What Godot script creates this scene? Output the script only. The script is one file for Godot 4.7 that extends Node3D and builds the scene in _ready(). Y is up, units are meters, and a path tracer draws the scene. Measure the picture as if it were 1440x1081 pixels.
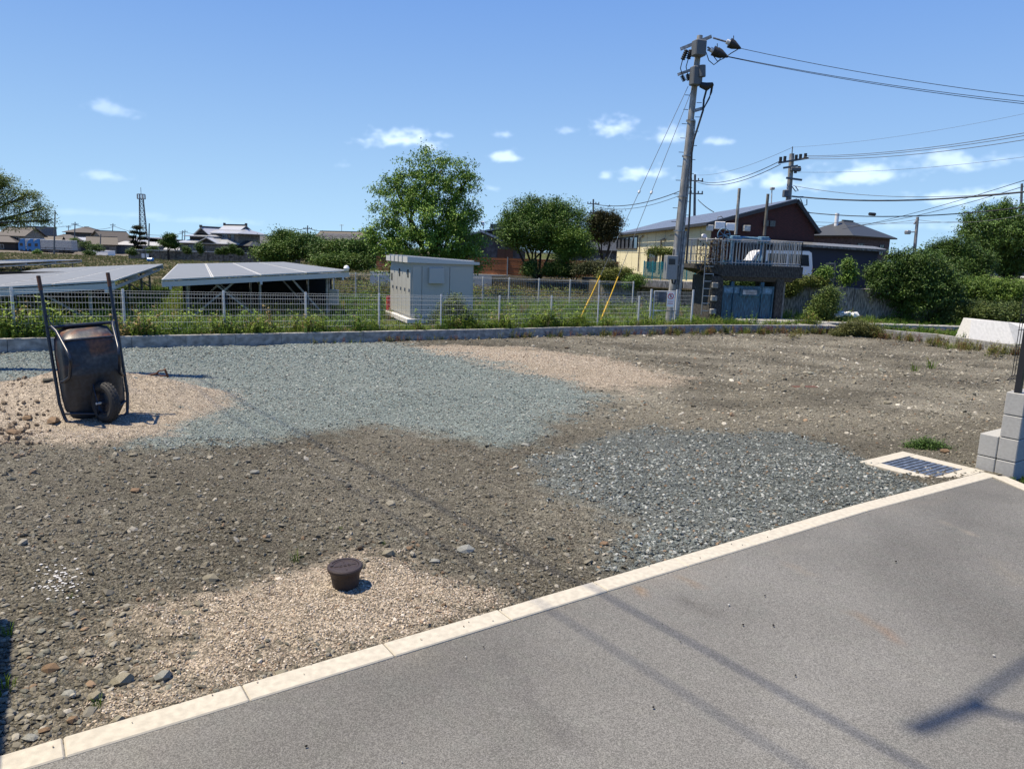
extends Node3D

const EYE := Vector3(0, 1.7, 0)
const F := 1040.0
var cam_r := Vector3.RIGHT
var cam_u := Vector3.UP
var cam_f := Vector3.FORWARD
var rng := RandomNumberGenerator.new()
var noise := FastNoiseLite.new()
var M := {}
var T := {}
var counts := {}
var LOT := PackedVector2Array()
var KERB := PackedVector2Array()


# ---------------------------------------------------------------- shapes
class Geo:
	var v := PackedVector3Array()
	var n := PackedVector3Array()
	var c := PackedColorArray()
	var ix := PackedInt32Array()
	var col := Color(1, 1, 1)

	func tri(a: Vector3, b: Vector3, d: Vector3) -> void:
		var nn := (d - a).cross(b - a).normalized()
		var k := v.size()
		v.append(a); v.append(b); v.append(d)
		for i in 3:
			n.append(nn); c.append(col); ix.append(k + i)

	func quad(a: Vector3, b: Vector3, d: Vector3, e: Vector3, out := Vector3.ZERO) -> void:
		var nn := (d - a).cross(b - a).normalized()
		if out != Vector3.ZERO and nn.dot(out) < 0.0:
			var s := b
			b = e
			e = s
			nn = -nn
		var k := v.size()
		v.append(a); v.append(b); v.append(d); v.append(e)
		for i in 4:
			n.append(nn); c.append(col)
		ix.append(k); ix.append(k + 1); ix.append(k + 2)
		ix.append(k); ix.append(k + 2); ix.append(k + 3)

	func hexa(p: Array) -> void:   # 0-3 below, 4-7 above, same order
		var m := Vector3.ZERO
		for q in p:
			m += q / 8.0
		for f in [[0, 1, 2, 3], [4, 5, 6, 7], [0, 1, 5, 4], [1, 2, 6, 5], [2, 3, 7, 6], [3, 0, 4, 7]]:
			var o: Vector3 = (p[f[0]] + p[f[1]] + p[f[2]] + p[f[3]]) / 4.0 - m
			quad(p[f[0]], p[f[1]], p[f[2]], p[f[3]], o)

	func box(at: Vector3, s: Vector3, yaw := 0.0) -> void:
		boxt(Transform3D(Basis(Vector3.UP, yaw), at), s)

	func boxt(t: Transform3D, s: Vector3) -> void:
		var p := []
		for y in [-0.5, 0.5]:
			for q in [[-0.5, -0.5], [0.5, -0.5], [0.5, 0.5], [-0.5, 0.5]]:
				p.append(t * Vector3(q[0] * s.x, y * s.y, q[1] * s.z))
		hexa(p)

	func bevel(t: Transform3D, s: Vector3, b: float) -> void:   # a box with chamfered edges
		var h := s / 2.0
		var pt := func(sx: float, sy: float, sz: float, ax: int) -> Vector3:
			var q := Vector3(sx * (h.x - b), sy * (h.y - b), sz * (h.z - b))
			q[ax] = [sx, sy, sz][ax] * h[ax]
			return t * q
		for ax in 3:
			var u := (ax + 1) % 3
			var w := (ax + 2) % 3
			for s0 in [-1.0, 1.0]:
				var qs := []
				for e in [[-1.0, -1.0], [1.0, -1.0], [1.0, 1.0], [-1.0, 1.0]]:
					var g := [0.0, 0.0, 0.0]
					g[ax] = s0; g[u] = e[0]; g[w] = e[1]
					qs.append(pt.call(g[0], g[1], g[2], ax))
				var o := Vector3.ZERO
				o[ax] = s0
				quad(qs[0], qs[1], qs[2], qs[3], t.basis * o)
		for ax in 3:
			var u := (ax + 1) % 3
			var w := (ax + 2) % 3
			for s1 in [-1.0, 1.0]:
				for s2 in [-1.0, 1.0]:
					var qs := []
					for e in [[-1.0, u], [1.0, u], [1.0, w], [-1.0, w]]:
						var g := [0.0, 0.0, 0.0]
						g[ax] = e[0]; g[u] = s1; g[w] = s2
						qs.append(pt.call(g[0], g[1], g[2], e[1]))
					var o := Vector3.ZERO
					o[u] = s1; o[w] = s2
					quad(qs[0], qs[1], qs[2], qs[3], t.basis * o)
		for sx in [-1.0, 1.0]:
			for sy in [-1.0, 1.0]:
				for sz in [-1.0, 1.0]:
					var a: Vector3 = pt.call(sx, sy, sz, 0)
					var d: Vector3 = pt.call(sx, sy, sz, 1)
					var e: Vector3 = pt.call(sx, sy, sz, 2)
					if (e - a).cross(d - a).dot(t.basis * Vector3(sx, sy, sz)) < 0.0:
						tri(a, e, d)
					else:
						tri(a, d, e)

	func bar(a: Vector3, b: Vector3, w: float, h: float) -> void:   # a straight rectangular bar
		var z := (b - a).normalized()
		var x := z.cross(Vector3.UP if absf(z.y) < 0.95 else Vector3.RIGHT).normalized()
		boxt(Transform3D(Basis(x, x.cross(z).normalized(), z), (a + b) / 2.0), Vector3(w, h, a.distance_to(b)))

	func tube(pts: Array, r, sides := 6, caps := true) -> void:
		var m := pts.size()
		var prev := Vector3.ZERO
		var k0 := v.size()
		for i in m:
			var d: Vector3 = (pts[mini(i + 1, m - 1)] - pts[maxi(i - 1, 0)]).normalized()
			var x: Vector3
			if prev == Vector3.ZERO:
				x = d.cross(Vector3.UP if absf(d.y) < 0.9 else Vector3.RIGHT).normalized()
			else:
				x = (prev - d * prev.dot(d)).normalized()
			prev = x
			var y := d.cross(x)
			var rr: float = r[i] if r is Array else r
			for s in sides:
				var a := TAU * s / sides
				var o := x * cos(a) + y * sin(a)
				v.append(pts[i] + o * rr); n.append(o); c.append(col)
		for i in m - 1:
			for s in sides:
				var a := k0 + i * sides + s
				var b := k0 + i * sides + (s + 1) % sides
				ix.append(a); ix.append(b + sides); ix.append(b)
				ix.append(a); ix.append(a + sides); ix.append(b + sides)
		if caps:
			for e in [0, m - 1]:
				var d: Vector3 = (pts[0] - pts[1] if e == 0 else pts[m - 1] - pts[m - 2]).normalized()
				var k := v.size()
				for s in sides:
					v.append(v[k0 + e * sides + s]); n.append(d); c.append(col)
				for s in range(1, sides - 1):
					ix.append(k)
					if e != 0:
						ix.append(k + s + 1); ix.append(k + s)
					else:
						ix.append(k + s); ix.append(k + s + 1)

	func lathe(prof: Array, t: Transform3D, sides := 16) -> void:   # profile of Vector2(radius, height)
		var m := prof.size()
		for i in m - 1:
			var p: Vector2 = prof[i]
			var q: Vector2 = prof[i + 1]
			var nn := Vector2(q.y - p.y, p.x - q.x).normalized()
			var k := v.size()
			for s in sides + 1:
				var a := TAU * s / sides
				var o := Vector3(cos(a), 0, sin(a))
				for e in [p, q]:
					v.append(t * (o * e.x + Vector3(0, e.y, 0)))
					n.append((t.basis * (o * nn.x + Vector3(0, nn.y, 0))).normalized()); c.append(col)
			for s in sides:
				var a := k + s * 2
				ix.append(a); ix.append(a + 2); ix.append(a + 3)
				ix.append(a); ix.append(a + 3); ix.append(a + 1)

	func prism(poly: PackedVector2Array, t: Transform3D, depth: float) -> void:   # outline in x, y; thickness along z, centred
		var tr := Geometry2D.triangulate_polygon(poly)
		var z := depth / 2.0
		for s in [1.0, -1.0]:
			for i in range(0, tr.size(), 3):
				var q := []
				for j in 3:
					var p := poly[tr[i + j]]
					q.append(t * Vector3(p.x, p.y, z * s))
				if (q[2] - q[0]).cross(q[1] - q[0]).dot(t.basis.z * s) < 0.0:
					tri(q[0], q[2], q[1])
				else:
					tri(q[0], q[1], q[2])
		var area := 0.0
		for i in poly.size():
			area += poly[i].cross(poly[(i + 1) % poly.size()])
		for i in poly.size():
			var p := poly[i]
			var q := poly[(i + 1) % poly.size()]
			var o := Vector3(q.y - p.y, p.x - q.x, 0) * signf(area)
			quad(t * Vector3(p.x, p.y, z), t * Vector3(q.x, q.y, z), t * Vector3(q.x, q.y, -z), t * Vector3(p.x, p.y, -z), t.basis * o)

	func plate(top: Array, thick: float) -> void:   # a flat plate hung below its upper outline
		var nn: Vector3 = (top[1] - top[0]).cross(top[2] - top[0]).normalized()
		if nn.y < 0.0:
			nn = -nn
		var m: Vector3 = Vector3.ZERO
		for p in top:
			m += p / top.size()
		var low := []
		for p in top:
			low.append(p - nn * thick)
		for i in range(1, top.size() - 1):
			quad3(top[0], top[i], top[i + 1], nn)
			quad3(low[0], low[i], low[i + 1], -nn)
		for i in top.size():
			var j := (i + 1) % top.size()
			quad(top[i], top[j], low[j], low[i], (top[i] + top[j]) / 2.0 - m)

	func quad3(a: Vector3, b: Vector3, d: Vector3, out: Vector3) -> void:
		if (d - a).cross(b - a).dot(out) < 0.0:
			tri(a, d, b)
		else:
			tri(a, b, d)

	func mesh() -> ArrayMesh:
		var arr := []
		arr.resize(Mesh.ARRAY_MAX)
		arr[Mesh.ARRAY_VERTEX] = v
		arr[Mesh.ARRAY_NORMAL] = n
		arr[Mesh.ARRAY_COLOR] = c
		arr[Mesh.ARRAY_INDEX] = ix
		var am := ArrayMesh.new()
		am.add_surface_from_arrays(Mesh.PRIMITIVE_TRIANGLES, arr)
		return am


# ---------------------------------------------------------------- nodes
func numbered(parent: Node, called: String) -> String:
	var key := str(parent.get_instance_id()) + called
	var k: int = counts.get(key, 0)
	counts[key] = k + 1
	return called if k == 0 else "%s_%03d" % [called, k]


func thing(called: String, label: String, category: String, at := Vector3.ZERO, yaw := 0.0, group := "") -> Node3D:
	var o := Node3D.new()
	o.name = numbered(self, called)
	add_child(o, true)
	o.position = at
	o.rotation.y = yaw
	tag(o, label, category, group)
	return o


func tag(o: Node, label: String, category: String, group := "") -> Node:
	o.set_meta("label", label)
	o.set_meta("category", category)
	if group:
		o.set_meta("group", group)
	return o


func put(parent: Node, called: String, g, m: Material, label := "") -> MeshInstance3D:
	var o := MeshInstance3D.new()
	o.name = numbered(parent, called)
	o.mesh = g.mesh() if g is Geo else g
	o.material_override = m
	parent.add_child(o, true)
	if label:
		o.set_meta("label", label)
	return o


func solo(called: String, g, m: Material, label: String, category: String, at := Vector3.ZERO, yaw := 0.0, group := "") -> MeshInstance3D:
	var o := put(self, called, g, m)
	o.position = at
	o.rotation.y = yaw
	tag(o, label, category, group)
	return o


func setting(called: String, g, m: Material, parent: Node = self) -> MeshInstance3D:
	var o := put(parent, called, g, m)
	if parent == self:
		o.set_meta("kind", "structure")
	return o


func copy(src: Node3D, label: String, at: Vector3, yaw := 0.0, group := "") -> Node3D:
	var base := String(src.name)
	if base.length() > 4 and base.substr(base.length() - 3).is_valid_int():
		base = base.substr(0, base.length() - 4)
	var o: Node3D = src.duplicate()
	o.name = numbered(self, base)
	add_child(o, true)
	o.position = at
	o.rotation.y = yaw
	o.set_meta("label", label)
	if group:
		o.set_meta("group", group)
	return o


func many(parent: Node, called: String, m: Mesh, material: Material, xf: Array, tint: Array) -> MultiMeshInstance3D:
	var mm := MultiMesh.new()
	mm.transform_format = MultiMesh.TRANSFORM_3D
	mm.use_colors = true
	mm.mesh = m
	mm.instance_count = xf.size()
	for i in xf.size():
		mm.set_instance_transform(i, xf[i])
		mm.set_instance_color(i, tint[i])
	var o := MultiMeshInstance3D.new()
	o.name = numbered(parent, called)
	o.multimesh = mm
	o.material_override = material
	parent.add_child(o, true)
	o.set_meta("kind", "stuff")
	return o


# ---------------------------------------------------------------- places
func fall(d: float) -> float:   # height of the land at a distance from the eye
	var k := [[0, 0], [5, 0], [21, -0.66], [40, -0.9], [150, -2.2], [213, -3.0], [400, -4.0], [4000, -4.0]]
	for i in k.size() - 1:
		if d < k[i + 1][0]:
			return lerpf(k[i][1], k[i + 1][1], clampf((d - k[i][0]) / (k[i + 1][0] - k[i][0]), 0, 1))
	return -4.0


func spot(x: float, y: float, d: float) -> Vector3:   # a place in the world: bearing and height as surveyed in the photo, at a distance
	var r := cam_f + cam_r * ((x - 720.0) / F) - cam_u * ((y - 540.5) / F)
	return EYE + r * (d / -r.z)


func gspot(x: float, y: float, up := 0.0) -> Vector3:   # where that bearing meets the land
	var r := cam_f + cam_r * ((x - 720.0) / F) - cam_u * ((y - 540.5) / F)
	var lo := 1.0
	var hi := 500.0
	for i in 40:
		var m := (lo + hi) / 2.0
		if EYE.y + r.y / -r.z * m > fall(m) + up:
			lo = m
		else:
			hi = m
	return spot(x, y, lo)


func land(x: float, d: float) -> Vector3:   # the land in that image column at a distance
	var p := spot(x, 400, d)
	return Vector3(p.x, fall(d), p.z)


# ---------------------------------------------------------------- materials
func lin(r: float, g: float, b: float) -> Color:
	return Color(r, g, b).linear_to_srgb()


func tex(key: String, kind: int, freq: float, lo: float, hi: float, size := 512, octaves := 4, cell := -1) -> void:
	var fn := FastNoiseLite.new()
	fn.noise_type = kind
	fn.frequency = freq
	fn.seed = 7 + T.size()
	fn.fractal_octaves = octaves
	if octaves <= 1:
		fn.fractal_type = FastNoiseLite.FRACTAL_NONE
	if cell >= 0:
		fn.cellular_return_type = cell
	var nt := NoiseTexture2D.new()
	nt.width = size
	nt.height = size
	nt.seamless = true
	nt.noise = fn
	var gr := Gradient.new()
	gr.set_color(0, Color(lo, lo, lo))
	gr.set_color(1, Color(hi, hi, hi))
	nt.color_ramp = gr
	T[key] = nt


func mat(key: String, c: Color, rough := 0.8, tx := "", scale := Vector3.ONE, o := {}) -> StandardMaterial3D:
	var m := StandardMaterial3D.new()
	m.resource_name = key
	m.albedo_color = c
	m.roughness = rough
	m.metallic = o.get("metal", 0.0)
	m.metallic_specular = o.get("spec", 0.5)
	if tx or o.has("bump"):
		m.uv1_triplanar = true
		m.uv1_world_triplanar = o.get("world", true)
		m.uv1_scale = scale
	if tx:
		m.albedo_texture = T[tx]
	if o.has("bump"):
		m.heightmap_enabled = true
		m.heightmap_texture = T[o.bump]
		m.heightmap_scale = o.get("depth", 1.0)
	if o.get("vc", false):
		m.vertex_color_use_as_albedo = true
	if o.has("back"):
		m.backlight_enabled = true
		m.backlight = Color(o.back, o.back, o.back)
	M[key] = m
	return m


func aggregate() -> ImageTexture:   # fine mineral speckle that wraps without a seam
	var w := 512
	var rg := RandomNumberGenerator.new()
	rg.seed = 77
	var coarse := PackedByteArray()
	coarse.resize(w * w / 4)
	for i in coarse.size():
		coarse[i] = rg.randi() % 256
	var data := PackedByteArray()
	data.resize(w * w)
	for y in w:
		for x in w:
			data[y * w + x] = 138 + int(coarse[(y / 2) * (w / 2) + x / 2] * 0.28 + (rg.randi() % 256) * 0.18)
	var im := Image.create_from_data(w, w, false, Image.FORMAT_L8, data)
	im.convert(Image.FORMAT_RGB8)
	return ImageTexture.create_from_image(im)


func v3(s: float) -> Vector3:
	return Vector3(s, s, s)


func make_materials() -> void:
	tex("speck", FastNoiseLite.TYPE_SIMPLEX, 0.12, 0.62, 1.0, 512, 4)
	tex("fine", FastNoiseLite.TYPE_VALUE, 0.45, 0.6, 1.0, 512, 2)
	tex("blotch", FastNoiseLite.TYPE_SIMPLEX, 0.012, 0.55, 1.0, 512, 5)
	tex("pale", FastNoiseLite.TYPE_SIMPLEX, 0.02, 0.88, 1.0, 512, 5)
	tex("streak", FastNoiseLite.TYPE_SIMPLEX, 0.02, 0.35, 1.0, 512, 5)
	tex("grit", FastNoiseLite.TYPE_CELLULAR, 0.1, 0.45, 1.0, 1024, 1, FastNoiseLite.RETURN_CELL_VALUE)
	tex("grit_h", FastNoiseLite.TYPE_CELLULAR, 0.1, 1.0, 0.0, 1024, 1, FastNoiseLite.RETURN_DISTANCE)
	T["tar"] = aggregate()
	T["tar_h"] = T["tar"]
	var W := lin(1, 1, 1)
	mat("lot", W, 0.95, "grit", v3(1.1), {"vc": true, "bump": "grit_h", "depth": 1.2, "spec": 0.2})
	mat("land", W, 0.95, "speck", v3(0.6), {"vc": true, "spec": 0.2})
	mat("road", W, 0.85, "tar", v3(1.05), {"vc": true, "bump": "tar_h", "depth": 0.3, "spec": 0.35})
	mat("stone", W, 0.85, "speck", v3(6.0), {"vc": true, "world": false, "spec": 0.3})
	mat("rock", W, 0.85, "speck", v3(2.5), {"vc": true, "spec": 0.3})
	mat("leaf", W, 0.5, "", Vector3.ONE, {"vc": true, "back": 0.45, "spec": 0.35})
	mat("leaf_dull", W, 0.7, "", Vector3.ONE, {"vc": true, "back": 0.45, "spec": 0.25})
	mat("bark", lin(0.075, 0.062, 0.05), 0.95, "streak", Vector3(6, 1.2, 6))
	mat("strip", lin(0.49, 0.455, 0.37), 0.85, "pale", v3(1.7), {"bump": "fine", "depth": 0.12})
	mat("concrete", lin(0.46, 0.455, 0.42), 0.9, "blotch", v3(0.9), {"bump": "fine", "depth": 0.3})
	mat("concrete_pale", lin(0.66, 0.65, 0.61), 0.9, "pale", v3(0.8))
	mat("block_grey", lin(0.4, 0.4, 0.38), 0.9, "pale", v3(3.0), {"bump": "fine", "depth": 0.3})
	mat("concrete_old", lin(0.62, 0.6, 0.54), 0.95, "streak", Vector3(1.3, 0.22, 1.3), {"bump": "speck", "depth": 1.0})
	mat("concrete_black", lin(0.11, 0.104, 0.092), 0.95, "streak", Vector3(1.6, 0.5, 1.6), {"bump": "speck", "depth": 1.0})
	mat("stone_wall", lin(0.13, 0.125, 0.115), 0.95, "blotch", v3(0.9), {"bump": "grit_h", "depth": 3.0})
	mat("pole", lin(0.48, 0.475, 0.455), 0.75, "blotch", Vector3(0.7, 0.2, 0.7))
	mat("galv", lin(0.42, 0.44, 0.46), 0.45, "blotch", v3(0.8), {"metal": 0.5})
	mat("fence_white", lin(0.5, 0.52, 0.53), 0.45)
	mat("wire_pale", lin(0.46, 0.48, 0.49), 0.45)
	mat("black_metal", lin(0.015, 0.015, 0.017), 0.45)
	mat("black", lin(0.014, 0.014, 0.015), 0.6)
	mat("cable", lin(0.02, 0.021, 0.024), 0.6)
	mat("cable_grey", lin(0.1, 0.11, 0.12), 0.6)
	mat("cabinet_light", lin(0.39, 0.39, 0.355), 0.5)
	mat("cabinet_roof", lin(0.5, 0.5, 0.475), 0.45)
	mat("white", lin(0.78, 0.78, 0.77), 0.5)
	mat("white_dirty", lin(0.62, 0.62, 0.6), 0.7, "blotch", v3(0.5))
	mat("red", lin(0.5, 0.03, 0.03), 0.5)
	mat("yellow", lin(0.72, 0.44, 0.03), 0.45)
	mat("barrow_frame", lin(0.018, 0.026, 0.045), 0.35, "blotch", v3(4.0), {"world": false})
	mat("barrow_tray", W, 0.4, "blotch", v3(3.0), {"vc": true, "world": false, "bump": "speck", "depth": 0.3})
	mat("rust", lin(0.17, 0.075, 0.04), 0.8, "blotch", v3(5.0), {"world": false})
	mat("rubber", lin(0.018, 0.018, 0.018), 0.75)
	mat("iron", lin(0.048, 0.03, 0.027), 0.55, "speck", v3(8.0), {"world": false, "bump": "speck", "depth": 0.2})
	mat("grate", lin(0.45, 0.47, 0.48), 0.4, "blotch", v3(2.0), {"metal": 0.8})
	mat("meter", lin(0.27, 0.28, 0.28), 0.5, "pale", v3(1.0))
	mat("shade_sheet", lin(0.012, 0.012, 0.012), 0.95)  # near-black colour standing in for the shade under the solar tables
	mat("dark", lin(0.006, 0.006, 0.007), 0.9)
	mat("glass", lin(0.03, 0.036, 0.045), 0.08)
	mat("glass_blue", lin(0.1, 0.14, 0.18), 0.08)
	mat("panel", lin(0.2, 0.2, 0.185), 0.42, "", Vector3.ONE, {"spec": 0.6})
	mat("panel_back", lin(0.3, 0.3, 0.3), 0.8)
	mat("steel_pale", lin(0.5, 0.5, 0.47), 0.5)
	mat("gate_blue", lin(0.05, 0.19, 0.29), 0.5, "streak", Vector3(1.5, 0.25, 1.5))
	mat("gate_light", lin(0.19, 0.37, 0.52), 0.5, "blotch", v3(1.0))
	mat("cream", lin(0.85, 0.77, 0.48), 0.85, "pale", v3(0.4))
	mat("siding_red", lin(0.105, 0.02, 0.018), 0.7, "streak", Vector3(0.4, 4.0, 0.4))
	mat("roof_tile", lin(0.2, 0.22, 0.26), 0.35, "speck", v3(0.8))
	mat("roof_edge", lin(0.03, 0.03, 0.035), 0.5)
	mat("navy", lin(0.012, 0.018, 0.04), 0.6)
	mat("roof_sheet", lin(0.3, 0.31, 0.31), 0.5, "streak", Vector3(0.5, 0.5, 3.0))
	mat("house_brown", lin(0.14, 0.09, 0.082), 0.85, "blotch", v3(0.5))
	mat("roof_dark", lin(0.055, 0.062, 0.066), 0.55, "speck", v3(0.7))
	mat("roof_brown", lin(0.1, 0.088, 0.08), 0.7, "speck", v3(0.5))
	mat("roof_tan", lin(0.155, 0.135, 0.11), 0.7, "speck", v3(0.5))
	mat("kawara", lin(0.6, 0.62, 0.64), 0.3, "speck", v3(0.9), {"spec": 0.8})
	mat("beige", lin(0.42, 0.38, 0.3), 0.85, "blotch", v3(0.25))
	mat("beige_dark", lin(0.25, 0.23, 0.19), 0.85, "blotch", v3(0.25))
	mat("grey_wall", lin(0.12, 0.12, 0.125), 0.85, "blotch", v3(0.3))
	mat("grey_blue", lin(0.2, 0.22, 0.25), 0.85, "blotch", v3(0.3))
	mat("timber", lin(0.03, 0.026, 0.024), 0.85)
	mat("wood_orange", W, 0.75, "streak", Vector3(0.3, 8.0, 0.3), {"vc": true})
	mat("truck_blue", lin(0.02, 0.14, 0.36), 0.25)
	mat("teal", Color(0.1, 0.62, 0.56, 0.55), 0.5)
	M.teal.transparency = BaseMaterial3D.TRANSPARENCY_ALPHA
	mat("teal_solid", lin(0.08, 0.4, 0.35), 0.5)
	mat("stainless", lin(0.33, 0.34, 0.35), 0.45, "", Vector3.ONE, {"metal": 0.6})
	mat("porcelain", lin(0.7, 0.7, 0.68), 0.25)


# ---------------------------------------------------------------- sky
func cloud_cover() -> ImageTexture:   # thin fair-weather clouds all round the horizon; the ones in view have their own places
	var w := 4096
	var h := 2048
	var im := Image.create(w, h, false, Image.FORMAT_RGBA8)
	im.fill(Color(1, 1, 1, 0))
	var fn := FastNoiseLite.new()
	fn.noise_type = FastNoiseLite.TYPE_SIMPLEX
	fn.fractal_octaves = 5
	fn.frequency = 0.028
	fn.seed = 5
	var list := []   # azimuth, height, width, thickness in degrees, strength
	for q in [[148, 150, 62, 24, 0.4], [150, 247, 62, 12, 0.4], [560, 198, 116, 26, 0.85], [621, 190, 28, 10, 0.55], [711, 188, 34, 11, 0.55], [708, 222, 44, 15, 0.75], [801, 184, 36, 11, 0.45], [861, 182, 56, 33, 0.85],
			[932, 193, 62, 26, 0.72], [1008, 198, 40, 11, 0.55], [851, 247, 20, 9, 0.5], [910, 244, 76, 20, 0.7], [1020, 255, 70, 26, 0.55], [1086, 256, 46, 20, 0.7], [1207, 248, 118, 27, 0.72], [1325, 229, 124, 23, 0.62],
			[1372, 277, 116, 26, 0.62], [1130, 262, 50, 16, 0.35], [690, 264, 30, 10, 0.35], [270, 310, 150, 9, 0.16], [150, 300, 150, 8, 0.13], [1330, 318, 150, 16, 0.25], [480, 232, 26, 10, 0.3]]:
		var r = (cam_f + cam_r * ((q[0] - 720.0) / F) - cam_u * ((q[1] - 540.5) / F)).normalized()
		list.append([rad_to_deg(atan2(r.x, -r.z)), rad_to_deg(asin(r.y)), q[2] / 18.2, q[3] / 18.2, q[4]])
	rng.seed = 77
	for i in 46:
		var a := rng.randf_range(-180, 180)
		if absf(a) < 42.0:
			continue
		list.append([a, rng.randf_range(2, 13), rng.randf_range(2, 8), rng.randf_range(0.6, 2.0), rng.randf_range(0.4, 1.0)])
	for q in list:
		var cx: float = q[0] / 360.0 * w
		var cy: float = (0.5 - q[1] / 180.0) * h
		var rx: float = q[2] / 360.0 * w * 0.62
		var ry: float = q[3] / 180.0 * h * 0.75
		for y in range(int(cy - ry * 1.5), int(cy + ry * 1.3)):
			for x in range(int(cx - rx * 1.3), int(cx + rx * 1.3)):
				var u := (x - cx) / rx
				var v := (y - cy) / ry
				if v > 0.0:
					v *= 1.6
				var n1 := fn.get_noise_2d(x * 0.75 + q[0] * 31.0, y * 1.5)
				var n2 := fn.get_noise_2d(x * 3.0, y * 5.0 + 900.0)
				var d := 1.0 - sqrt(u * u + v * v) + n1 * 0.6 + n2 * 0.22
				var a = smoothstep(0.05, 1.0, d) * q[4]
				if a > 0.004:
					var xx := posmod(x, w)
					var old := im.get_pixel(xx, y).a
					im.set_pixel(xx, y, Color(1, 0.985, 0.965, maxf(old, a)))
	return ImageTexture.create_from_image(im)


# ---------------------------------------------------------------- the gravel lot
const GRID := 0.06
const GX0 := -16.0
const GZ0 := -27.0
const GW := 534
const GH := 432
var zones := PackedByteArray()   # 0 bare soil, 1 pale blue-green chips, 2 pinkish sand, 3 coarse blue-grey stone


func strip_side(x: float, z: float) -> float:   # metres on the lot's side of the kerb strip's outer edge
	return -((x + 1.67) * 0.569 + (z + 2.21) * 0.822)


func poly(pts: Array) -> PackedVector2Array:
	var p := PackedVector2Array()
	for q in pts:
		p.append(Vector2(q[0], q[1]))
	return p


func make_zones() -> void:
	var blue := poly([[-3.5, -6.3], [-2.3, -6.5], [-1.65, -7.3], [-0.86, -7.4], [-0.1, -6.75], [0.2, -7.2], [0.15, -8.0], [1.35, -9.7], [0.9, -11.0], [0.1, -12.4], [-0.8, -14.2], [-2.0, -16.2], [-3.2, -17.6], [-5.6, -15.9], [-9.5, -12.4], [-14, -8.4], [-12, -7.6], [-8.0, -8.9], [-6.4, -9.6], [-4.2, -9.2], [-3.4, -8.2], [-3.3, -7.2]])
	var sand_b := poly([[-2.4, -16.6], [-1.6, -17.4], [-0.2, -17.6], [1.1, -15.8], [2.0, -14.4], [3.0, -12.3], [1.9, -10.8], [1.3, -10.7], [0.1, -12.3], [-0.9, -14.3]])
	var sand_l := poly([[-8.0, -8.2], [-6.6, -9.6], [-5.6, -10.4], [-4.4, -9.7], [-3.8, -8.9], [-3.2, -7.6], [-3.2, -6.9], [-3.7, -6.35], [-4.6, -6.2], [-5.6, -6.5], [-7.0, -7.0]])
	var sand_n := poly([[-1.55, -3.5], [-1.2, -3.85], [-0.9, -3.95], [-0.4, -3.75], [-0.15, -3.5], [-0.2, -3.2], [-0.55, -2.9], [-1.2, -2.45], [-1.5, -2.3], [-1.35, -2.8], [-1.65, -3.1]])
	var coarse := poly([[0.2, -6.2], [0.9, -7.2], [1.5, -7.7], [2.9, -7.75], [3.3, -6.9], [3.3, -6.3], [3.5, -5.6], [1.7, -4.4], [0.7, -3.7], [0.55, -3.95], [0.9, -4.4], [0.45, -4.95]])
	var fn := FastNoiseLite.new()
	fn.frequency = 0.55
	fn.fractal_octaves = 4
	fn.seed = 3
	zones.resize(GW * GH)
	for j in GH:
		for i in GW:
			var x := GX0 + i * GRID
			var z := GZ0 + j * GRID
			var amp := clampf(-z * 0.055, 0.3, 0.8)
			var p := Vector2(x + fn.get_noise_2d(x, z) * amp + rng.randfn() * 0.22 * amp, z + fn.get_noise_2d(x + 50.0, z) * amp * 1.3 + rng.randfn() * 0.36 * amp)
			var k := 0
			if rng.randf() < 0.06:   # a heavier scatter past the rim
				p += Vector2(rng.randfn(), rng.randfn() * 1.4) * amp * 0.7
			if Geometry2D.is_point_in_polygon(p, sand_b) or Geometry2D.is_point_in_polygon(p, sand_l) or Geometry2D.is_point_in_polygon(p, sand_n):
				k = 2
			elif Geometry2D.is_point_in_polygon(p, blue):
				k = 1
			elif Geometry2D.is_point_in_polygon(p, coarse):
				k = 3
			zones[j * GW + i] = k


func zone(x: float, z: float) -> int:
	var i := clampi(int((x - GX0) / GRID), 0, GW - 1)
	var j := clampi(int((z - GZ0) / GRID), 0, GH - 1)
	return zones[j * GW + i]


func lot_y(x: float, z: float) -> float:
	var d := Vector2((x + 4.9) / 1.9, (z + 8.3) / 1.6).length()
	var y := fall(-z) - 0.035 + noise.get_noise_2d(x * 1.6, z * 1.6) * 0.03 + noise.get_noise_2d(x * 9.0, z * 9.0) * 0.012
	if d < 1.0:
		y += (1.0 - d * d) * (1.0 - d * d) * (0.3 + noise.get_noise_2d(x * 3.0, z * 3.0) * 0.15)
	d = Vector2((x - 0.4) / 3.0, (z + 14.2) / 2.2).length()
	if d < 1.0:
		y += (1.0 - d * d) * 0.06
	if z < -2.2:
		y += 0.009 * (float(zone(x, z) > 0) + float(zone(x + 0.07, z + 0.05) > 0) + float(zone(x - 0.06, z - 0.07) > 0))
		var rut := absf(absf((x - 1.0) * 0.45 + (z + 9.0) * 0.9 + sin(x * 0.5) * 0.25) - 0.8)
		y -= 0.022 * maxf(0.0, 1.0 - rut / 0.16) * clampf(noise.get_noise_2d(x * 0.7 + 9.0, z) * 2.0 + 0.6, 0.0, 1.0)
	var s := strip_side(x, z)
	if s < 0.4:
		y = lerpf(fall(-z) - 0.02, y, clampf(s / 0.4, 0.0, 1.0))
	return y


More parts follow.
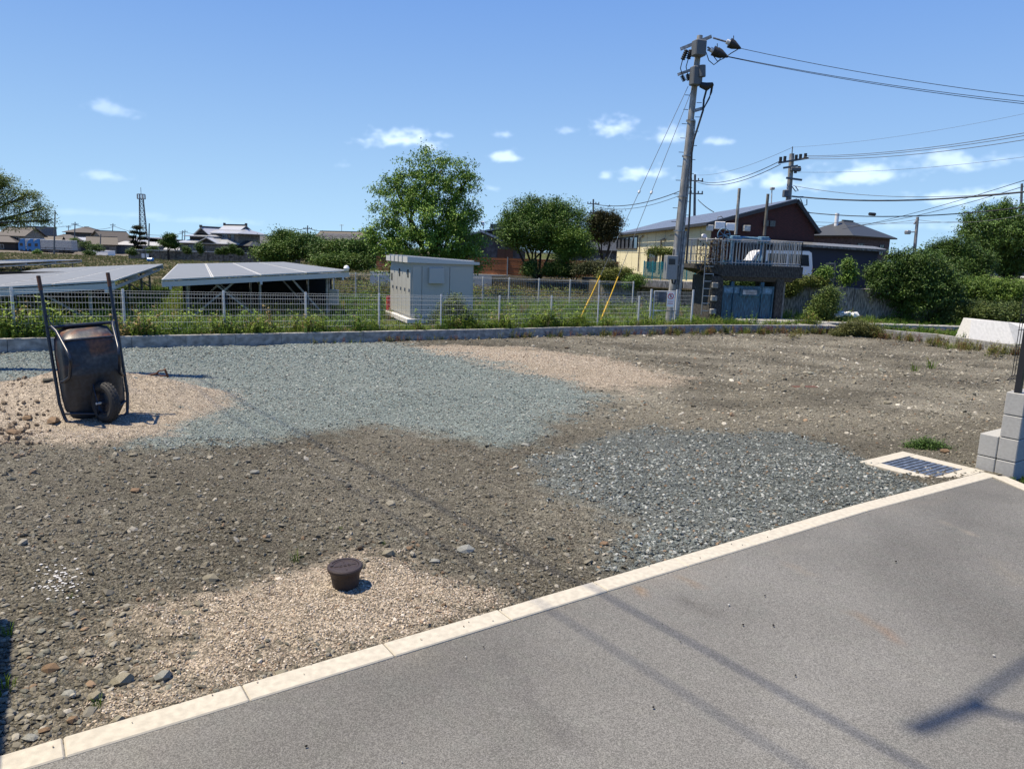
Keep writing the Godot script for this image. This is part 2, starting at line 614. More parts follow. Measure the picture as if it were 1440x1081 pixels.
func zone_color(k: int, x: float, z: float) -> Color:
	var m := noise.get_noise_2d(x * 0.9, z * 0.9)
	match k:
		1:
			return Color(0.305, 0.36, 0.335).lerp(Color(0.36, 0.41, 0.38), m + 0.4)
		2:
			return Color(0.56, 0.475, 0.36).lerp(Color(0.64, 0.55, 0.43), m + 0.4)
		3:
			return Color(0.19, 0.21, 0.196).lerp(Color(0.245, 0.265, 0.246), m + 0.4)
	return Color(0.182, 0.168, 0.13).lerp(Color(0.245, 0.228, 0.18), m * 1.4 + 0.45) * pale_soil(x, z)


func pale_soil(x: float, z: float) -> float:   # the soil is bleached and chalky on the far right
	return 1.0 + 0.5 * clampf((x + 0.5) * 0.4, 0.0, 1.0) * clampf((-z - 6.5) * 0.35, 0.0, 1.0) * clampf(0.75 + noise.get_noise_2d(x * 1.3, z * 1.3 + 30.0) * 1.6, 0.0, 1.4)


func make_lot() -> void:
	var g := Geo.new()
	var id := PackedInt32Array()
	id.resize(GW * GH)
	id.fill(-1)
	var grown := Geometry2D.offset_polygon(LOT, 0.12)[0]
	for j in GH:
		for i in GW:
			var x := GX0 + i * GRID
			var z := GZ0 + j * GRID
			if not Geometry2D.is_point_in_polygon(Vector2(x, z), grown):
				continue
			id[j * GW + i] = g.v.size()
			g.v.append(Vector3(x, lot_y(x, z), z))
			var c := Color(0, 0, 0)
			for o in [[0.0, 0.0], [0.08, 0.02], [-0.07, 0.05], [0.02, -0.08], [-0.03, 0.09]]:
				c += zone_color(zone(x + o[0], z + o[1]), x, z)
			c = c * 0.2 * (1.0 + noise.get_noise_2d(x * 25.0, z * 25.0) * 0.35)
			c.a = 1.0
			g.c.append(c)
	for k in g.v.size():
		var p := g.v[k]
		g.n.append(Vector3(lot_y(p.x - 0.05, p.z) - lot_y(p.x + 0.05, p.z), 0.1, lot_y(p.x, p.z - 0.05) - lot_y(p.x, p.z + 0.05)).normalized())
	for j in GH - 1:
		for i in GW - 1:
			var a := id[j * GW + i]
			var b := id[j * GW + i + 1]
			var d := id[(j + 1) * GW + i + 1]
			var e := id[(j + 1) * GW + i]
			if a < 0 or b < 0 or d < 0 or e < 0:
				continue
			g.ix.append(a); g.ix.append(b); g.ix.append(d)
			g.ix.append(a); g.ix.append(d); g.ix.append(e)
	setting("gravel_lot", g, M.lot)


var stone_store := {}


func stone_mesh(s: int, flat: float) -> ArrayMesh:   # a broken stone of 20 facets, about 1 across
	var key := "%d_%f" % [s, flat]
	if stone_store.has(key):
		return stone_store[key]
	var rg := RandomNumberGenerator.new()
	rg.seed = s
	var t := (1.0 + sqrt(5.0)) / 2.0
	var p := []
	for q in [[-1, t, 0], [1, t, 0], [-1, -t, 0], [1, -t, 0], [0, -1, t], [0, 1, t], [0, -1, -t], [0, 1, -t], [t, 0, -1], [t, 0, 1], [-t, 0, -1], [-t, 0, 1]]:
		var d := Vector3(q[0], q[1], q[2]).normalized() * rg.randf_range(0.34, 0.58)
		p.append(Vector3(d.x * 1.15, d.y * flat, d.z * 0.9))
	var g := Geo.new()
	for f in [[0, 11, 5], [0, 5, 1], [0, 1, 7], [0, 7, 10], [0, 10, 11], [1, 5, 9], [5, 11, 4], [11, 10, 2], [10, 7, 6], [7, 1, 8], [3, 9, 4], [3, 4, 2], [3, 2, 6], [3, 6, 8], [3, 8, 9], [4, 9, 5], [2, 4, 11], [6, 2, 10], [8, 6, 7], [9, 8, 1]]:
		g.quad3(p[f[0]], p[f[1]], p[f[2]], p[f[0]] + p[f[1]] + p[f[2]])
	stone_store[key] = g.mesh()
	return stone_store[key]


func stone_color(k: int) -> Color:
	var r := rng.randf()
	var b := rng.randf_range(0.6, 1.35)
	var c: Color
	match k:
		1:
			c = Color(0.295, 0.355, 0.33) if r < 0.72 else Color(0.46, 0.48, 0.43) if r < 0.93 else Color(0.24, 0.25, 0.22)
		2:
			c = Color(0.61, 0.51, 0.39) if r < 0.55 else Color(0.75, 0.67, 0.55) if r < 0.85 else Color(0.4, 0.29, 0.2)
		3:
			c = Color(0.185, 0.21, 0.198) if r < 0.5 else Color(0.29, 0.318, 0.298) if r < 0.8 else Color(0.5, 0.52, 0.48) if r < 0.96 else Color(0.3, 0.215, 0.14)
		_:
			c = Color(0.205, 0.188, 0.143) if r < 0.45 else Color(0.285, 0.265, 0.21) if r < 0.72 else Color(0.19, 0.19, 0.155) if r < 0.86 else Color(0.4, 0.375, 0.31) if r < 0.97 else Color(0.26, 0.185, 0.12)
	return Color(c.r * b, c.g * b, c.b * b)


func scatter_stones() -> void:
	var meshes := [stone_mesh(11, 0.55), stone_mesh(12, 0.75), stone_mesh(13, 0.4)]
	var names := ["soil_gravel", "pale_gravel", "sand_grains", "coarse_gravel"]
	var words := ["small brown and grey stones strewn over the bare soil of the lot", "pale blue-green crushed stone spread over the left half of the lot", "pinkish grains of the three sand patches on the lot", "coarse blue-grey crushed stone beside the asphalt and the drain grate"]
	var xf := [[], [], [], []]
	var tint := [[], [], [], []]
	for k in 4:
		for v in 3:
			xf[k].append([])
			tint[k].append([])
	rng.seed = 21
	var cell := 0.25
	for j in int(26.0 / cell):
		for i in int(32.0 / cell):
			var x0 := -16.0 + i * cell
			var z0 := -27.0 + j * cell
			var d := -z0
			var seen := absf(x0) < d * 0.76 + 0.3
			if not Geometry2D.is_point_in_polygon(Vector2(x0 + cell / 2, z0 + cell / 2), LOT) and not (strip_side(x0, z0) > -0.3 and d < 8.0):
				continue
			var most := 5200.0 if d < 4.6 else 3000.0 if d < 7.0 else 1250.0 if d < 10.0 else 520.0 if d < 15.0 else 260.0
			if not seen:
				most = minf(most, 200.0)
			for q in int(most * cell * cell):
				var x := x0 + rng.randf() * cell
				var z := z0 + rng.randf() * cell
				var rim := strip_side(x, z)
				if rim < 0.008 and (rim < -0.12 or rng.randf() > 0.03 + (rim + 0.01) * 0.2 or x > 3.2 or x < -2.5):
					continue
				if rim >= 0.008 and not Geometry2D.is_point_in_polygon(Vector2(x, z), LOT):
					continue
				var k := zone(x, z)
				var share: float = [0.4, 0.85, 1.0, 0.62][k]
				if rng.randf() > share:
					continue
				var r := rng.randf()
				var s: float
				match k:
					0: s = 0.006 + 0.03 * pow(r, 3.2) + (0.05 * rng.randf() if rng.randf() < 0.018 else 0.0)
					1: s = 0.01 + 0.016 * r * r
					2: s = 0.007 + 0.007 * r + (0.02 * rng.randf() if rng.randf() < 0.01 else 0.0)
					_: s = 0.012 + 0.024 * r * r
				if rim < 0.008:
					s = minf(s, 0.009)
				if d > 7.0:
					s *= 1.0 + minf(1.1, (d - 7.0) * 0.14)
				var bs := Basis.from_euler(Vector3(rng.randf_range(-0.7, 0.7), rng.randf() * TAU, rng.randf_range(-0.7, 0.7))).scaled(Vector3(s, s * rng.randf_range(0.7, 1.2), s))
				var v := rng.randi() % 3
				xf[k][v].append(Transform3D(bs, Vector3(x, (lot_y(x, z) + s * 0.1) if rim >= 0.008 else fall(d) + 0.005 + s * 0.15, z)))
				var tone := stone_color(k if rng.randf() > 0.06 else 0)
				tint[k][v].append(tone * pale_soil(x, z) if k == 0 else tone)
	for k in 4:
		var o := Node3D.new()
		o.name = names[k]
		add_child(o)
		tag(o, words[k], "gravel")
		o.set_meta("kind", "stuff")
		for v in 3:
			many(o, "stones", meshes[v], M.stone, xf[k][v], tint[k][v])


func kerb_dist(x: float, z: float) -> float:   # signed: positive on the lot's side
	var best := 1e9
	var p := Vector2(x, z)
	for i in KERB.size() - 1:
		best = minf(best, p.distance_to(Geometry2D.get_closest_point_to_segment(p, KERB[i], KERB[i + 1])))
	return best if Geometry2D.is_point_in_polygon(p, LOT) else -best


func axis(stops: Array) -> Array:   # [from, step], ... : a row of coordinates that is finer in the middle
	var r := []
	for i in stops.size() - 1:
		var a: float = stops[i][0]
		while a < stops[i + 1][0] - 0.001:
			r.append(a)
			a += stops[i][1]
	r.append(stops[-1][0])
	return r


func land_y(x: float, z: float) -> float:
	var y := fall(-z)
	if z > -30.0 and z < 30.0:
		var k := kerb_dist(x, z)
		var inside := k > 0.0 or strip_side(x, z) < 0.2 and z > -9.0
		if inside:
			return y - 0.4
		if x > 8.4 and x < 26.0 and z < -26.35 and z > -28.15:
			return -1.75
		y += 0.13 + noise.get_noise_2d(x, z) * 0.05
	else:
		y += 0.13 * clampf((45.0 + z) / 15.0, 0.0, 1.0) + noise.get_noise_2d(x * 0.6, z * 0.6) * 0.08
	return y


func make_land() -> void:
	var xs := axis([[-2200, 400], [-600, 80], [-120, 12], [-36, 2.0], [-16, 0.3], [18, 2.0], [40, 12], [120, 80], [600, 400], [2200, 1]])
	var zs := axis([[-2600, 400], [-600, 60], [-240, 12], [-96, 4.0], [-48, 1.0], [-30, 0.25], [-6, 1.0], [12, 12], [60, 1]])
	var g := Geo.new()
	var w := xs.size()
	for z in zs:
		for x in xs:
			var y := land_y(x, z)
			g.v.append(Vector3(x, y, z))
			var m := noise.get_noise_2d(x * 0.5, z * 0.5)
			var d = -z
			var c := Color(0.08, 0.105, 0.024).lerp(Color(0.17, 0.16, 0.06), clampf(m + 0.35, 0, 1))
			if d > 30.0 and x < 2.0:
				c = c.lerp(Color(0.2, 0.165, 0.11), clampf((d - 30.0) / 20.0 + m, 0.0, 0.8))
			c = c * (1.0 + noise.get_noise_2d(x * 4.0, z * 4.0) * 0.35)
			c.a = 1
			g.c.append(c)
	for k in g.v.size():
		var i := k % w
		var j := k / w
		var px: Vector3 = g.v[k + 1 if i < w - 1 else k] - g.v[k - 1 if i > 0 else k]
		var pz: Vector3 = g.v[k + w if j < zs.size() - 1 else k] - g.v[k - w if j > 0 else k]
		g.n.append(pz.cross(px).normalized())
	for j in zs.size() - 1:
		for i in w - 1:
			var a := j * w + i
			g.ix.append(a); g.ix.append(a + 1); g.ix.append(a + w + 1)
			g.ix.append(a); g.ix.append(a + w + 1); g.ix.append(a + w)
	setting("ground", g, M.land)


func make_road() -> void:
	var stains_and_shade := [[gspot(1238, 882), gspot(1275, 908), 0.035, Color(0.34, 0.19, 0.1), 0.6], [gspot(1200, 860), gspot(1240, 884), 0.04, Color(0.29, 0.21, 0.14), 0.5], [gspot(903, 828), gspot(908, 838), 0.035, Color(0.4, 0.25, 0.12), 0.7], [gspot(962, 812), gspot(988, 826), 0.035, Color(0.33, 0.23, 0.14), 0.55],
		[gspot(1110, 792), gspot(1140, 808), 0.04, Color(0.33, 0.29, 0.23), 0.6], [gspot(1320, 730), gspot(1368, 750), 0.035, Color(0.36, 0.32, 0.26), 0.6], [gspot(1400, 790), gspot(1440, 820), 0.1, Color(0.27, 0.25, 0.21), 0.5], [gspot(960, 840), gspot(1000, 860), 0.08, Color(0.13, 0.125, 0.115), 0.5], [gspot(700, 930), gspot(800, 1040), 0.09, Color(0.15, 0.145, 0.14), 0.5]]  # last entry paints a faint cable shadow onto the asphalt
	var g := Geo.new()
	var xs := axis([[-14, 1.0], [-3, 0.05], [4.15, 1]])
	var zs := axis([[-6.4, 0.05], [-1.6, 0.5], [9, 1]])
	var w := xs.size()
	for z in zs:
		for x in xs:
			var s := strip_side(x, z) + 0.06
			var p := Vector3(x, 0, z)
			if s > 0.0:   # the edge under the kerb strip
				p -= Vector3(-0.569, 0, -0.822) * s
			p.x = minf(p.x, 4.06)
			p.y = fall(-p.z) - 0.006 + noise.get_noise_2d(p.x * 0.7, p.z * 0.7) * 0.003
			g.v.append(p)
			g.n.append(Vector3.UP)
			var m := noise.get_noise_2d(p.x * 0.8, p.z * 0.8) * 0.5 + noise.get_noise_2d(p.x * 3.1, p.z * 3.1) * 0.25
			var c := Color(0.232, 0.229, 0.211) * (1.0 + m * 0.55)
			c = c * (1.0 + clampf(noise.get_noise_2d(p.x * 1.7 + p.z * 0.9, (p.z * 1.7 - p.x * 0.9) * 0.18 + 40.0), -0.4, 0.4) * 0.3)
			var edge := clampf(1.0 - (-strip_side(p.x, p.z) - 0.12) / 0.25, 0.0, 1.0) * clampf(noise.get_noise_2d(p.x * 5.0, p.z * 5.0) * 1.6 + 0.2, 0.0, 1.0)
			c = c.lerp(Color(0.32, 0.29, 0.24), edge * 0.45)
			for q in stains_and_shade:
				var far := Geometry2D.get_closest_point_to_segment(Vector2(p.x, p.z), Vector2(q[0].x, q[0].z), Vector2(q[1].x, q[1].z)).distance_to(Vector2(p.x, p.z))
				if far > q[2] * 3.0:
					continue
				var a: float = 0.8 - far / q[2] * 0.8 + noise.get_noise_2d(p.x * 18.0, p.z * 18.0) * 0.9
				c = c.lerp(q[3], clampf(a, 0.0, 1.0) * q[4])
			c.a = 1.0
			g.c.append(c)
	for j in zs.size() - 1:
		for i in w - 1:
			var a := j * w + i
			var ok := false
			for q in [a, a + 1, a + w, a + w + 1]:
				if strip_side(g.v[q].x, g.v[q].z) < -0.061:
					ok = true
			if ok:
				g.ix.append(a); g.ix.append(a + 1); g.ix.append(a + w + 1)
				g.ix.append(a); g.ix.append(a + w + 1); g.ix.append(a + w)
	setting("asphalt_road", g, M.road)
	rng.seed = 9
	var xf := []
	var tint := []
	for q in [[1025, 851], [1076, 838], [1119, 950], [932, 878], [1398, 922], [1088, 880], [919, 995], [1260, 790], [680, 910], [430, 1050], [655, 924], [1045, 879], [957, 903]]:
		var p := gspot(q[0], q[1])
		var s := rng.randf_range(0.006, 0.014)
		xf.append(Transform3D(Basis(Vector3.UP, rng.randf() * 6.0).scaled(v3(s)), p + Vector3(0, s * 0.3, 0)))
		tint.append(Color(0.02, 0.02, 0.018) if rng.randf() < 0.75 else Color(0.6, 0.6, 0.57))
	for i in 70:
		var p := Vector3(rng.randf_range(-2, 4), 0, rng.randf_range(-5.5, -1.5))
		if strip_side(p.x, p.z) < -0.14:
			var s := rng.randf_range(0.003, 0.008)
			p.y = fall(-p.z)
			xf.append(Transform3D(Basis(Vector3.UP, rng.randf() * 6.0).scaled(v3(s)), p))
			tint.append(Color(0.03, 0.03, 0.028) if rng.randf() < 0.5 else Color(0.5, 0.5, 0.47))
	var o := many(self, "road_grit", stone_mesh(31, 0.7), M.stone, xf, tint)
	tag(o, "loose grains of grit lying on the grey asphalt", "grit")
	o.set_meta("kind", "stuff")


func tilt(along: Vector3, rise: float, run: float) -> Basis:   # axes of a block laid along a slope
	var x := (along * run + Vector3(0, rise, 0)).normalized()
	var z := x.cross(Vector3.UP).normalized()
	return Basis(x, z.cross(x), z)


func make_kerb_strip() -> void:
	var e := Vector3(0.822, 0, -0.569)
	var inw := Vector3(0.569, 0, 0.822)
	var k0 := Vector3(-1.02, 0, -2.63)
	var strip := Node3D.new()
	strip.name = "kerb_strip"
	add_child(strip)
	strip.set_meta("kind", "structure")
	for i in range(-6, 11):
		var a := i * 0.6
		var b := a + 0.6
		if i == 10:
			b = a + 0.22
		var m := k0 + e * ((a + b) / 2.0) + inw * 0.06
		var g := Geo.new()
		g.bevel(Transform3D.IDENTITY, Vector3(b - a - 0.004, 0.12, 0.12), 0.005)
		var o := put(strip, "kerb_block", g, M.strip)
		var pa := m - e * 0.3
		var pb := m + e * 0.3
		o.transform = Transform3D(tilt(e, fall(-pb.z) - fall(-pa.z), 0.6), Vector3(m.x, (fall(-pa.z) + fall(-pb.z)) / 2.0 - 0.058 + noise.get_noise_1d(i * 9.0) * 0.0006, m.z))
	# the run that turns towards the viewer along the lawn
	var c0 := Vector3(4.14, 0, -6.04)
	var c1 := Vector3(4.02, 0, -3.0)
	var d := (c1 - c0).normalized()
	for i in 7:
		var m := c0 + d * (i * 0.6 + 0.3)
		var g := Geo.new()
		g.bevel(Transform3D.IDENTITY, Vector3(0.595, 0.12, 0.12), 0.005)
		var o := put(strip, "kerb_block", g, M.strip)
		o.transform = Transform3D(tilt(d, fall(-m.z - d.z * 0.3) - fall(-m.z + d.z * 0.3), 0.6), Vector3(m.x, fall(-m.z) - 0.056, m.z))


func make_back_kerb() -> void:
	var wall := Node3D.new()
	wall.name = "back_kerb"
	add_child(wall)
	wall.set_meta("kind", "structure")
	var k := 0
	for i in KERB.size() - 1:
		var a := KERB[i]
		var b := KERB[i + 1]
		var n := int(a.distance_to(b) / 1.0 + 0.5)
		for j in n:
			var p := a.lerp(b, (j + 0.5) / n)
			var d := (b - a).normalized()
			var g := Geo.new()
			var ln := a.distance_to(b) / n - 0.005
			g.bevel(Transform3D.IDENTITY, Vector3(ln, 0.42, 0.14), 0.005)
			var o := put(wall, "kerb_block", g, M.concrete)
			k += 1
			o.transform = Transform3D(tilt(Vector3(d.x, 0, d.y), fall(-p.y - d.y * 0.5) - fall(-p.y + d.y * 0.5), 1.0), Vector3(p.x, fall(-p.y) + 0.015 + noise.get_noise_1d(k * 7.0) * 0.002, p.y))


# ---------------------------------------------------------------- foreground things
func make_drain() -> void:
	var p := [Vector3(3.2, 0, -6.43), Vector3(3.8, 0, -6.88), Vector3(4.17, 0, -6.27), Vector3(3.54, 0, -5.78)]
	var m: Vector3 = (p[0] + p[1] + p[2] + p[3]) / 4.0
	var e := Vector3(0.82, 0, -0.57)
	var f := Vector3(0.57, 0, 0.82)
	var o := thing("drain_grate", "square concrete drain pit with a ribbed steel grate beside the kerb strip", "drain", Vector3(m.x - 0.014, fall(-m.z) - 0.008, m.z - 0.02))
	var b := Basis(e, Vector3.UP, f)
	var g := Geo.new()
	for s in [-1.0, 1.0]:
		g.bevel(Transform3D(b, b * Vector3(0, -0.1, s * 0.3)), Vector3(0.74, 0.2, 0.13), 0.006)
		g.bevel(Transform3D(b, b * Vector3(s * 0.305, -0.1, 0)), Vector3(0.13, 0.198, 0.475), 0.004)
	put(o, "frame", g, M.strip)
	g = Geo.new()
	g.boxt(Transform3D(b, Vector3(0, -0.19, 0)), Vector3(0.6, 0.02, 0.6))
	put(o, "pit_floor", g, M.dark)
	for i in 9:
		g = Geo.new()
		g.boxt(Transform3D(b, b * Vector3(0, -0.022, -0.205 + i * 0.0512)), Vector3(0.48, 0.036, 0.03))
		put(o, "grate_bar", g, M.grate)
	g = Geo.new()
	for i in 15:
		g.boxt(Transform3D(b, b * Vector3(-0.21 + i * 0.03, -0.012, 0)), Vector3(0.006, 0.012, 0.46))
	for s in [-1.0, 1.0]:
		g.boxt(Transform3D(b, b * Vector3(0, -0.018, s * 0.229)), Vector3(0.48, 0.04, 0.008))
	put(o, "cross_rods", g, M.grate).set_meta("kind", "stuff")


func make_block_wall() -> void:
	var e := Vector3(0.82, 0, -0.57)   # along the wall, away from the road
	var f := Vector3(0.57, 0, 0.82)    # across, towards the road
	var b := Basis(e, Vector3.UP, f)
	var at := Vector3(4.29, fall(6.2) - 0.1, -6.2)
	var o := thing("block_wall", "stepped grey concrete block wall end at the corner of the kerb strip", "wall", at)
	rng.seed = 4
	for row in 4:
		for col in 7:
			var g := Geo.new()
			g.bevel(Transform3D(b, Vector3.ZERO), Vector3(0.394, 0.194, 0.15), 0.006)
			var q := put(o, "block", g, M.block_grey)
			q.position = b * Vector3(0.2 + col * 0.4, 0.1 + row * 0.2, 0.0)
		if row < 2:
			for col in 7:
				var g := Geo.new()
				g.bevel(Transform3D(b, Vector3.ZERO), Vector3(0.394, 0.194, 0.15), 0.006)
				var q := put(o, "block", g, M.block_grey)
				q.position = b * Vector3(0.2 + col * 0.4, 0.1 + row * 0.2, -0.156)
	var h := thing("mesh_fence", "black steel mesh fence panel and post standing on the grey block wall", "fence", at + Vector3(0, 0.8, 0))
	var g := Geo.new()
	g.boxt(Transform3D(b, b * Vector3(0.035, 0.5, 0.0)), Vector3(0.045, 1.06, 0.045))
	put(h, "post", g, M.black_metal)
	g = Geo.new()
	g.boxt(Transform3D(b, b * Vector3(2.09, 0.5, 0.0)), Vector3(0.06, 1.06, 0.05))
	put(h, "post", g, M.black_metal)
	g = Geo.new()
	for i in 52:
		var x := -0.015 + i * 0.05
		g.tube([b * Vector3(x, 0.1, -0.075), b * Vector3(x, 0.14, -0.045), b * Vector3(x, 0.96, -0.045), b * Vector3(x, 1.0, -0.075)], 0.003, 4)
	for y in [0.1, 0.14, 0.27, 0.4, 0.53, 0.66, 0.79, 0.96, 1.0]:
		g.tube([b * Vector3(-0.02, y, -0.075 if y < 0.12 or y > 0.98 else -0.049), b * Vector3(2.6, y, -0.075 if y < 0.12 or y > 0.98 else -0.049)], 0.003, 4)
	put(h, "mesh_panel", g, M.black_metal)
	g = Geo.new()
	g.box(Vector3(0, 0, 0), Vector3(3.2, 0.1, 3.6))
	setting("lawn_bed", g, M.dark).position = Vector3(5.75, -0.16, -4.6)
	# artificial-green lawn behind the kerb
	var tuft := grass_mesh(7, 26, 0.045, 0.02, 0.003)
	var xf := []
	var tint := []
	for i in 2600:
		var p := Vector3(rng.randf_range(4.2, 6.2), 0, rng.randf_range(-6.1, -3.4))
		p.y = fall(-p.z) - 0.05
		if (p - at).dot(f) < 0.09:
			continue
		xf.append(Transform3D(Basis(Vector3.UP, rng.randf() * TAU).scaled(v3(rng.randf_range(0.7, 1.2))), p))
		tint.append(Color(0.045, 0.085, 0.016) * rng.randf_range(0.7, 1.3))
	var l := many(self, "lawn", tuft, M.leaf_dull, xf, tint)
	tag(l, "short green lawn between the block wall and the road kerb", "lawn")


func make_valve_box() -> void:
	var p := gspot(486, 824)
	p.y = lot_y(p.x, p.z) - 0.012
	var o := thing("valve_box", "rusty brown cast-iron valve box with a round lid sticking out of the sand", "valve box", p)
	o.rotation = Vector3(0.03, 0.4, 0.03)
	o.scale = v3(0.95)
	var t := Transform3D.IDENTITY
	var g := Geo.new()
	g.lathe([Vector2(0.067, -0.05), Vector2(0.069, 0.01), Vector2(0.073, 0.05), Vector2(0.078, 0.08), Vector2(0.085, 0.097), Vector2(0.091, 0.106), Vector2(0.093, 0.112), Vector2(0.093, 0.122), Vector2(0.088, 0.128), Vector2(0.074, 0.128), Vector2(0.073, 0.122)], t, 32)
	put(o, "body", g, M.iron)
	g = Geo.new()
	g.lathe([Vector2(0.0728, 0.119), Vector2(0.0728, 0.1245), Vector2(0.07, 0.1265), Vector2(0.062, 0.1265), Vector2(0.06, 0.124), Vector2(0.0, 0.124)], t, 32)
	var lid := put(o, "lid", g, M.iron)
	g = Geo.new()
	for q in [[-0.022, 0.0], [0.0, 0.0], [0.022, 0.0]]:   # raised strokes of the cast lettering
		var x: float = q[0]
		for s in [[0, -0.008, 0.015, 0.003], [0, 0.008, 0.015, 0.003], [0, 0, 0.003, 0.016], [-0.006, 0.0, 0.003, 0.009]]:
			g.box(Vector3(x + s[0], 0.1252, s[1]), Vector3(s[2], 0.003, s[3]))
	for a in 4:
		var d := Vector3(cos(a * TAU / 4), 0, sin(a * TAU / 4))
		g.box(d * 0.045 + Vector3(0, 0.1252, 0), Vector3(0.022, 0.003, 0.005), -a * TAU / 4)
	put(lid, "cast_lettering", g, M.iron)
	g = Geo.new()
	g.box(Vector3(-0.07, 0.129, -0.02), Vector3(0.014, 0.006, 0.034))
	put(o, "hinge", g, M.iron)


func make_barrow() -> void:
	var p := gspot(137, 590)
	p.y = lot_y(p.x, p.z) - 0.02
	var o := thing("wheelbarrow", "rusty dark blue wheelbarrow stood on its nose in the sand pile", "wheelbarrow", p)
	# local axes: x across, y up along the handles, z out from the tray's underside towards the viewer
	var face := Vector3(-p.x, 0, -p.z).normalized()
	var b := Basis(Vector3.UP, atan2(face.x, face.z) + 0.16) * Basis.from_euler(Vector3(-0.15, 0, 0.055))
	o.basis = b * Basis.from_scale(Vector3(0.96, 1.035, 0.95))
	var fr: Material = M.barrow_frame
	var g := Geo.new()
	for s in [-1.0, 1.0]:
		g = Geo.new()
		g.tube([Vector3(s * 0.29, 0.05, 0.0), Vector3(s * 0.315, 0.2, -0.01), Vector3(s * 0.315, 0.95, -0.01), Vector3(s * 0.31, 1.12, -0.02), Vector3(s * 0.312, 1.27, -0.03)], 0.0165, 10)
		put(o, "handle_rail", g, fr)
		g = Geo.new()
		g.tube([Vector3(s * 0.312, 1.265, -0.03), Vector3(s * 0.313, 1.4, -0.04)], 0.0195, 10)
		put(o, "handle_grip", g, M.rust)
		# support leg: from the rail out to the knee and back
		g = Geo.new()
		g.tube([Vector3(s * 0.28, 0.92, 0.03), Vector3(s * 0.255, 0.87, 0.12), Vector3(s * 0.225, 0.68, 0.37), Vector3(s * 0.215, 0.62, 0.415), Vector3(s * 0.215, 0.565, 0.41), Vector3(s * 0.225, 0.44, 0.27), Vector3(s * 0.27, 0.4, 0.16)], 0.0155, 10)
		put(o, "support_leg", g, fr)
		g = Geo.new()
		g.tube([Vector3(s * 0.3, 1.04, 0.0), Vector3(s * 0.285, 0.96, 0.02), Vector3(s * 0.25, 0.89, 0.05)], 0.006, 6)
		put(o, "stay_rod", g, fr)
	for q in [[0.915, 0.02, 0.3, 0.016], [0.775, 0.225, 0.25, 0.012], [0.4, 0.15, 0.3, 0.013]]:
		g = Geo.new()
		g.tube([Vector3(-q[2], q[0], q[1]), Vector3(q[2], q[0], q[1])], q[3], 8)
		put(o, "cross_bar", g, fr)
	g = Geo.new()   # nose hoop
	g.tube([Vector3(-0.29, 0.06, 0.0), Vector3(-0.28, 0.02, 0.02), Vector3(-0.24, 0.0, 0.03), Vector3(0.24, 0.0, 0.03), Vector3(0.28, 0.02, 0.02), Vector3(0.29, 0.06, 0.0)], 0.0155, 8)
	put(o, "nose_hoop", g, fr)
	# tray: rings of a rounded rectangle from rim to bottom
	var tray := Geo.new()
	var rings := []
	for q in [[0.0, 0.285, 0.03, 0.9, 0.06], [0.012, 0.292, 0.02, 0.91, 0.06], [0.025, 0.28, 0.04, 0.89, 0.07], [0.08, 0.27, 0.14, 0.87, 0.08], [0.15, 0.265, 0.27, 0.84, 0.07], [0.2, 0.26, 0.38, 0.8, 0.055], [0.228, 0.252, 0.43, 0.77, 0.045], [0.236, 0.238, 0.45, 0.75, 0.04], [0.238, 0.1, 0.52, 0.66, 0.03], [0.238, 0.0005, 0.5895, 0.5905, 0.0002]]:
		var ring := []
		for k in 28:
			var a := TAU * k / 28.0
			var hx: float = q[1] - q[4]
			var cy: float = (q[2] + q[3]) / 2.0
			var hy: float = (q[3] - q[2]) / 2.0 - q[4]
			var dx := cos(a)
			var dy := sin(a)
			# superellipse corner
			var m := pow(pow(absf(dx), 5.0) + pow(absf(dy), 5.0), -0.2)
			ring.append(Vector3(dx * m * (hx + q[4]), cy + dy * m * (hy + q[4]), q[0]))
		rings.append(ring)
	for i in rings.size() - 1:
		for k in 28:
			var k2 := (k + 1) % 28
			var cen := Vector3(0, 0.48, 0.05)
			var qd := [rings[i][k], rings[i][k2], rings[i + 1][k2], rings[i + 1][k]]
			var mm: Vector3 = (qd[0] + qd[1] + qd[2] + qd[3]) / 4.0
			var v0 := tray.v.size()
			tray.quad(qd[0], qd[1], qd[2], qd[3], mm - cen)
			for j in range(v0, tray.v.size()):
				var w := tray.v[j]
				var r := noise.get_noise_3d(w.x * 9.0, w.y * 9.0, w.z * 9.0 + 40.0) + noise.get_noise_3d(w.x * 30.0, w.y * 30.0, w.z * 30.0) * 0.6
				var a := 0.36 - Vector2((w.x - 0.05) * 1.6, (w.y - 0.72) * 2.2).length() * 0.95 + r * 1.25
				tray.c[j] = Color(0.03, 0.042, 0.058).lerp(Color(0.21, 0.075, 0.024), smoothstep(0.16, 0.42, a)).lerp(Color(0.2, 0.185, 0.16), clampf(smoothstep(0.1, 0.0, absf(a - 0.2)) * 0.45, 0, 1))
	# smooth the tray: average normals of shared places
	var acc := {}
	for j in tray.v.size():
		var key := Vector3i(tray.v[j] * 2000.0)
		acc[key] = acc.get(key, Vector3.ZERO) + tray.n[j]
	for j in tray.v.size():
		tray.n[j] = acc[Vector3i(tray.v[j] * 2000.0)].normalized()
	put(o, "tray", tray, M.barrow_tray)
	# wheel with tyre, rim, hub, in a plane turned a little
	var wt := Transform3D(Basis(Vector3.UP, 0.0) * Basis(Vector3.BACK, PI / 2) * Basis(Vector3.RIGHT, 0.0), Vector3(0.055, 0.165, 0.25))
	wt.basis = Basis(Vector3.UP, 0.42) * Basis(Vector3.BACK, -PI / 2)
	g = Geo.new()
	var prof := []
	for k in 13:
		var a := TAU * k / 12.0
		prof.append(Vector2(0.148 - cos(a) * 0.047, -sin(a) * 0.05))
	g.lathe(prof, wt, 36)
	var tyre := put(o, "wheel", g, M.rubber)
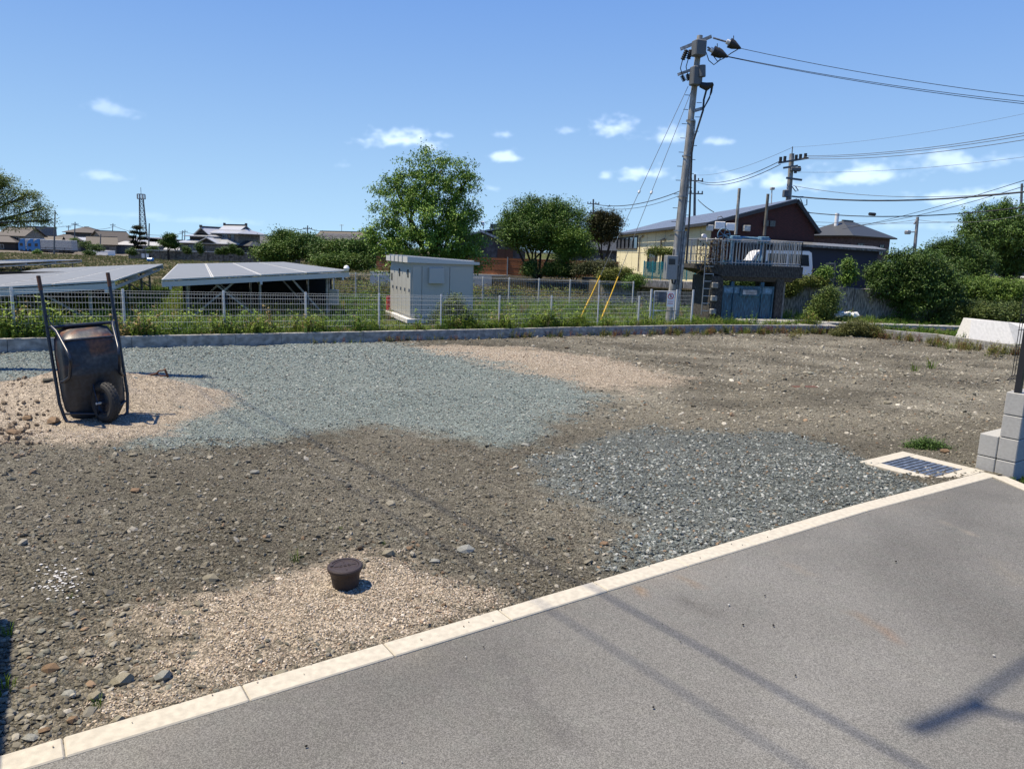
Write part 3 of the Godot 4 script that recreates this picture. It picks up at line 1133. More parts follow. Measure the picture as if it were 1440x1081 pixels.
	g = Geo.new()
	for k in 30:
		for s in [-1.0, 0.0, 1.0]:
			var a := TAU * (k + 0.5 * absf(s)) / 30.0
			g.boxt(wt * Transform3D(Basis(Vector3.UP, -a) * Basis(Vector3.BACK, -s * 0.42), Vector3(cos(a), 0, sin(a)) * (0.192 - absf(s) * 0.008) + Vector3(0, s * 0.025, 0)), Vector3(0.012, 0.016, 0.022))
	put(tyre, "tread", g, M.rubber)
	g = Geo.new()
	g.lathe([Vector2(0.115, -0.03), Vector2(0.105, -0.03), Vector2(0.09, -0.012), Vector2(0.03, -0.02), Vector2(0.022, -0.05), Vector2(0.0, -0.05)], wt, 20)
	g.lathe([Vector2(0.0, 0.05), Vector2(0.022, 0.05), Vector2(0.03, 0.02), Vector2(0.09, 0.012), Vector2(0.105, 0.03), Vector2(0.115, 0.03)], wt, 20)
	put(tyre, "rim", g, M.barrow_frame)
	g = Geo.new()
	g.tube([wt * Vector3(0, -0.1, 0), wt * Vector3(0, 0.1, 0)], 0.011, 8)
	put(tyre, "axle", g, M.steel_pale)
	for s in [-1.0, 1.0]:   # fork straps
		g = Geo.new()
		var h: Vector3 = wt * Vector3(0, s * 0.085, 0)
		g.bar(Vector3(h.x, 0.36, 0.16), h + Vector3(0, -0.02, 0), 0.007, 0.034)
		g.bar(h + Vector3(0, 0.02, 0), Vector3(h.x, 0.0, 0.14), 0.008, 0.034)
		put(o, "fork_strap", g, M.rust if s > 0 else fr)
		g = Geo.new()
		g.tube([Vector3(s * 0.28, 0.1 if s < 0 else 0.14, 0.02), Vector3(h.x, 0.06, 0.14)], 0.012, 8)
		put(o, "nose_stay", g, fr)


func make_shovel() -> void:
	var p := gspot(232, 531)
	p.y = lot_y(p.x, p.z) + 0.08
	var q := gspot(190, 529)
	q.y = lot_y(q.x, q.z) + 0.02
	var o := thing("shovel", "shovel lying in the sand pile with its brown D-shaped grip showing", "shovel", p)
	var d := (p - q).normalized()
	var up := Vector3.UP
	var sd := d.cross(up).normalized()
	var g := Geo.new()
	g.tube([q - p - d * 0.5 - Vector3(0, 0.14, 0), d * -0.12], 0.015, 8)
	put(o, "shaft", g, M.rust)
	g = Geo.new()
	var w := (sd * 0.35 + up * 0.6).normalized() * 0.055
	g.tube([d * -0.13, d * -0.08 + w * 0.8, d * 0.02 + w], 0.011, 6)
	g.tube([d * -0.13, d * -0.08 - w * 0.8, d * 0.02 - w], 0.011, 6)
	g.tube([d * 0.02 + w * 1.3, d * 0.02 - w * 1.3], 0.015, 8)
	put(o, "grip", g, M.rust)
	g = Geo.new()
	var e := q - p - d * 0.5 - Vector3(0, 0.14, 0)
	g.hexa([e + sd * -0.1 - up * 0.004, e + sd * 0.1 - up * 0.004, e - d * 0.28 + sd * 0.08 - up * 0.034, e - d * 0.28 - sd * 0.08 - up * 0.034, e + sd * -0.1, e + sd * 0.1, e - d * 0.28 + sd * 0.08 - up * 0.03, e - d * 0.28 - sd * 0.08 - up * 0.03])
	put(o, "blade", g, M.rust)


func make_rocks() -> void:
	var G := [0.3, 0.275, 0.205]
	var B := [0.29, 0.2, 0.125]
	var S := [0.34, 0.345, 0.31]
	var D := [0.13, 0.125, 0.1]
	var list := [[190, 680, 18, B, "brown stone on the bare soil nearest below the wheelbarrow's sand pile"], [262, 857, 24, G, "grey-brown stone with a dark side on the sand edge, left of the valve box"], [293, 803, 24, G, "flat grey stone half sunk in the sand above and left of the valve box"], [170, 950, 34, G, "large flat grey-brown stone, biggest in the stony bottom-left corner"],
		[228, 946, 26, S, "pale grey rounded stone on the sand's lower left edge"], [68, 930, 26, B, "light brown flat stone near the left edge, above the stony corner"], [32, 910, 20, G, "grey flat stone at the left edge beside the weeds"], [95, 968, 24, S, "bluish grey jagged stone in the stony bottom-left corner"], [133, 976, 24, G, "round tan stone beside a grass tuft in the stony corner"],
		[43, 1030, 24, S, "pale bluish rock at the end of the kerb strip in the bottom-left corner"], [62, 1018, 18, B, "rust-brown stone beside the pale bluish rock"], [100, 1006, 20, B, "dark brown cracked stone just above the first kerb block"], [397, 938, 18, G, "greenish flat stone touching the kerb strip below the sand"], [358, 659, 16, S, "pale grey flat stone on the soil right of the brown stone"], [187, 633, 14, G, "small upright stone at the lower rim of the sand pile"],
		[545, 777, 20, G, "pale flat stone on the sand right of the valve box"], [575, 765, 14, B, "reddish thin stone at the top edge of the near sand patch"], [612, 782, 16, S, "grey stone at the right edge of the near sand patch"], [652, 765, 26, S, "larger pale grey stone between the near sand and the coarse gravel"], [268, 1, 0, G, ""], [70, 567, 16, D, "dark green-grey stone lying on the sand pile left of the wheelbarrow"], [75, 592, 22, B, "brown rectangular lump of earth on the front of the sand pile"],
		[38, 590, 16, B, "crumbly brown clod at the left end of the sand pile"], [20, 606, 22, B, "largest brown clod at the photo's left edge beside the sand pile"], [42, 500, 0, G, ""], [740, 620, 14, S, "white flat stone on the soil between the pale and the coarse gravel"], [345, 663, 0, G, ""], [720, 895, 0, G, ""], [640, 768, 0, B, ""], [265, 990, 16, B, "rust-red stone touching the kerb strip in the stony corner"], [165, 1005, 18, G, "grey-green broken stone beside the kerb strip's second block"],
		[118, 930, 0, G, ""], [195, 785, 14, D, "dark lump on the soil above the left sand edge"], [470, 640, 14, G, "tan stone on the bare soil straight above the valve box"], [248, 640, 12, S, "pale pebble on the soil right of the wheelbarrow's shadow"], [850, 760, 16, B, "orange-brown stone at the lower edge of the coarse gravel"], [1010, 640, 0, S, ""], [1250, 560, 14, G, "tan flat stone on the far right of the lot before the grate"], [1330, 630, 16, B, "reddish stone among weeds between the grate and the block wall"]]
	rng.seed = 31
	var meshes := [stone_mesh(41, 0.5), stone_mesh(42, 0.65), stone_mesh(43, 0.42), stone_mesh(44, 0.8)]
	for q in list:
		if q[2] == 0:
			continue
		var p := gspot(q[0], q[1] + 2)
		var s: float = q[2] / F * -p.z * 1.1
		p.y = lot_y(p.x, p.z) + s * 0.1
		var g := Geo.new()
		var src: ArrayMesh = meshes[rng.randi() % 4]
		var a := src.surface_get_arrays(0)
		g.v = a[Mesh.ARRAY_VERTEX]
		g.n = a[Mesh.ARRAY_NORMAL]
		g.ix = a[Mesh.ARRAY_INDEX]
		var k := rng.randf_range(0.8, 1.1)
		for i in g.v.size():
			g.c.append(Color(q[3][0] * k, q[3][1] * k, q[3][2] * k))
		var o := solo("rock", g, M.rock, q[4], "rock", p, rng.randf_range(-0.6, 0.6), "loose rocks on the lot")
		o.scale = Vector3(s, s * 0.85, s)
	# white plaster chips
	var xf := []
	var tint := []
	for i in 110:
		var p := gspot(82 + rng.randfn() * 20.0, 812 + rng.randfn() * 13.0)
		var s := rng.randf_range(0.006, 0.024)
		p.y = lot_y(p.x, p.z) + s * 0.25
		xf.append(Transform3D(Basis(Vector3.UP, rng.randf() * 6.0).scaled(Vector3(s, s * 0.5, s)), p))
		tint.append(Color(0.78, 0.78, 0.76))
	tag(many(self, "plaster_rubble", meshes[2], M.stone, xf, tint), "white plaster chips scattered on the soil near the left edge", "rubble")
	# stony corner: many middling stones, left of the near sand
	xf = []
	tint = []
	for i in 900:
		var p := gspot(-30 + 330 * pow(rng.randf(), 1.6), 845 + rng.randf() * 210)
		if strip_side(p.x, p.z) < 0.03 or zone(p.x, p.z) == 2 and rng.randf() < 0.8:
			continue
		var s := rng.randf_range(0.012, 0.05) * rng.randf_range(0.5, 1.0)
		p.y = lot_y(p.x, p.z) + s * 0.12
		xf.append(Transform3D(Basis.from_euler(Vector3(rng.randf_range(-0.3, 0.3), rng.randf() * 6.0, rng.randf_range(-0.3, 0.3))).scaled(Vector3(s, s * 0.8, s)), p))
		tint.append(stone_color(0) * rng.randf_range(0.9, 1.3))
	tag(many(self, "corner_rubble", meshes[0], M.stone, xf, tint), "broken brown and grey stones heaped in the bottom-left corner by the kerb strip", "rubble")
	xf = []
	tint = []
	for i in 170:   # earth clods heaped at the left end of the sand pile
		var p := gspot(22 + rng.randfn() * 22.0, 600 + rng.randfn() * 20.0)
		var s := rng.randf_range(0.02, 0.075) * rng.randf_range(0.3, 1.0)
		p.y = lot_y(p.x, p.z) + s * 0.2
		xf.append(Transform3D(Basis.from_euler(Vector3(rng.randf(), rng.randf() * 6.0, rng.randf())).scaled(v3(s)), p))
		tint.append(Color(0.3, 0.235, 0.165) * rng.randf_range(0.7, 1.3))
	tag(many(self, "earth_rubble", meshes[3], M.stone, xf, tint), "brown earth clods at the left end of the sand pile", "rubble")
	var g := Geo.new()
	g.bevel(Transform3D.IDENTITY, Vector3(0.42, 0.012, 0.14), 0.004)
	var p := gspot(1133, 541)
	p.y = lot_y(p.x, p.z) + 0.012
	solo("rusty_plate", g, M.rust, "thin rust-brown plate lying on the soil in the right half of the lot", "metal plate", p, 0.2)


func make_shade_casters() -> void:
	# a house wall and a utility pole just left of the picture, and the cables over the road: their shade falls on the lot and the asphalt
	var w := thing("garden_wall", "grey block garden wall just left of the lot", "wall", Vector3(-2.05, -0.1, -1.55))
	w.rotation.y = 0.56
	for r in 9:
		for c in 7:
			var g := Geo.new()
			g.bevel(Transform3D(Basis(Vector3.UP, PI / 2), Vector3.ZERO), Vector3(0.394, 0.194, 0.15), 0.005)
			put(w, "block", g, M.block_grey).position = Vector3(0, 0.1 + r * 0.2, 1.0 - c * 0.4 - 0.2)
	var p := thing("utility_pole", "concrete utility pole left of the lot whose shade crosses the pale gravel", "utility pole", Vector3(-8.5, fall(10.7) + 0.1, -10.75))
	var g := Geo.new()
	g.tube([Vector3.ZERO, Vector3(0, 9.2, 0)], [0.15, 0.095], 12)
	put(p, "pole", g, M.pole)
	g = Geo.new()
	g.bar(Vector3(-0.6, 8.7, 0.12), Vector3(0.6, 8.7, 0.12), 0.08, 0.08)
	put(p, "crossarm", g, M.galv)
	var p2 := thing("utility_pole", "concrete utility pole behind the viewer on the right", "utility pole", Vector3(4.77, 0, 5.4))
	g = Geo.new()
	g.tube([Vector3.ZERO, Vector3(0, 9.2, 0)], [0.15, 0.095], 12)
	put(p2, "pole", g, M.pole)
	var a := Vector3(-8.5, 9.0, -10.75)
	var e := Vector3(4.77, 6.2, 5.2)
	for q in [[0.0, 0.0, 0.011, "thick black cable over the road, upper of the two that shade the asphalt"], [-0.42, 0.0, 0.0075, "thin black cable over the road, lower of the two that shade the asphalt"]]:
		wire("overhead_cable", q[3], a + Vector3(q[0], q[1], 0.12), e + Vector3(q[0], q[1], 0), 0.45, q[2], "cables crossing above the road")
	# a drop cable with a splice case, off to the right
	var s := Vector3(-2.1, 9.0, -2.68)
	var t := thing("drop_cable", "thick service cable with a black splice case above the road", "cable", s)
	g = Geo.new()
	g.tube([Vector3.ZERO, Vector3(1.6, 0.1, -1.15), Vector3(4.5, 0.5, -3.2)], 0.02, 8)
	put(t, "cable", g, M.cable)
	g = Geo.new()
	g.tube([Vector3(-0.2, -0.02, 0.1), Vector3(-0.15, 0, 0.08), Vector3(0.15, 0, -0.08), Vector3(0.2, 0, -0.1)], [0.02, 0.034, 0.034, 0.02], 10)
	put(t, "splice_case", g, M.black)
	g = Geo.new()
	g.tube([Vector3(0.15, 0, -0.05), Vector3(0.5, -0.1, 0.05), Vector3(0.75, -0.1, 0.35), Vector3(0.8, 0, 0.8), Vector3(0.6, 0.2, 1.6), Vector3(0.2, 0.6, 3.0)], 0.016, 6)
	put(t, "loop", g, M.cable)


func wire(called: String, label: String, a: Vector3, b: Vector3, sag: float, r: float, group := "", m: Material = null) -> MeshInstance3D:
	var g := Geo.new()
	var pts := []
	for i in 17:
		var t := i / 16.0
		pts.append((b - a) * t + Vector3(0, -sag * 4.0 * t * (1.0 - t), 0))
	g.tube(pts, r, 4)
	return solo(called, g, m if m else M.cable, label, "cable", a, 0.0, group)


# ---------------------------------------------------------------- fences, cabinet, solar tables
func fence_run(label: String, posts: Array, ht: float, post_r: float, m: Material, wm: Material, step := 0.055, wr := 0.0024) -> Node3D:
	var o := thing("wire_fence", label, "fence", posts[0])
	for p in posts:
		var g := Geo.new()
		var q: Vector3 = p - posts[0]
		g.tube([q + Vector3(0, -0.2, 0), q + Vector3(0, ht + 0.03, 0)], post_r, 8)
		put(o, "post", g, m)
	for i in posts.size() - 1:
		var a: Vector3 = posts[i] - posts[0]
		var b: Vector3 = posts[i + 1] - posts[0]
		var d := b - a
		var nn := Vector3(-d.z, 0, d.x).normalized() * (post_r + 0.012)
		if (nn).dot(EYE - posts[i]) < 0:
			nn = -nn
		var g := Geo.new()
		var k := int(d.length() / step)
		for j in k + 1:
			var q := a + d * (float(j) / k) + nn
			g.tube([q + Vector3(0, 0.06, 0), q + Vector3(0, ht - 0.05, 0), q + nn.normalized() * 0.03 + Vector3(0, ht, 0)], wr, 3, false)
		for h in [0.06, 0.18, 0.31, 0.44, 0.57, 0.7, ht - 0.13, ht - 0.05]:
			g.tube([a + nn + Vector3(0, h, 0), b + nn + Vector3(0, h, 0)], wr * 1.6, 3, false)
		g.tube([a + nn + nn.normalized() * 0.03 + Vector3(0, ht, 0), b + nn + nn.normalized() * 0.03 + Vector3(0, ht, 0)], wr * 1.2, 3, false)
		put(o, "mesh_panel", g, wm)
	return o


func make_fences() -> void:
	# along the kerb, posts 1.7 to 1.9 m apart
	var posts := []
	for q in [[-160, 0], [16, 0], [172, 0], [313, 0], [428, 0], [531, 0], [618, 0], [700, 0], [773, 0], [839, 0], [896, 0]]:
		var x: float = q[0]
		# where the post's column crosses a line 0.45 m behind the kerb
		var best := Vector3.ZERO
		var lo := 8.0
		var hi := 30.0
		for i in 40:
			var m := (lo + hi) / 2.0
			var p := spot(x + 2, 440, m)
			if kerb_dist(p.x, p.z) > -0.45:
				lo = m
			else:
				hi = m
			best = p
		posts.append(Vector3(best.x, fall(-best.z) + 0.15, best.z))
	fence_run("long pale wire mesh fence on round posts behind the concrete kerb", posts, 0.94, 0.027, M.fence_white, M.wire_pale)
	# the taller bay with the gate in front of the utility pole
	var o := thing("fence_gate", "narrow wire mesh gate with the warning sign in front of the big utility pole", "gate", land(944, 24.6))
	var r0 := o.position
	var a := land(921, 24.4) - r0
	var b := land(950, 24.8) - r0
	for q in [[land(917, 24.35), "gate_post"], [land(953, 24.85), "gate_post"], [land(976, 25.2), "gate_post"]]:
		var g := Geo.new()
		g.tube([q[0] - r0, q[0] - r0 + Vector3(0, 1.32, 0)], 0.035, 8)
		put(o, q[1], g, M.fence_white)
	var g := Geo.new()
	for h in [0.12, 0.62, 1.26]:
		g.tube([a + Vector3(0, h, 0.03), b + Vector3(0, h, 0.03)], 0.018, 6)
	for q in [a, b]:
		g.tube([q + Vector3(0, 0.12, 0.03), q + Vector3(0, 1.26, 0.03)], 0.018, 6)
	put(o, "gate_frame", g, M.fence_white)
	g = Geo.new()
	for s in [[land(897, 24.0) - r0, land(917, 24.35) - r0], [a, b], [land(953, 24.85) - r0, land(976, 25.2) - r0]]:
		var d: Vector3 = s[1] - s[0]
		var k := int(d.length() / 0.055)
		for j in k + 1:
			g.tube([s[0] + d * (float(j) / k) + Vector3(0, 0.12, 0.02), s[0] + d * (float(j) / k) + Vector3(0, 1.24, 0.02)], 0.0032, 3, false)
		for h in 10:
			g.tube([s[0] + Vector3(0, 0.12 + h * 0.124, 0.02), s[1] + Vector3(0, 0.12 + h * 0.124, 0.02)], 0.0033, 3, false)
	put(o, "mesh_panel", g, M.wire_pale)
	g = Geo.new()
	g.tube([a + Vector3(-0.2, 0.63, 0.06), b + Vector3(0.12, 0.63, 0.06)], 0.014, 6)
	put(o, "latch_bar", g, M.galv)
	g = Geo.new()
	g.box(a.lerp(b, 0.3) + Vector3(-0.02, 1.07, 0.05), Vector3(0.42, 0.34, 0.01), 0.1)
	put(o, "notice_plate", g, M.grey_blue)
	var s := thing("warning_sign", "small white keep-out sign with a red ring hung on the mesh gate", "sign", land(944.5, 24.5) + Vector3(0, 0.8, 0.02), 0.1)
	g = Geo.new()
	g.bevel(Transform3D(Basis.IDENTITY, Vector3(0, 0.2, 0)), Vector3(0.24, 0.48, 0.012), 0.004)
	put(s, "board", g, M.white)
	g = Geo.new()
	var ring := Transform3D(Basis(Vector3.RIGHT, PI / 2), Vector3(0, 0.31, 0.008))
	g.lathe([Vector2(0.1, -0.003), Vector2(0.1, 0.003), Vector2(0.078, 0.003), Vector2(0.078, -0.003)], ring, 24)
	g.boxt(Transform3D(Basis(Vector3.BACK, -0.8), Vector3(0, 0.31, 0.009)), Vector3(0.17, 0.018, 0.004))
	put(s, "red_ring", g, M.red)
	g = Geo.new()
	g.box(Vector3(0.0, 0.3, 0.008), Vector3(0.03, 0.08, 0.004))
	g.boxt(Transform3D(Basis(Vector3.BACK, 0.5), Vector3(-0.016, 0.335, 0.008)), Vector3(0.05, 0.014, 0.004))
	g.lathe([Vector2(0.0, 0.003), Vector2(0.014, 0.003), Vector2(0.014, 0.0)], Transform3D(Basis(Vector3.RIGHT, PI / 2), Vector3(0.0, 0.358, 0.008)), 12)
	put(s, "black_figure", g, M.black)
	g = Geo.new()
	for k in 5:
		g.box(Vector3(-0.072 + k * 0.036, 0.07, 0.008), Vector3(0.022, 0.03, 0.004))
		g.box(Vector3(-0.072 + k * 0.036, 0.14, 0.008), Vector3(0.022, 0.022, 0.004))
	put(s, "red_lettering", g, M.red)
	# second run, far side of the field
	posts = []
	for x in [300, 345, 392, 432, 469, 500, 533, 570, 606, 642, 679, 716, 758, 802, 843, 891]:
		posts.append(land(x, 33.0) + Vector3(0, 0.12, 0))
	fence_run("farther pale wire mesh fence across the weedy field behind the grey cabinet", posts, 1.22, 0.034, M.fence_white, M.wire_pale, 0.075, 0.004)


func make_cabinet() -> void:
	# near corner, left corner and right corner on the ground
	var c := Vector3(-3.08, fall(22.3) + 0.18, -22.0)
	var ex := Vector3(-0.38, 0, -0.925)   # along the door front, away to the left
	var ez := Vector3(0.925, 0, -0.38)   # along the side, away to the right
	var o := thing("transformer_cabinet", "pale grey steel transformer cabinet with five doors and a ribbed roof behind the fence", "cabinet", c)
	var L := 2.7    # door front
	var D := 1.95   # side
	var H := 1.77
	var at := func(u: float, y: float, v: float) -> Vector3: return ex * u + Vector3(0, y, 0) + ez * v
	var g := Geo.new()
	g.hexa([at.call(-0.14, 0.0, -0.14), at.call(L + 0.14, 0.0, -0.14), at.call(L + 0.14, 0.0, D + 0.14), at.call(-0.14, 0.0, D + 0.14), at.call(-0.14, 0.12, -0.14), at.call(L + 0.14, 0.12, -0.14), at.call(L + 0.14, 0.12, D + 0.14), at.call(-0.14, 0.12, D + 0.14)])
	put(o, "concrete_base", g, M.concrete_pale)
	g = Geo.new()
	g.hexa([at.call(0.02, 0.12, 0.02), at.call(L - 0.02, 0.12, 0.02), at.call(L - 0.02, 0.12, D), at.call(0.02, 0.12, D), at.call(0.02, H, 0.02), at.call(L - 0.02, H, 0.02), at.call(L - 0.02, H, D), at.call(0.02, H, D)])
	put(o, "body", g, M.cabinet_light)
	for i in 5:
		g = Geo.new()
		var u0 := 0.03 + i * (L - 0.06) / 5.0
		var u1 := u0 + (L - 0.06) / 5.0 - 0.02
		g.hexa([at.call(u0, 0.2, -0.012), at.call(u1, 0.2, -0.012), at.call(u1, 0.2, 0.02), at.call(u0, 0.2, 0.02), at.call(u0, H - 0.18, -0.012), at.call(u1, H - 0.18, -0.012), at.call(u1, H - 0.18, 0.02), at.call(u0, H - 0.18, 0.02)])
		var dr := put(o, "door", g, M.cabinet_light)
		g = Geo.new()
		g.bar(at.call(u0 + 0.08, 0.9, -0.03), at.call(u0 + 0.08, 1.0, -0.03), 0.03, 0.035)
		put(dr, "handle", g, M.galv)
		if i in [0, 2, 4]:
			g = Geo.new()
			var y0 := 1.15 if i == 4 else 1.33
			g.hexa([at.call(u0 + 0.2, y0, -0.02), at.call(u0 + 0.36, y0, -0.02), at.call(u0 + 0.36, y0, 0.0), at.call(u0 + 0.2, y0, 0.0), at.call(u0 + 0.2, y0 + 0.23, -0.02), at.call(u0 + 0.36, y0 + 0.23, -0.02), at.call(u0 + 0.36, y0 + 0.23, 0.0), at.call(u0 + 0.2, y0 + 0.23, 0.0)])
			put(dr, "window", g, M.glass)
	for i in 3:   # side panels with seams
		g = Geo.new()
		var v0: float = [0.05, 0.34, 1.2][i]
		var v1: float = [0.32, 1.18, D - 0.06][i]
		g.hexa([at.call(-0.008, 0.16, v0), at.call(0.022, 0.16, v0), at.call(0.022, 0.16, v1), at.call(-0.008, 0.16, v1), at.call(-0.008, H - 0.1, v0), at.call(0.022, H - 0.1, v0), at.call(0.022, H - 0.1, v1), at.call(-0.008, H - 0.1, v1)])
		put(o, "side_panel", g, M.cabinet_light)
	g = Geo.new()
	g.hexa([at.call(-0.14, 1.18, 0.52), at.call(0.0, 1.18, 0.52), at.call(0.0, 1.18, 0.99), at.call(-0.14, 1.18, 0.99), at.call(-0.12, 1.62, 0.53), at.call(0.0, 1.64, 0.52), at.call(0.0, 1.64, 0.99), at.call(-0.12, 1.62, 0.98)])
	put(o, "vent_hood", g, M.cabinet_light)
	g = Geo.new()   # sloped roof, higher over the doors
	g.hexa([at.call(-0.07, H, -0.13), at.call(L + 0.07, H, -0.13), at.call(L + 0.07, H - 0.02, D + 0.16), at.call(-0.07, H - 0.02, D + 0.16), at.call(-0.07, H + 0.17, -0.13), at.call(L + 0.07, H + 0.17, -0.13), at.call(L + 0.07, H + 0.06, D + 0.16), at.call(-0.07, H + 0.06, D + 0.16)])
	var rf := put(o, "roof", g, M.cabinet_roof)
	for i in 4:
		g = Geo.new()
		var u := 0.5 + i * 0.52
		g.hexa([at.call(u, H + 0.01, -0.16), at.call(u + 0.07, H + 0.01, -0.16), at.call(u + 0.07, H + 0.03, D + 0.18), at.call(u, H + 0.03, D + 0.18), at.call(u, H + 0.21, -0.16), at.call(u + 0.07, H + 0.21, -0.16), at.call(u + 0.07, H + 0.1, D + 0.18), at.call(u, H + 0.1, D + 0.18)])
		put(rf, "roof_rib", g, M.cabinet_roof)
	g = Geo.new()
	g.hexa([at.call(L + 0.02, 0.16, -0.1), at.call(L + 0.14, 0.16, -0.1), at.call(L + 0.14, 0.16, 0.02), at.call(L + 0.02, 0.16, 0.02), at.call(L + 0.02, 0.62, -0.1), at.call(L + 0.14, 0.62, -0.1), at.call(L + 0.14, 0.62, 0.02), at.call(L + 0.02, 0.62, 0.02)])
	solo("red_box", g, M.red, "narrow red box standing at the left end of the grey cabinet", "box", c + Vector3(0, -0.02, 0))


func solar_table(label: String, p: Array, legs: Array, rows: int, cols: int) -> void:   # p: near-left, near-right, far-right, far-left corners of the top
	var o := thing("solar_table", label, "solar panels", Vector3(p[0].x, fall(-p[0].z), p[0].z), 0.0, "solar tables in the field")
	var r := o.position
	var nn: Vector3 = (p[1] - p[0]).cross(p[3] - p[0]).normalized()
	if nn.y < 0:
		nn = -nn
	var at := func(u: float, w: float) -> Vector3: return p[0].lerp(p[1], u).lerp(p[3].lerp(p[2], u), w) - r
	for i in rows:
		for j in cols:
			var u0 := float(i) / rows + 0.0015
			var u1 := float(i + 1) / rows - 0.0015
			var w0 := float(j) / cols + 0.0012
			var w1 := float(j + 1) / cols - 0.0012
			var g := Geo.new()
			g.plate([at.call(u0, w0), at.call(u1, w0), at.call(u1, w1), at.call(u0, w1)], 0.035)
			var q := put(o, "panel", g, M.steel_pale)
			g = Geo.new()
			var du := (u1 - u0) * 0.025
			var dw := (w1 - w0) * 0.02
			g.quad(at.call(u0 + du, w0 + dw) + nn * 0.004, at.call(u1 - du, w0 + dw) + nn * 0.004, at.call(u1 - du, w1 - dw) + nn * 0.004, at.call(u0 + du, w1 - dw) + nn * 0.004, nn)
			put(q, "glass", g, M.panel)
	var g: Geo
	for w in [0.005, 0.33, 0.66, 0.995]:   # beams below, across and along
		g = Geo.new()
		g.bar(at.call(0.0, w) - nn * 0.13, at.call(1.0, w) - nn * 0.13, 0.08, 0.14)
		put(o, "cross_beam", g, M.steel_pale)
	for u in [0.04, 0.5, 0.96]:
		g = Geo.new()
		g.bar(at.call(u, 0.0) - nn * 0.24, at.call(u, 1.0) - nn * 0.24, 0.06, 0.08)
		put(o, "purlin", g, M.steel_pale)
	for w in legs:
		for u in [0.12, 0.5, 0.88]:
			g = Geo.new()
			var top: Vector3 = at.call(u, w) - nn * 0.2
			g.tube([top, Vector3(top.x, -0.3, top.z)], 0.04, 6)
			put(o, "leg", g, M.galv)
		for q in [[0.12, 0.36], [0.5, 0.26], [0.88, 0.68]]:
			g = Geo.new()
			var a: Vector3 = at.call(q[0], w)
			g.bar(Vector3(a.x, 0.12, a.z), at.call(q[1], w) - nn * 0.2, 0.05, 0.05)
			put(o, "brace", g, M.galv)


func make_solar() -> void:
	solar_table("solar table behind the fence in the middle, its low near corner beside the left table", [spot(226, 393, 20.0), spot(491, 380, 22.5), spot(400, 368.2, 36.0), spot(249, 371, 34.0)], [0.03, 0.28, 0.52, 0.76, 0.97], 4, 14)
	solar_table("solar table behind the fence at the left edge, behind the wheelbarrow's handles", [spot(-230, 417, 15.5), spot(160, 394, 18.0), spot(229, 371, 33.0), spot(60, 377.5, 31.0)], [0.03, 0.28, 0.52, 0.76, 0.97], 4, 14)
	for q in [["black sheet added for the deep shade under the middle solar table", 22.5, 226.0, 486.0, 30.0], ["black sheet added for the deep shade under the left solar table", 21.5, -200.0, 170.0, 24.0]]:
		var n := Geo.new()  # sheet added where the space below the table is only in shade
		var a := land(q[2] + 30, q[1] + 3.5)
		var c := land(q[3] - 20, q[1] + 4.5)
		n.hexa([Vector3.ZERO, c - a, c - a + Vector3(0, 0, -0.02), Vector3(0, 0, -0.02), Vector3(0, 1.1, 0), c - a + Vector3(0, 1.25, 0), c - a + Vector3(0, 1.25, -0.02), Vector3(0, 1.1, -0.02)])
		solo("added_shade_sheet", n, M.shade_sheet, q[0], "shade_sheet", a)
	solar_table("low dark solar table farther back at the left edge, seen edge-on", [spot(-120, 373, 52.0), spot(-10, 370.5, 55.0), spot(115, 365, 68.0), spot(20, 364.6, 66.0)], [0.03, 0.35, 0.68, 0.97], 2, 8)
	var g := Geo.new()
	g.lathe([Vector2(0, -0.09), Vector2(0.06, -0.065), Vector2(0.09, 0), Vector2(0.06, 0.065), Vector2(0, 0.09)], Transform3D.IDENTITY, 12)
	solo("white_ball", g, M.white, "white ball cap on the raised right tip of the middle solar table", "ball", spot(487, 377, 22.4))
	var o := thing("inverter_box", "grey inverter box on a post under the middle solar table's right end", "box", land(462, 24.0))
	g = Geo.new()
	g.tube([Vector3.ZERO, Vector3(0, 1.5, 0)], 0.045, 8)
	put(o, "post", g, M.galv)
	g = Geo.new()
	g.bevel(Transform3D(Basis.IDENTITY, Vector3(0.18, 0.75, 0.06)), Vector3(0.3, 0.5, 0.18), 0.015)
	put(o, "box", g, M.steel_pale)


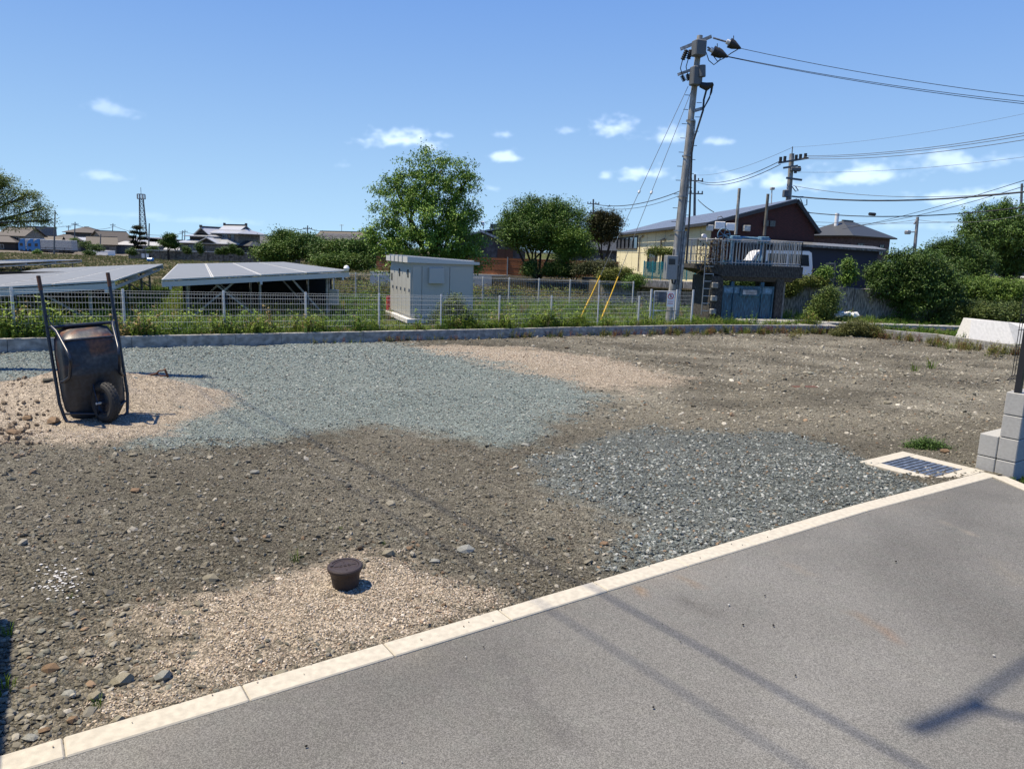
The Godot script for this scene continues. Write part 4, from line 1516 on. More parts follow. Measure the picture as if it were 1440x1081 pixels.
# ---------------------------------------------------------------- the big utility pole
func make_pole() -> void:
	var base := land(944, 26.5)
	var top := spot(984.5, 50, 26.5)
	var o := thing("utility_pole", "tall concrete utility pole with switchgear at its head beside the sluice gate", "utility pole", base)
	var h := top - base
	var at := func(t: float) -> Vector3: return h * t
	var g := Geo.new()
	g.tube([Vector3(0, -0.3, 0), h * 0.5, h], [0.138, 0.12, 0.095], 14)
	put(o, "shaft", g, M.pole)
	g = Geo.new()
	var sx := Vector3(0.22, 0, 0.02)
	g.tube([sx * 0.8, h * 0.3 + sx * 0.75, h * 0.72 + sx * 0.6], 0.045, 8)
	g.tube([sx * 1.15 + Vector3(0, 0, 0.08), h * 0.34 + sx * 1.1 + Vector3(0, 0, 0.05)], 0.06, 8)
	put(o, "conduit", g, M.galv)
	g = Geo.new()
	for t in [0.12, 0.22, 0.34, 0.46, 0.6, 0.72, 0.86]:
		var c: Vector3 = at.call(t)
		g.lathe([Vector2(0.19 - t * 0.06, -0.025), Vector2(0.2 - t * 0.06, -0.025), Vector2(0.2 - t * 0.06, 0.025), Vector2(0.19 - t * 0.06, 0.025)], Transform3D(Basis.IDENTITY, c), 14)
	put(o, "band", g, M.galv)
	for k in 22:
		g = Geo.new()
		var c: Vector3 = at.call(0.3 + k * 0.024)
		var s := -1.0 if k % 2 else 1.0
		g.tube([c + Vector3(s * 0.13, 0, 0.03), c + Vector3(s * 0.3, 0, 0.05)], 0.011, 5)
		put(o, "step_bolt", g, M.black)
	# positions near the head, read as (right, up, towards the eye) from the pole's top
	var P := func(px: float, py: float, dz := 0.0) -> Vector3: return spot(px, py, 26.5 - dz) - base
	g = Geo.new()
	g.bar(P.call(957, 69), P.call(1001, 51, 0.25), 0.09, 0.09)
	put(o, "crossarm", g, M.galv)
	g = Geo.new()
	g.bar(P.call(953, 105), P.call(986, 93, 0.2), 0.08, 0.08)
	put(o, "crossarm", g, M.galv)
	g = Geo.new()
	var bx := Basis(Vector3.UP, 0.3)
	g.bevel(Transform3D(bx, P.call(983, 68, 0.22)), Vector3(0.4, 0.5, 0.34), 0.03)
	put(o, "switch_box", g, M.cable_grey)
	g = Geo.new()
	g.bevel(Transform3D(bx, P.call(979, 107, 0.22)), Vector3(0.36, 0.6, 0.3), 0.03)
	put(o, "control_box", g, M.cable_grey)
	g = Geo.new()
	g.tube([P.call(987, 92, 0.3), P.call(987, 108, 0.3)], 0.13, 10)
	put(o, "current_transformer", g, M.cable_grey)
	for q in [[966, 70, 960, 84], [972, 70, 968, 83], [959, 106, 963, 114], [967, 104, 969, 113]]:
		g = Geo.new()
		var a: Vector3 = P.call(q[0], q[1], 0.1)
		var b: Vector3 = P.call(q[2], q[3], 0.1)
		g.tube([a, b], 0.035, 8)
		for k in 5:
			var c := a.lerp(b, (k + 0.5) / 5.0)
			g.tube([c - (b - a) * 0.05, c + (b - a) * 0.05], 0.075, 8)
		put(o, "insulator", g, M.black)
	for q in [[[960, 84], [957, 96], [960, 106]], [[968, 83], [965, 94], [967, 104]]]:
		g = Geo.new()
		g.tube([P.call(q[0][0], q[0][1], 0.1), P.call(q[1][0], q[1][1], 0.1), P.call(q[2][0], q[2][1], 0.1)], 0.016, 5)
		put(o, "jumper", g, M.cable)
	# dead-end insulators towards the right
	for q in [[1003, 53, 1026, 60, 1042, 68], [995, 66, 1003, 71, 1018, 78], [995, 70, 1008, 73, 1024, 80]]:
		g = Geo.new()
		g.tube([P.call(q[0], q[1], 0.2), P.call(q[2], q[3], 0.2)], 0.03, 6)
		put(o, "strap", g, M.galv)
		g = Geo.new()
		var a: Vector3 = P.call(q[2], q[3], 0.2)
		var b: Vector3 = P.call(q[4], q[5], 0.2)
		g.tube([a + (a - b) * 0.25, a], 0.08, 10)
		put(o, "white_insulator", g, M.porcelain)
		g = Geo.new()
		g.tube([a, a.lerp(b, 0.35), b], [0.17, 0.15, 0.03], 8)
		put(o, "insulator_cover", g, M.black)
	for q in [[1032, 60, 1032, 50], [1009, 70, 1009, 61]]:
		g = Geo.new()
		g.tube([P.call(q[0], q[1], 0.2), P.call(q[2], q[3], 0.2)], 0.014, 5)
		put(o, "spike", g, M.black)
	g = Geo.new()
	for q in [[[993, 73], [997, 85], [1004, 91], [1012, 85], [1014, 79]], [[1003, 78], [1009, 86], [1018, 82], [1028, 75], [1040, 68]]]:
		var pts := []
		for c in q:
			pts.append(P.call(c[0], c[1], 0.25))
		g.tube(pts, 0.016, 5)
	put(o, "loop_cable", g, M.cable)
	# cable heads and the cables that go down
	g = Geo.new()
	g.tube([P.call(985, 119, 0.3), P.call(994, 122, 0.3), P.call(1003, 118, 0.3)], [0.09, 0.14, 0.06], 8)
	put(o, "cable_head", g, M.black)
	for q in [[[994, 125], [990, 140], [989, 155], [976, 196], [973, 215], [970, 300], [965, 370]], [[1001, 121], [998, 138], [989, 154]], [[1003, 118], [1001, 130], [990, 152]]]:
		g = Geo.new()
		var pts := []
		for c in q:
			pts.append(P.call(c[0], c[1], 0.22))
		g.tube(pts, 0.035 if q.size() > 4 else 0.02, 6)
		put(o, "down_cable", g, M.cable)
	g = Geo.new()
	g.bar(P.call(975, 156, 0.1), P.call(989, 152, 0.15), 0.08, 0.1)
	put(o, "bracket", g, M.galv)
	# meter cabinet
	var mb := thing("meter_box", "grey steel meter box strapped to the big utility pole above the mesh gate", "meter box", spot(943, 376, 25.9), 0.25)
	g = Geo.new()
	g.bevel(Transform3D.IDENTITY, Vector3(0.4, 0.82, 0.26), 0.015)
	put(mb, "case", g, M.meter)
	g = Geo.new()
	g.box(Vector3(-0.02, 0.2, 0.133), Vector3(0.24, 0.2, 0.012))
	put(mb, "meter_window", g, M.glass)
	g = Geo.new()
	g.tube([Vector3(0.08, -0.4, 0.02), Vector3(0.1, -0.54, 0.04), Vector3(0.2, -0.56, 0.0), Vector3(0.26, -0.4, -0.06)], 0.03, 6)
	g.tube([Vector3(0.1, 0.4, -0.02), Vector3(0.12, 0.62, -0.06)], 0.025, 6)
	put(mb, "cable", g, M.cable)
	# guy wires with yellow sleeves
	for q in [[968, 121, 814, 453, 846, 394, "leftmost"], [974, 124, 843, 456, 868, 399, "right-hand"]]:
		var foot := gspot(q[2], q[3], 0.1)
		var head := spot(q[0], q[1], 26.4)
		var gw := thing("guy_wire", "%s of the two guy wires with yellow sleeves in the weeds" % q[6], "guy wire", foot, 0.0, "guy wires of the big utility pole")
		g = Geo.new()
		g.tube([Vector3.ZERO, head - foot], 0.009, 4)
		put(gw, "wire", g, M.cable_grey)
		g = Geo.new()
		var d := (head - foot)
		g.tube([d * 0.0, d * 0.095], 0.032, 8)
		g.tube([d * 0.085, d * 0.2], 0.02, 8)
		put(gw, "yellow_sleeve", g, M.yellow)
		g = Geo.new()
		g.tube([d * 0.55, d * 0.56], 0.045, 6)
		put(gw, "strain_insulator", g, M.porcelain)
	for q in [[1042, 68, 1700, 158, "highest"], [1018, 78, 1700, 163, "middle"], [1024, 80, 1700, 167, "lowest"]]:
		wire("power_line", "%s of the three dark lines from the big pole to the right edge" % q[4], spot(q[0], q[1], 26.3), spot(q[2], q[3], 24.0), 0.28, 0.0095, "lines from the big utility pole")


# ---------------------------------------------------------------- sluice gate
func make_sluice() -> void:
	var e := Vector3(0.987, 0, -0.16)
	var f := Vector3(0.16, 0, 0.987)
	var o := thing("sluice_gate", "old concrete sluice with a blue steel gate under a railed deck", "sluice gate", Vector3(7.55, fall(27.5), -27.3))
	var b := Basis(e, Vector3.UP, f)
	var at := func(x: float, y: float, z: float) -> Vector3: return b * Vector3(x, y, z)
	var bx := func(x: float, y: float, z: float, w: float, h: float, d: float) -> Geo:
		var g := Geo.new()
		g.bevel(Transform3D(b, b * Vector3(x, y, z)), Vector3(w, h, d), 0.015)
		return g
	var W := 3.15
	var top := 2.2
	# deck with a corbel running out to the left
	var g := Geo.new()
	g.hexa([at.call(0, top - 0.42, 0), at.call(W, top - 0.42, 0), at.call(W, top - 0.42, -2.4), at.call(0, top - 0.42, -2.4), at.call(0, top, 0), at.call(W, top, 0), at.call(W, top, -2.4), at.call(0, top, -2.4)])
	g.hexa([at.call(-0.003, top - 0.4, -0.01), at.call(-0.003, top - 0.4, -2.39), at.call(-0.9, top - 0.16, -2.2), at.call(-0.9, top - 0.16, -0.5), at.call(-0.003, top - 0.003, -0.01), at.call(-0.003, top - 0.003, -2.39), at.call(-0.9, top - 0.003, -2.2), at.call(-0.9, top - 0.003, -0.5)])
	g.hexa([at.call(0.15, top - 0.58, -0.12), at.call(W - 0.35, top - 0.58, -0.12), at.call(W - 0.35, top - 0.58, -0.5), at.call(0.15, top - 0.58, -0.5), at.call(0.0, top - 0.423, -0.03), at.call(W - 0.2, top - 0.423, -0.03), at.call(W - 0.2, top - 0.423, -0.6), at.call(0.0, top - 0.423, -0.6)])
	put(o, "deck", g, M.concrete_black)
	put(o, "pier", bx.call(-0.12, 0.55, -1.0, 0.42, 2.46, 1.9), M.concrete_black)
	g = Geo.new()   # stepped stones on the left pier
	for r in 6:
		if r % 2:
			g.bevel(Transform3D(b, b * Vector3(-0.26, 0.25 + r * 0.24, 0.0)), Vector3(0.22, 0.2, 0.14), 0.02)
	put(o, "pier_block", g, M.concrete)
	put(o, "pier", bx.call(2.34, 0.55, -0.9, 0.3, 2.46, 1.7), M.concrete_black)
	put(o, "pier", bx.call(2.64, 0.55, -1.15, 0.2, 2.46, 1.5), M.concrete_old)
	# gate leaf with edge frame, inspection slot and stiffeners
	var leaf := put(o, "gate_leaf", bx.call(1.12, 0.78, -0.18, 2.02, 1.3, 0.08), M.gate_blue)
	g = bx.call(1.12, 1.3, -0.13, 2.0, 0.26, 0.02)
	put(leaf, "upper_band", g, M.gate_light)
	g = Geo.new()
	for q in [[0.14, 0.78, 0.05, 1.3], [0.55, 0.78, 0.04, 1.3], [1.66, 0.78, 0.04, 1.3], [2.1, 0.78, 0.05, 1.3]]:
		g.boxt(Transform3D(b, b * Vector3(q[0], q[1], -0.115)), Vector3(q[2], q[3], 0.05))
	for q in [[0.2, 2.0], [1.42, 2.0]]:
		g.boxt(Transform3D(b, b * Vector3(1.12, q[0], -0.117)), Vector3(q[1], 0.05, 0.05))
	put(leaf, "stiffener", g, M.gate_blue)
	g = bx.call(1.18, 1.22, -0.1, 0.8, 0.3, 0.06)
	put(leaf, "slot_frame", g, M.gate_blue)
	g = bx.call(1.16, 1.22, -0.066, 0.56, 0.17, 0.012)
	put(leaf, "white_plate", g, M.white_dirty)
	for x in [0.5, 1.68]:
		g = Geo.new()
		g.tube([at.call(x, 1.4, -0.2), at.call(x, 3.0, -0.2)], 0.045, 8)
		put(o, "spindle", g, M.black_metal)
		put(o, "spindle_foot", bx.call(x, 1.5, -0.2, 0.14, 0.2, 0.14), M.gate_blue)
	put(o, "sill", bx.call(1.1, 0.04, -0.2, 2.5, 0.16, 0.7), M.concrete_old)
	# hoists on the deck
	put(o, "hoist_base", bx.call(0.48, top + 0.08, -0.42, 0.5, 0.16, 0.5), M.gate_blue)
	put(o, "hoist_base", bx.call(1.3, top + 0.09, -0.4, 1.5, 0.18, 0.34), M.gate_blue)
	for x in [0.55, 1.68]:
		g = Geo.new()
		g.lathe([Vector2(0.16, 0.0), Vector2(0.15, 0.08), Vector2(0.08, 0.4), Vector2(0.08, 0.62), Vector2(0.15, 0.68)], Transform3D(Basis.IDENTITY, at.call(x, top + 0.16, -0.4)), 12)
		put(o, "pedestal", g, M.gate_light)
		g = bx.call(x, top + 0.94, -0.4, 0.32, 0.24, 0.28)
		g.tube([at.call(x - 0.25, top + 0.94, -0.4), at.call(x + 0.25, top + 0.94, -0.4)], 0.075, 10)
		put(o, "gear_box", g, M.gate_light)
		g = Geo.new()
		g.tube([at.call(x + 0.02, top + 1.1, -0.4), at.call(x + 0.02, top + (2.75 if x < 1 else 2.6), -0.4)], 0.055, 8)
		put(o, "stem_cover", g, M.concrete_old if x < 1 else M.beige_dark)
	g = Geo.new()
	g.bar(at.call(0.4, top + 1.0, -0.2), at.call(0.4, top + 0.02, -0.2), 0.09, 0.09)
	g.tube([at.call(0.6, top + 1.0, -0.4), at.call(1.6, top + 0.98, -0.4)], 0.05, 8)
	put(o, "drive_shaft", g, M.gate_light)
	g = Geo.new()
	var wc: Vector3 = at.call(0.06, top + 1.06, -0.28)
	var rim := []
	for k in 25:
		var a := TAU * k / 24.0
		rim.append(wc + b * Vector3(cos(a) * 0.24, sin(a) * 0.24, 0))
	g.tube(rim, 0.018, 6, false)
	for k in 3:
		var a := TAU * k / 6.0 + 0.3
		g.tube([wc - b * Vector3(cos(a) * 0.24, sin(a) * 0.24, 0), wc + b * Vector3(cos(a) * 0.24, sin(a) * 0.24, 0)], 0.013, 5)
	g.tube([wc, wc + b * Vector3(0.25, -0.08, -0.1)], 0.025, 6)
	put(o, "hand_wheel", g, M.gate_light)
	g = Geo.new()
	g.lathe([Vector2(0.0, 0.02), Vector2(0.08, 0.02), Vector2(0.11, -0.01), Vector2(0.11, -0.025)], Transform3D(b * Basis(Vector3.RIGHT, 1.2), at.call(-0.55, top + 1.0, -0.6)), 14)
	put(o, "dial_cover", g, M.stainless)
	# railing: rails and bars on three sides
	var runs := [[Vector3(-0.85, 0, -0.45), Vector3(-0.85, 0, -2.25)], [Vector3(-0.85, 0, -0.45), Vector3(-0.06, 0, -0.1)], [Vector3(0.0, 0, -0.08), Vector3(3.08, 0, -0.08)], [Vector3(3.08, 0, -0.08), Vector3(3.08, 0, -2.3)], [Vector3(-0.85, 0, -2.25), Vector3(3.08, 0, -2.3)]]
	for q in runs:
		g = Geo.new()
		var a: Vector3 = b * q[0]
		var d: Vector3 = b * q[1]
		for h in [0.08, 0.9]:
			g.tube([a + Vector3(0, top + h, 0), d + Vector3(0, top + h, 0)], 0.022, 6)
		put(o, "rail", g, M.stainless)
		var n := int(a.distance_to(d) / 0.125)
		for k in n + 1:
			g = Geo.new()
			var c := a.lerp(d, float(k) / n)
			var thick := k == 0 or k == n or k % 8 == 4
			g.tube([c + Vector3(0, top, 0), c + Vector3(0, top + 0.9, 0)], 0.024 if thick else 0.013, 5)
			put(o, "rail_bar", g, M.stainless)
	# ladder with hooped handrails
	g = Geo.new()
	for s in [-0.62, -0.27]:
		g.tube([at.call(s, 0.35, -0.18), at.call(s, top + 0.75, -0.18), at.call(s + 0.02, top + 0.93, -0.24), at.call(s + 0.05, top + 0.95, -0.36)], 0.02, 6)
	put(o, "ladder_rail", g, M.stainless)
	for k in 8:
		g = Geo.new()
		g.tube([at.call(-0.62, 0.5 + k * 0.27, -0.18), at.call(-0.27, 0.5 + k * 0.27, -0.18)], 0.016, 6)
		put(o, "rung", g, M.fence_white)
	# dead creeper hanging over the ladder side
	g = Geo.new()
	rng.seed = 15
	g.col = Color(0.11, 0.085, 0.055)
	for k in 90:
		var p: Vector3 = at.call(rng.randf_range(-0.75, 0.15), top + rng.randf_range(-0.1, 0.95), -0.08 - rng.randf() * 0.5)
		var pts := [p]
		for j in 4:
			p += Vector3(rng.randf_range(-0.12, 0.12), rng.randf_range(-0.22, 0.08), rng.randf_range(-0.05, 0.05))
			pts.append(p)
		g.tube(pts, 0.007, 3, false)
	for k in 500:
		var p: Vector3 = at.call(-0.3 + rng.randfn() * 0.25, top + rng.randf_range(-0.2, 0.95), -0.05 - rng.randf() * 0.4)
		var q := Basis.from_euler(Vector3(rng.randf() * 6, rng.randf() * 6, 0))
		g.col = Color(0.12, 0.1, 0.06) * rng.randf_range(0.5, 1.5)
		g.quad(p, p + q.x * 0.04, p + q.x * 0.05 + q.y * 0.05, p + q.y * 0.05)
	solo("dry_creeper", g, M.leaf_dull, "dry brown creeper tangled over the ladder end of the sluice deck", "creeper", o.position)
	# canal bank, coping and stone lining
	g = Geo.new()
	g.bevel(Transform3D.IDENTITY, Vector3(12.0, 0.16, 0.5), 0.02)
	setting("canal_coping", g, M.concrete).position = Vector3(15.6, -0.66, -28.35)
	g = Geo.new()
	g.bevel(Transform3D.IDENTITY, Vector3(3.1, 0.14, 2.3), 0.02)
	setting("culvert_slab", g, M.concrete_old).position = Vector3(9.7, -0.55, -26.7)
	var bank := thing("canal_wall", "dark stone lining of the canal below the pale coping on the right", "wall", Vector3(9.6, -1.75, -28.1))
	for r in 4:
		for k in 34:
			var st := put(bank, "stone", stone_mesh(60 + (r * 7 + k) % 5, 0.8), M.stone_wall)
			st.position = Vector3(k * 0.34 + (r % 2) * 0.17, 0.15 + r * 0.28, rng.randf_range(-0.02, 0.05))
			st.scale = Vector3(0.36, 0.34, 0.3)
	# pale concrete wedge on the right
	var wd := thing("concrete_wedge", "pale sloped concrete abutment behind the low kerb at the right edge", "abutment", Vector3(13.75, -0.8, -22.3), -0.1)
	g = Geo.new()
	g.hexa([Vector3(-0.15, 0, 0.3), Vector3(1.85, 0, 0.3), Vector3(2.2, 0, -1.4), Vector3(0.0, 0, -1.0), Vector3(0.12, 0.9, -0.25), Vector3(1.2, 0.86, -0.3), Vector3(1.9, 0.78, -1.3), Vector3(0.2, 0.9, -0.9)])
	g.hexa([Vector3(1.2, 0, 0.29), Vector3(1.95, 0, 0.25), Vector3(2.6, 0, -1.3), Vector3(1.9, 0, -1.3), Vector3(1.2, 0.86, -0.3), Vector3(1.95, 0.55, 0.0), Vector3(2.6, 0.74, -1.3), Vector3(1.9, 0.78, -1.3)])
	put(wd, "body", g, M.concrete_pale)
	g = Geo.new()
	g.bevel(Transform3D.IDENTITY, Vector3(0.9, 0.2, 0.5), 0.02)
	rng.seed = 8
	var bag := thing("white_sacks", "white plastic sheeting bundled against the foot of the concrete retaining wall", "sheeting", land(1186, 29.6) + Vector3(0, 0.22, 0))
	for k in 9:
		var sk := put(bag, "bundle", stone_mesh(80 + k, 0.8), M.white)
		sk.position = Vector3(-0.56 + k * 0.14, 0.16 + rng.randf() * 0.04, rng.randf_range(-0.08, 0.08))
		sk.scale = Vector3(0.3, 0.34 + rng.randf() * 0.1, 0.3)


# ---------------------------------------------------------------- walls that hold the higher ground
func make_banks() -> void:
	var g := Geo.new()
	g.col = Color(0.16, 0.14, 0.09)
	g.plate([Vector3(4.2, 0.25, -35.9), Vector3(9.2, 0.25, -33.9), Vector3(10.2, 0.25, -30.9), Vector3(17.3, 0.25, -30.5), Vector3(17.3, 0.25, -34), Vector3(60, 0.25, -40), Vector3(120, 0.25, -160), Vector3(4, 0.25, -160)], 1.6)
	setting("raised_ground", g, M.land)
	g = Geo.new()
	g.col = Color(0.16, 0.14, 0.09)
	g.plate([Vector3(-9.5, 0.05, -50.6), Vector3(4.1, 0.05, -47.5), Vector3(4.1, 0.05, -120), Vector3(-20, 0.05, -120)], 1.8)
	setting("house_plot", g, M.land)
	var w := thing("retaining_wall", "weathered concrete retaining wall right of the sluice below the white van", "wall", Vector3(10.3, -0.95, -30.8))
	for i in 4:
		var q := Geo.new()
		q.bevel(Transform3D(Basis(Vector3(1, 0, 0.055).normalized(), Vector3.UP, Vector3(-0.055, 0, 1).normalized()), Vector3(0.9 + i * 1.8, 0.78, i * 0.1)), Vector3(1.78, 1.56 + [0.0, 0.12, 0.06, -0.04][i], 0.3), 0.02)
		put(w, "wall_panel", q, M.concrete_old)
	w = thing("retaining_wall", "weathered concrete retaining wall left of the big pole under hanging creepers", "wall", Vector3(4.2, -1.0, -35.7))
	for i in 3:
		var q := Geo.new()
		q.bevel(Transform3D(Basis(Vector3(1, 0, 0.4).normalized(), Vector3.UP, Vector3(-0.4, 0, 1).normalized()), Vector3(0.9 + i * 1.8, 0.78, i * 0.72)), Vector3(1.9, 1.6, 0.3), 0.02)
		put(w, "wall_panel", q, M.concrete_old)
	w = thing("stone_wall", "low dark stone wall below the round tree and the clipped hedge", "wall", land(745, 44.5))
	for r in 3:
		for k in 11:
			var q := Geo.new()
			q.bevel(Transform3D(Basis.IDENTITY, Vector3(k * 0.4 + 0.1 * (r % 2), 0.15 + r * 0.3, 0)), Vector3(0.39, 0.29, 0.4), 0.03)
			put(w, "stone", q, M.stone_wall)


# ---------------------------------------------------------------- buildings
func window(parent: Node3D, face: int, size: Vector3, u: float, y: float, w: float, h: float, frame: Material, pane: Material, bars := 1, called := "window") -> MeshInstance3D:
	# face 0 front, 1 right, 2 back, 3 left of a box that is size.x wide and size.z deep
	var turn := Basis(Vector3.UP, face * PI / 2)
	var off := size.z / 2 if face % 2 == 0 else size.x / 2
	var t := Transform3D(turn, turn * Vector3(u, y + h / 2, off))
	var g := Geo.new()
	var fw := minf(0.07, w * 0.1)
	for s in [-1.0, 1.0]:
		g.boxt(t * Transform3D(Basis.IDENTITY, Vector3(s * (w / 2), 0, 0.02)), Vector3(fw, h + fw, 0.1))
		g.boxt(t * Transform3D(Basis.IDENTITY, Vector3(0, s * (h / 2), 0.022)), Vector3(w, fw, 0.1))
	for k in bars:
		g.boxt(t * Transform3D(Basis.IDENTITY, Vector3(-w / 2 + w * (k + 1.0) / (bars + 1), 0, 0.018)), Vector3(fw * 0.7, h, 0.08))
	var o := put(parent, called, g, frame)
	g = Geo.new()
	g.boxt(t * Transform3D(Basis.IDENTITY, Vector3(0, 0, 0.012)), Vector3(w, h, 0.03))
	put(o, "pane", g, pane)
	return o


func hip_roof(g: Geo, w: float, d: float, y: float, rise: float, ridge: float, over: float, cx := 0.0, cz := 0.0) -> void:
	var a := w / 2 + over
	var b := d / 2 + over
	var r := ridge / 2
	var c := Vector3(cx, y, cz)
	var e := [c + Vector3(-a, 0, b), c + Vector3(a, 0, b), c + Vector3(a, 0, -b), c + Vector3(-a, 0, -b)]
	var k := [c + Vector3(-r, rise, 0), c + Vector3(r, rise, 0)]
	g.plate([e[0], e[1], k[1], k[0]], 0.15)
	g.plate([e[2], e[3], k[0], k[1]], 0.15)
	g.plate([e[1], e[2], k[1]], 0.15)
	g.plate([e[3], e[0], k[0]], 0.15)
	if ridge > 0.5:
		g.bar(k[0] + Vector3(0, 0.03, 0), k[1] + Vector3(0, 0.03, 0), 0.25, 0.14)


func gable_roof(g: Geo, w: float, d: float, y: float, rise: float, over: float, cx := 0.0, cz := 0.0) -> void:   # ridge along x
	var a := w / 2 + over
	var b := d / 2 + over
	var k := rise * over / (d / 2)
	var c := Vector3(cx, y, cz)
	g.plate([c + Vector3(-a, -k, b), c + Vector3(a, -k, b), c + Vector3(a, rise, 0), c + Vector3(-a, rise, 0)], 0.15)
	g.plate([c + Vector3(-a, -k, -b), c + Vector3(a, -k, -b), c + Vector3(a, rise, 0), c + Vector3(-a, rise, 0)], 0.15)
	g.bar(c + Vector3(-a, rise + 0.03, 0), c + Vector3(a, rise + 0.03, 0), 0.25, 0.14)


func gable_walls(g: Geo, w: float, d: float, y: float, rise: float, cx := 0.0, cz := 0.0) -> void:
	g.prism(PackedVector2Array([Vector2(-d / 2, 0), Vector2(d / 2, 0), Vector2(0, rise - 0.05)]), Transform3D(Basis(Vector3.UP, PI / 2), Vector3(cx, y, cz)), w - 0.04)


func house(label: String, at: Vector3, yaw: float, s: Vector3, roof: String, rise: float, over: float, wall: Material, roofing: Material, wins: Array, group := "") -> Node3D:
	var o := thing("house", label, "house", at, yaw, group)
	var g := Geo.new()
	g.box(Vector3(0, s.y / 2 - 0.5, 0), Vector3(s.x, s.y + 1.0, s.z))
	if roof == "gable":
		gable_walls(g, s.x, s.z, s.y, rise)
	put(o, "wall", g, wall)
	g = Geo.new()
	if roof == "gable":
		gable_roof(g, s.x, s.z, s.y, rise, over)
	elif roof == "hip":
		hip_roof(g, s.x, s.z, s.y, rise, maxf(0.3, s.x - s.z), over)
	else:
		g.plate([Vector3(-s.x / 2 - over, s.y + rise, s.z / 2 + over), Vector3(s.x / 2 + over, s.y + rise * 0.6, s.z / 2 + over), Vector3(s.x / 2 + over, s.y + 0.05, -s.z / 2 - over), Vector3(-s.x / 2 - over, s.y + 0.05, -s.z / 2 - over)], 0.2)
	put(o, "roof", g, roofing)
	for q in wins:
		window(o, q[0], s, q[1], q[2], q[3], q[4], M.steel_pale if q.size() < 6 else M.roof_edge, M.glass, 1)
	return o


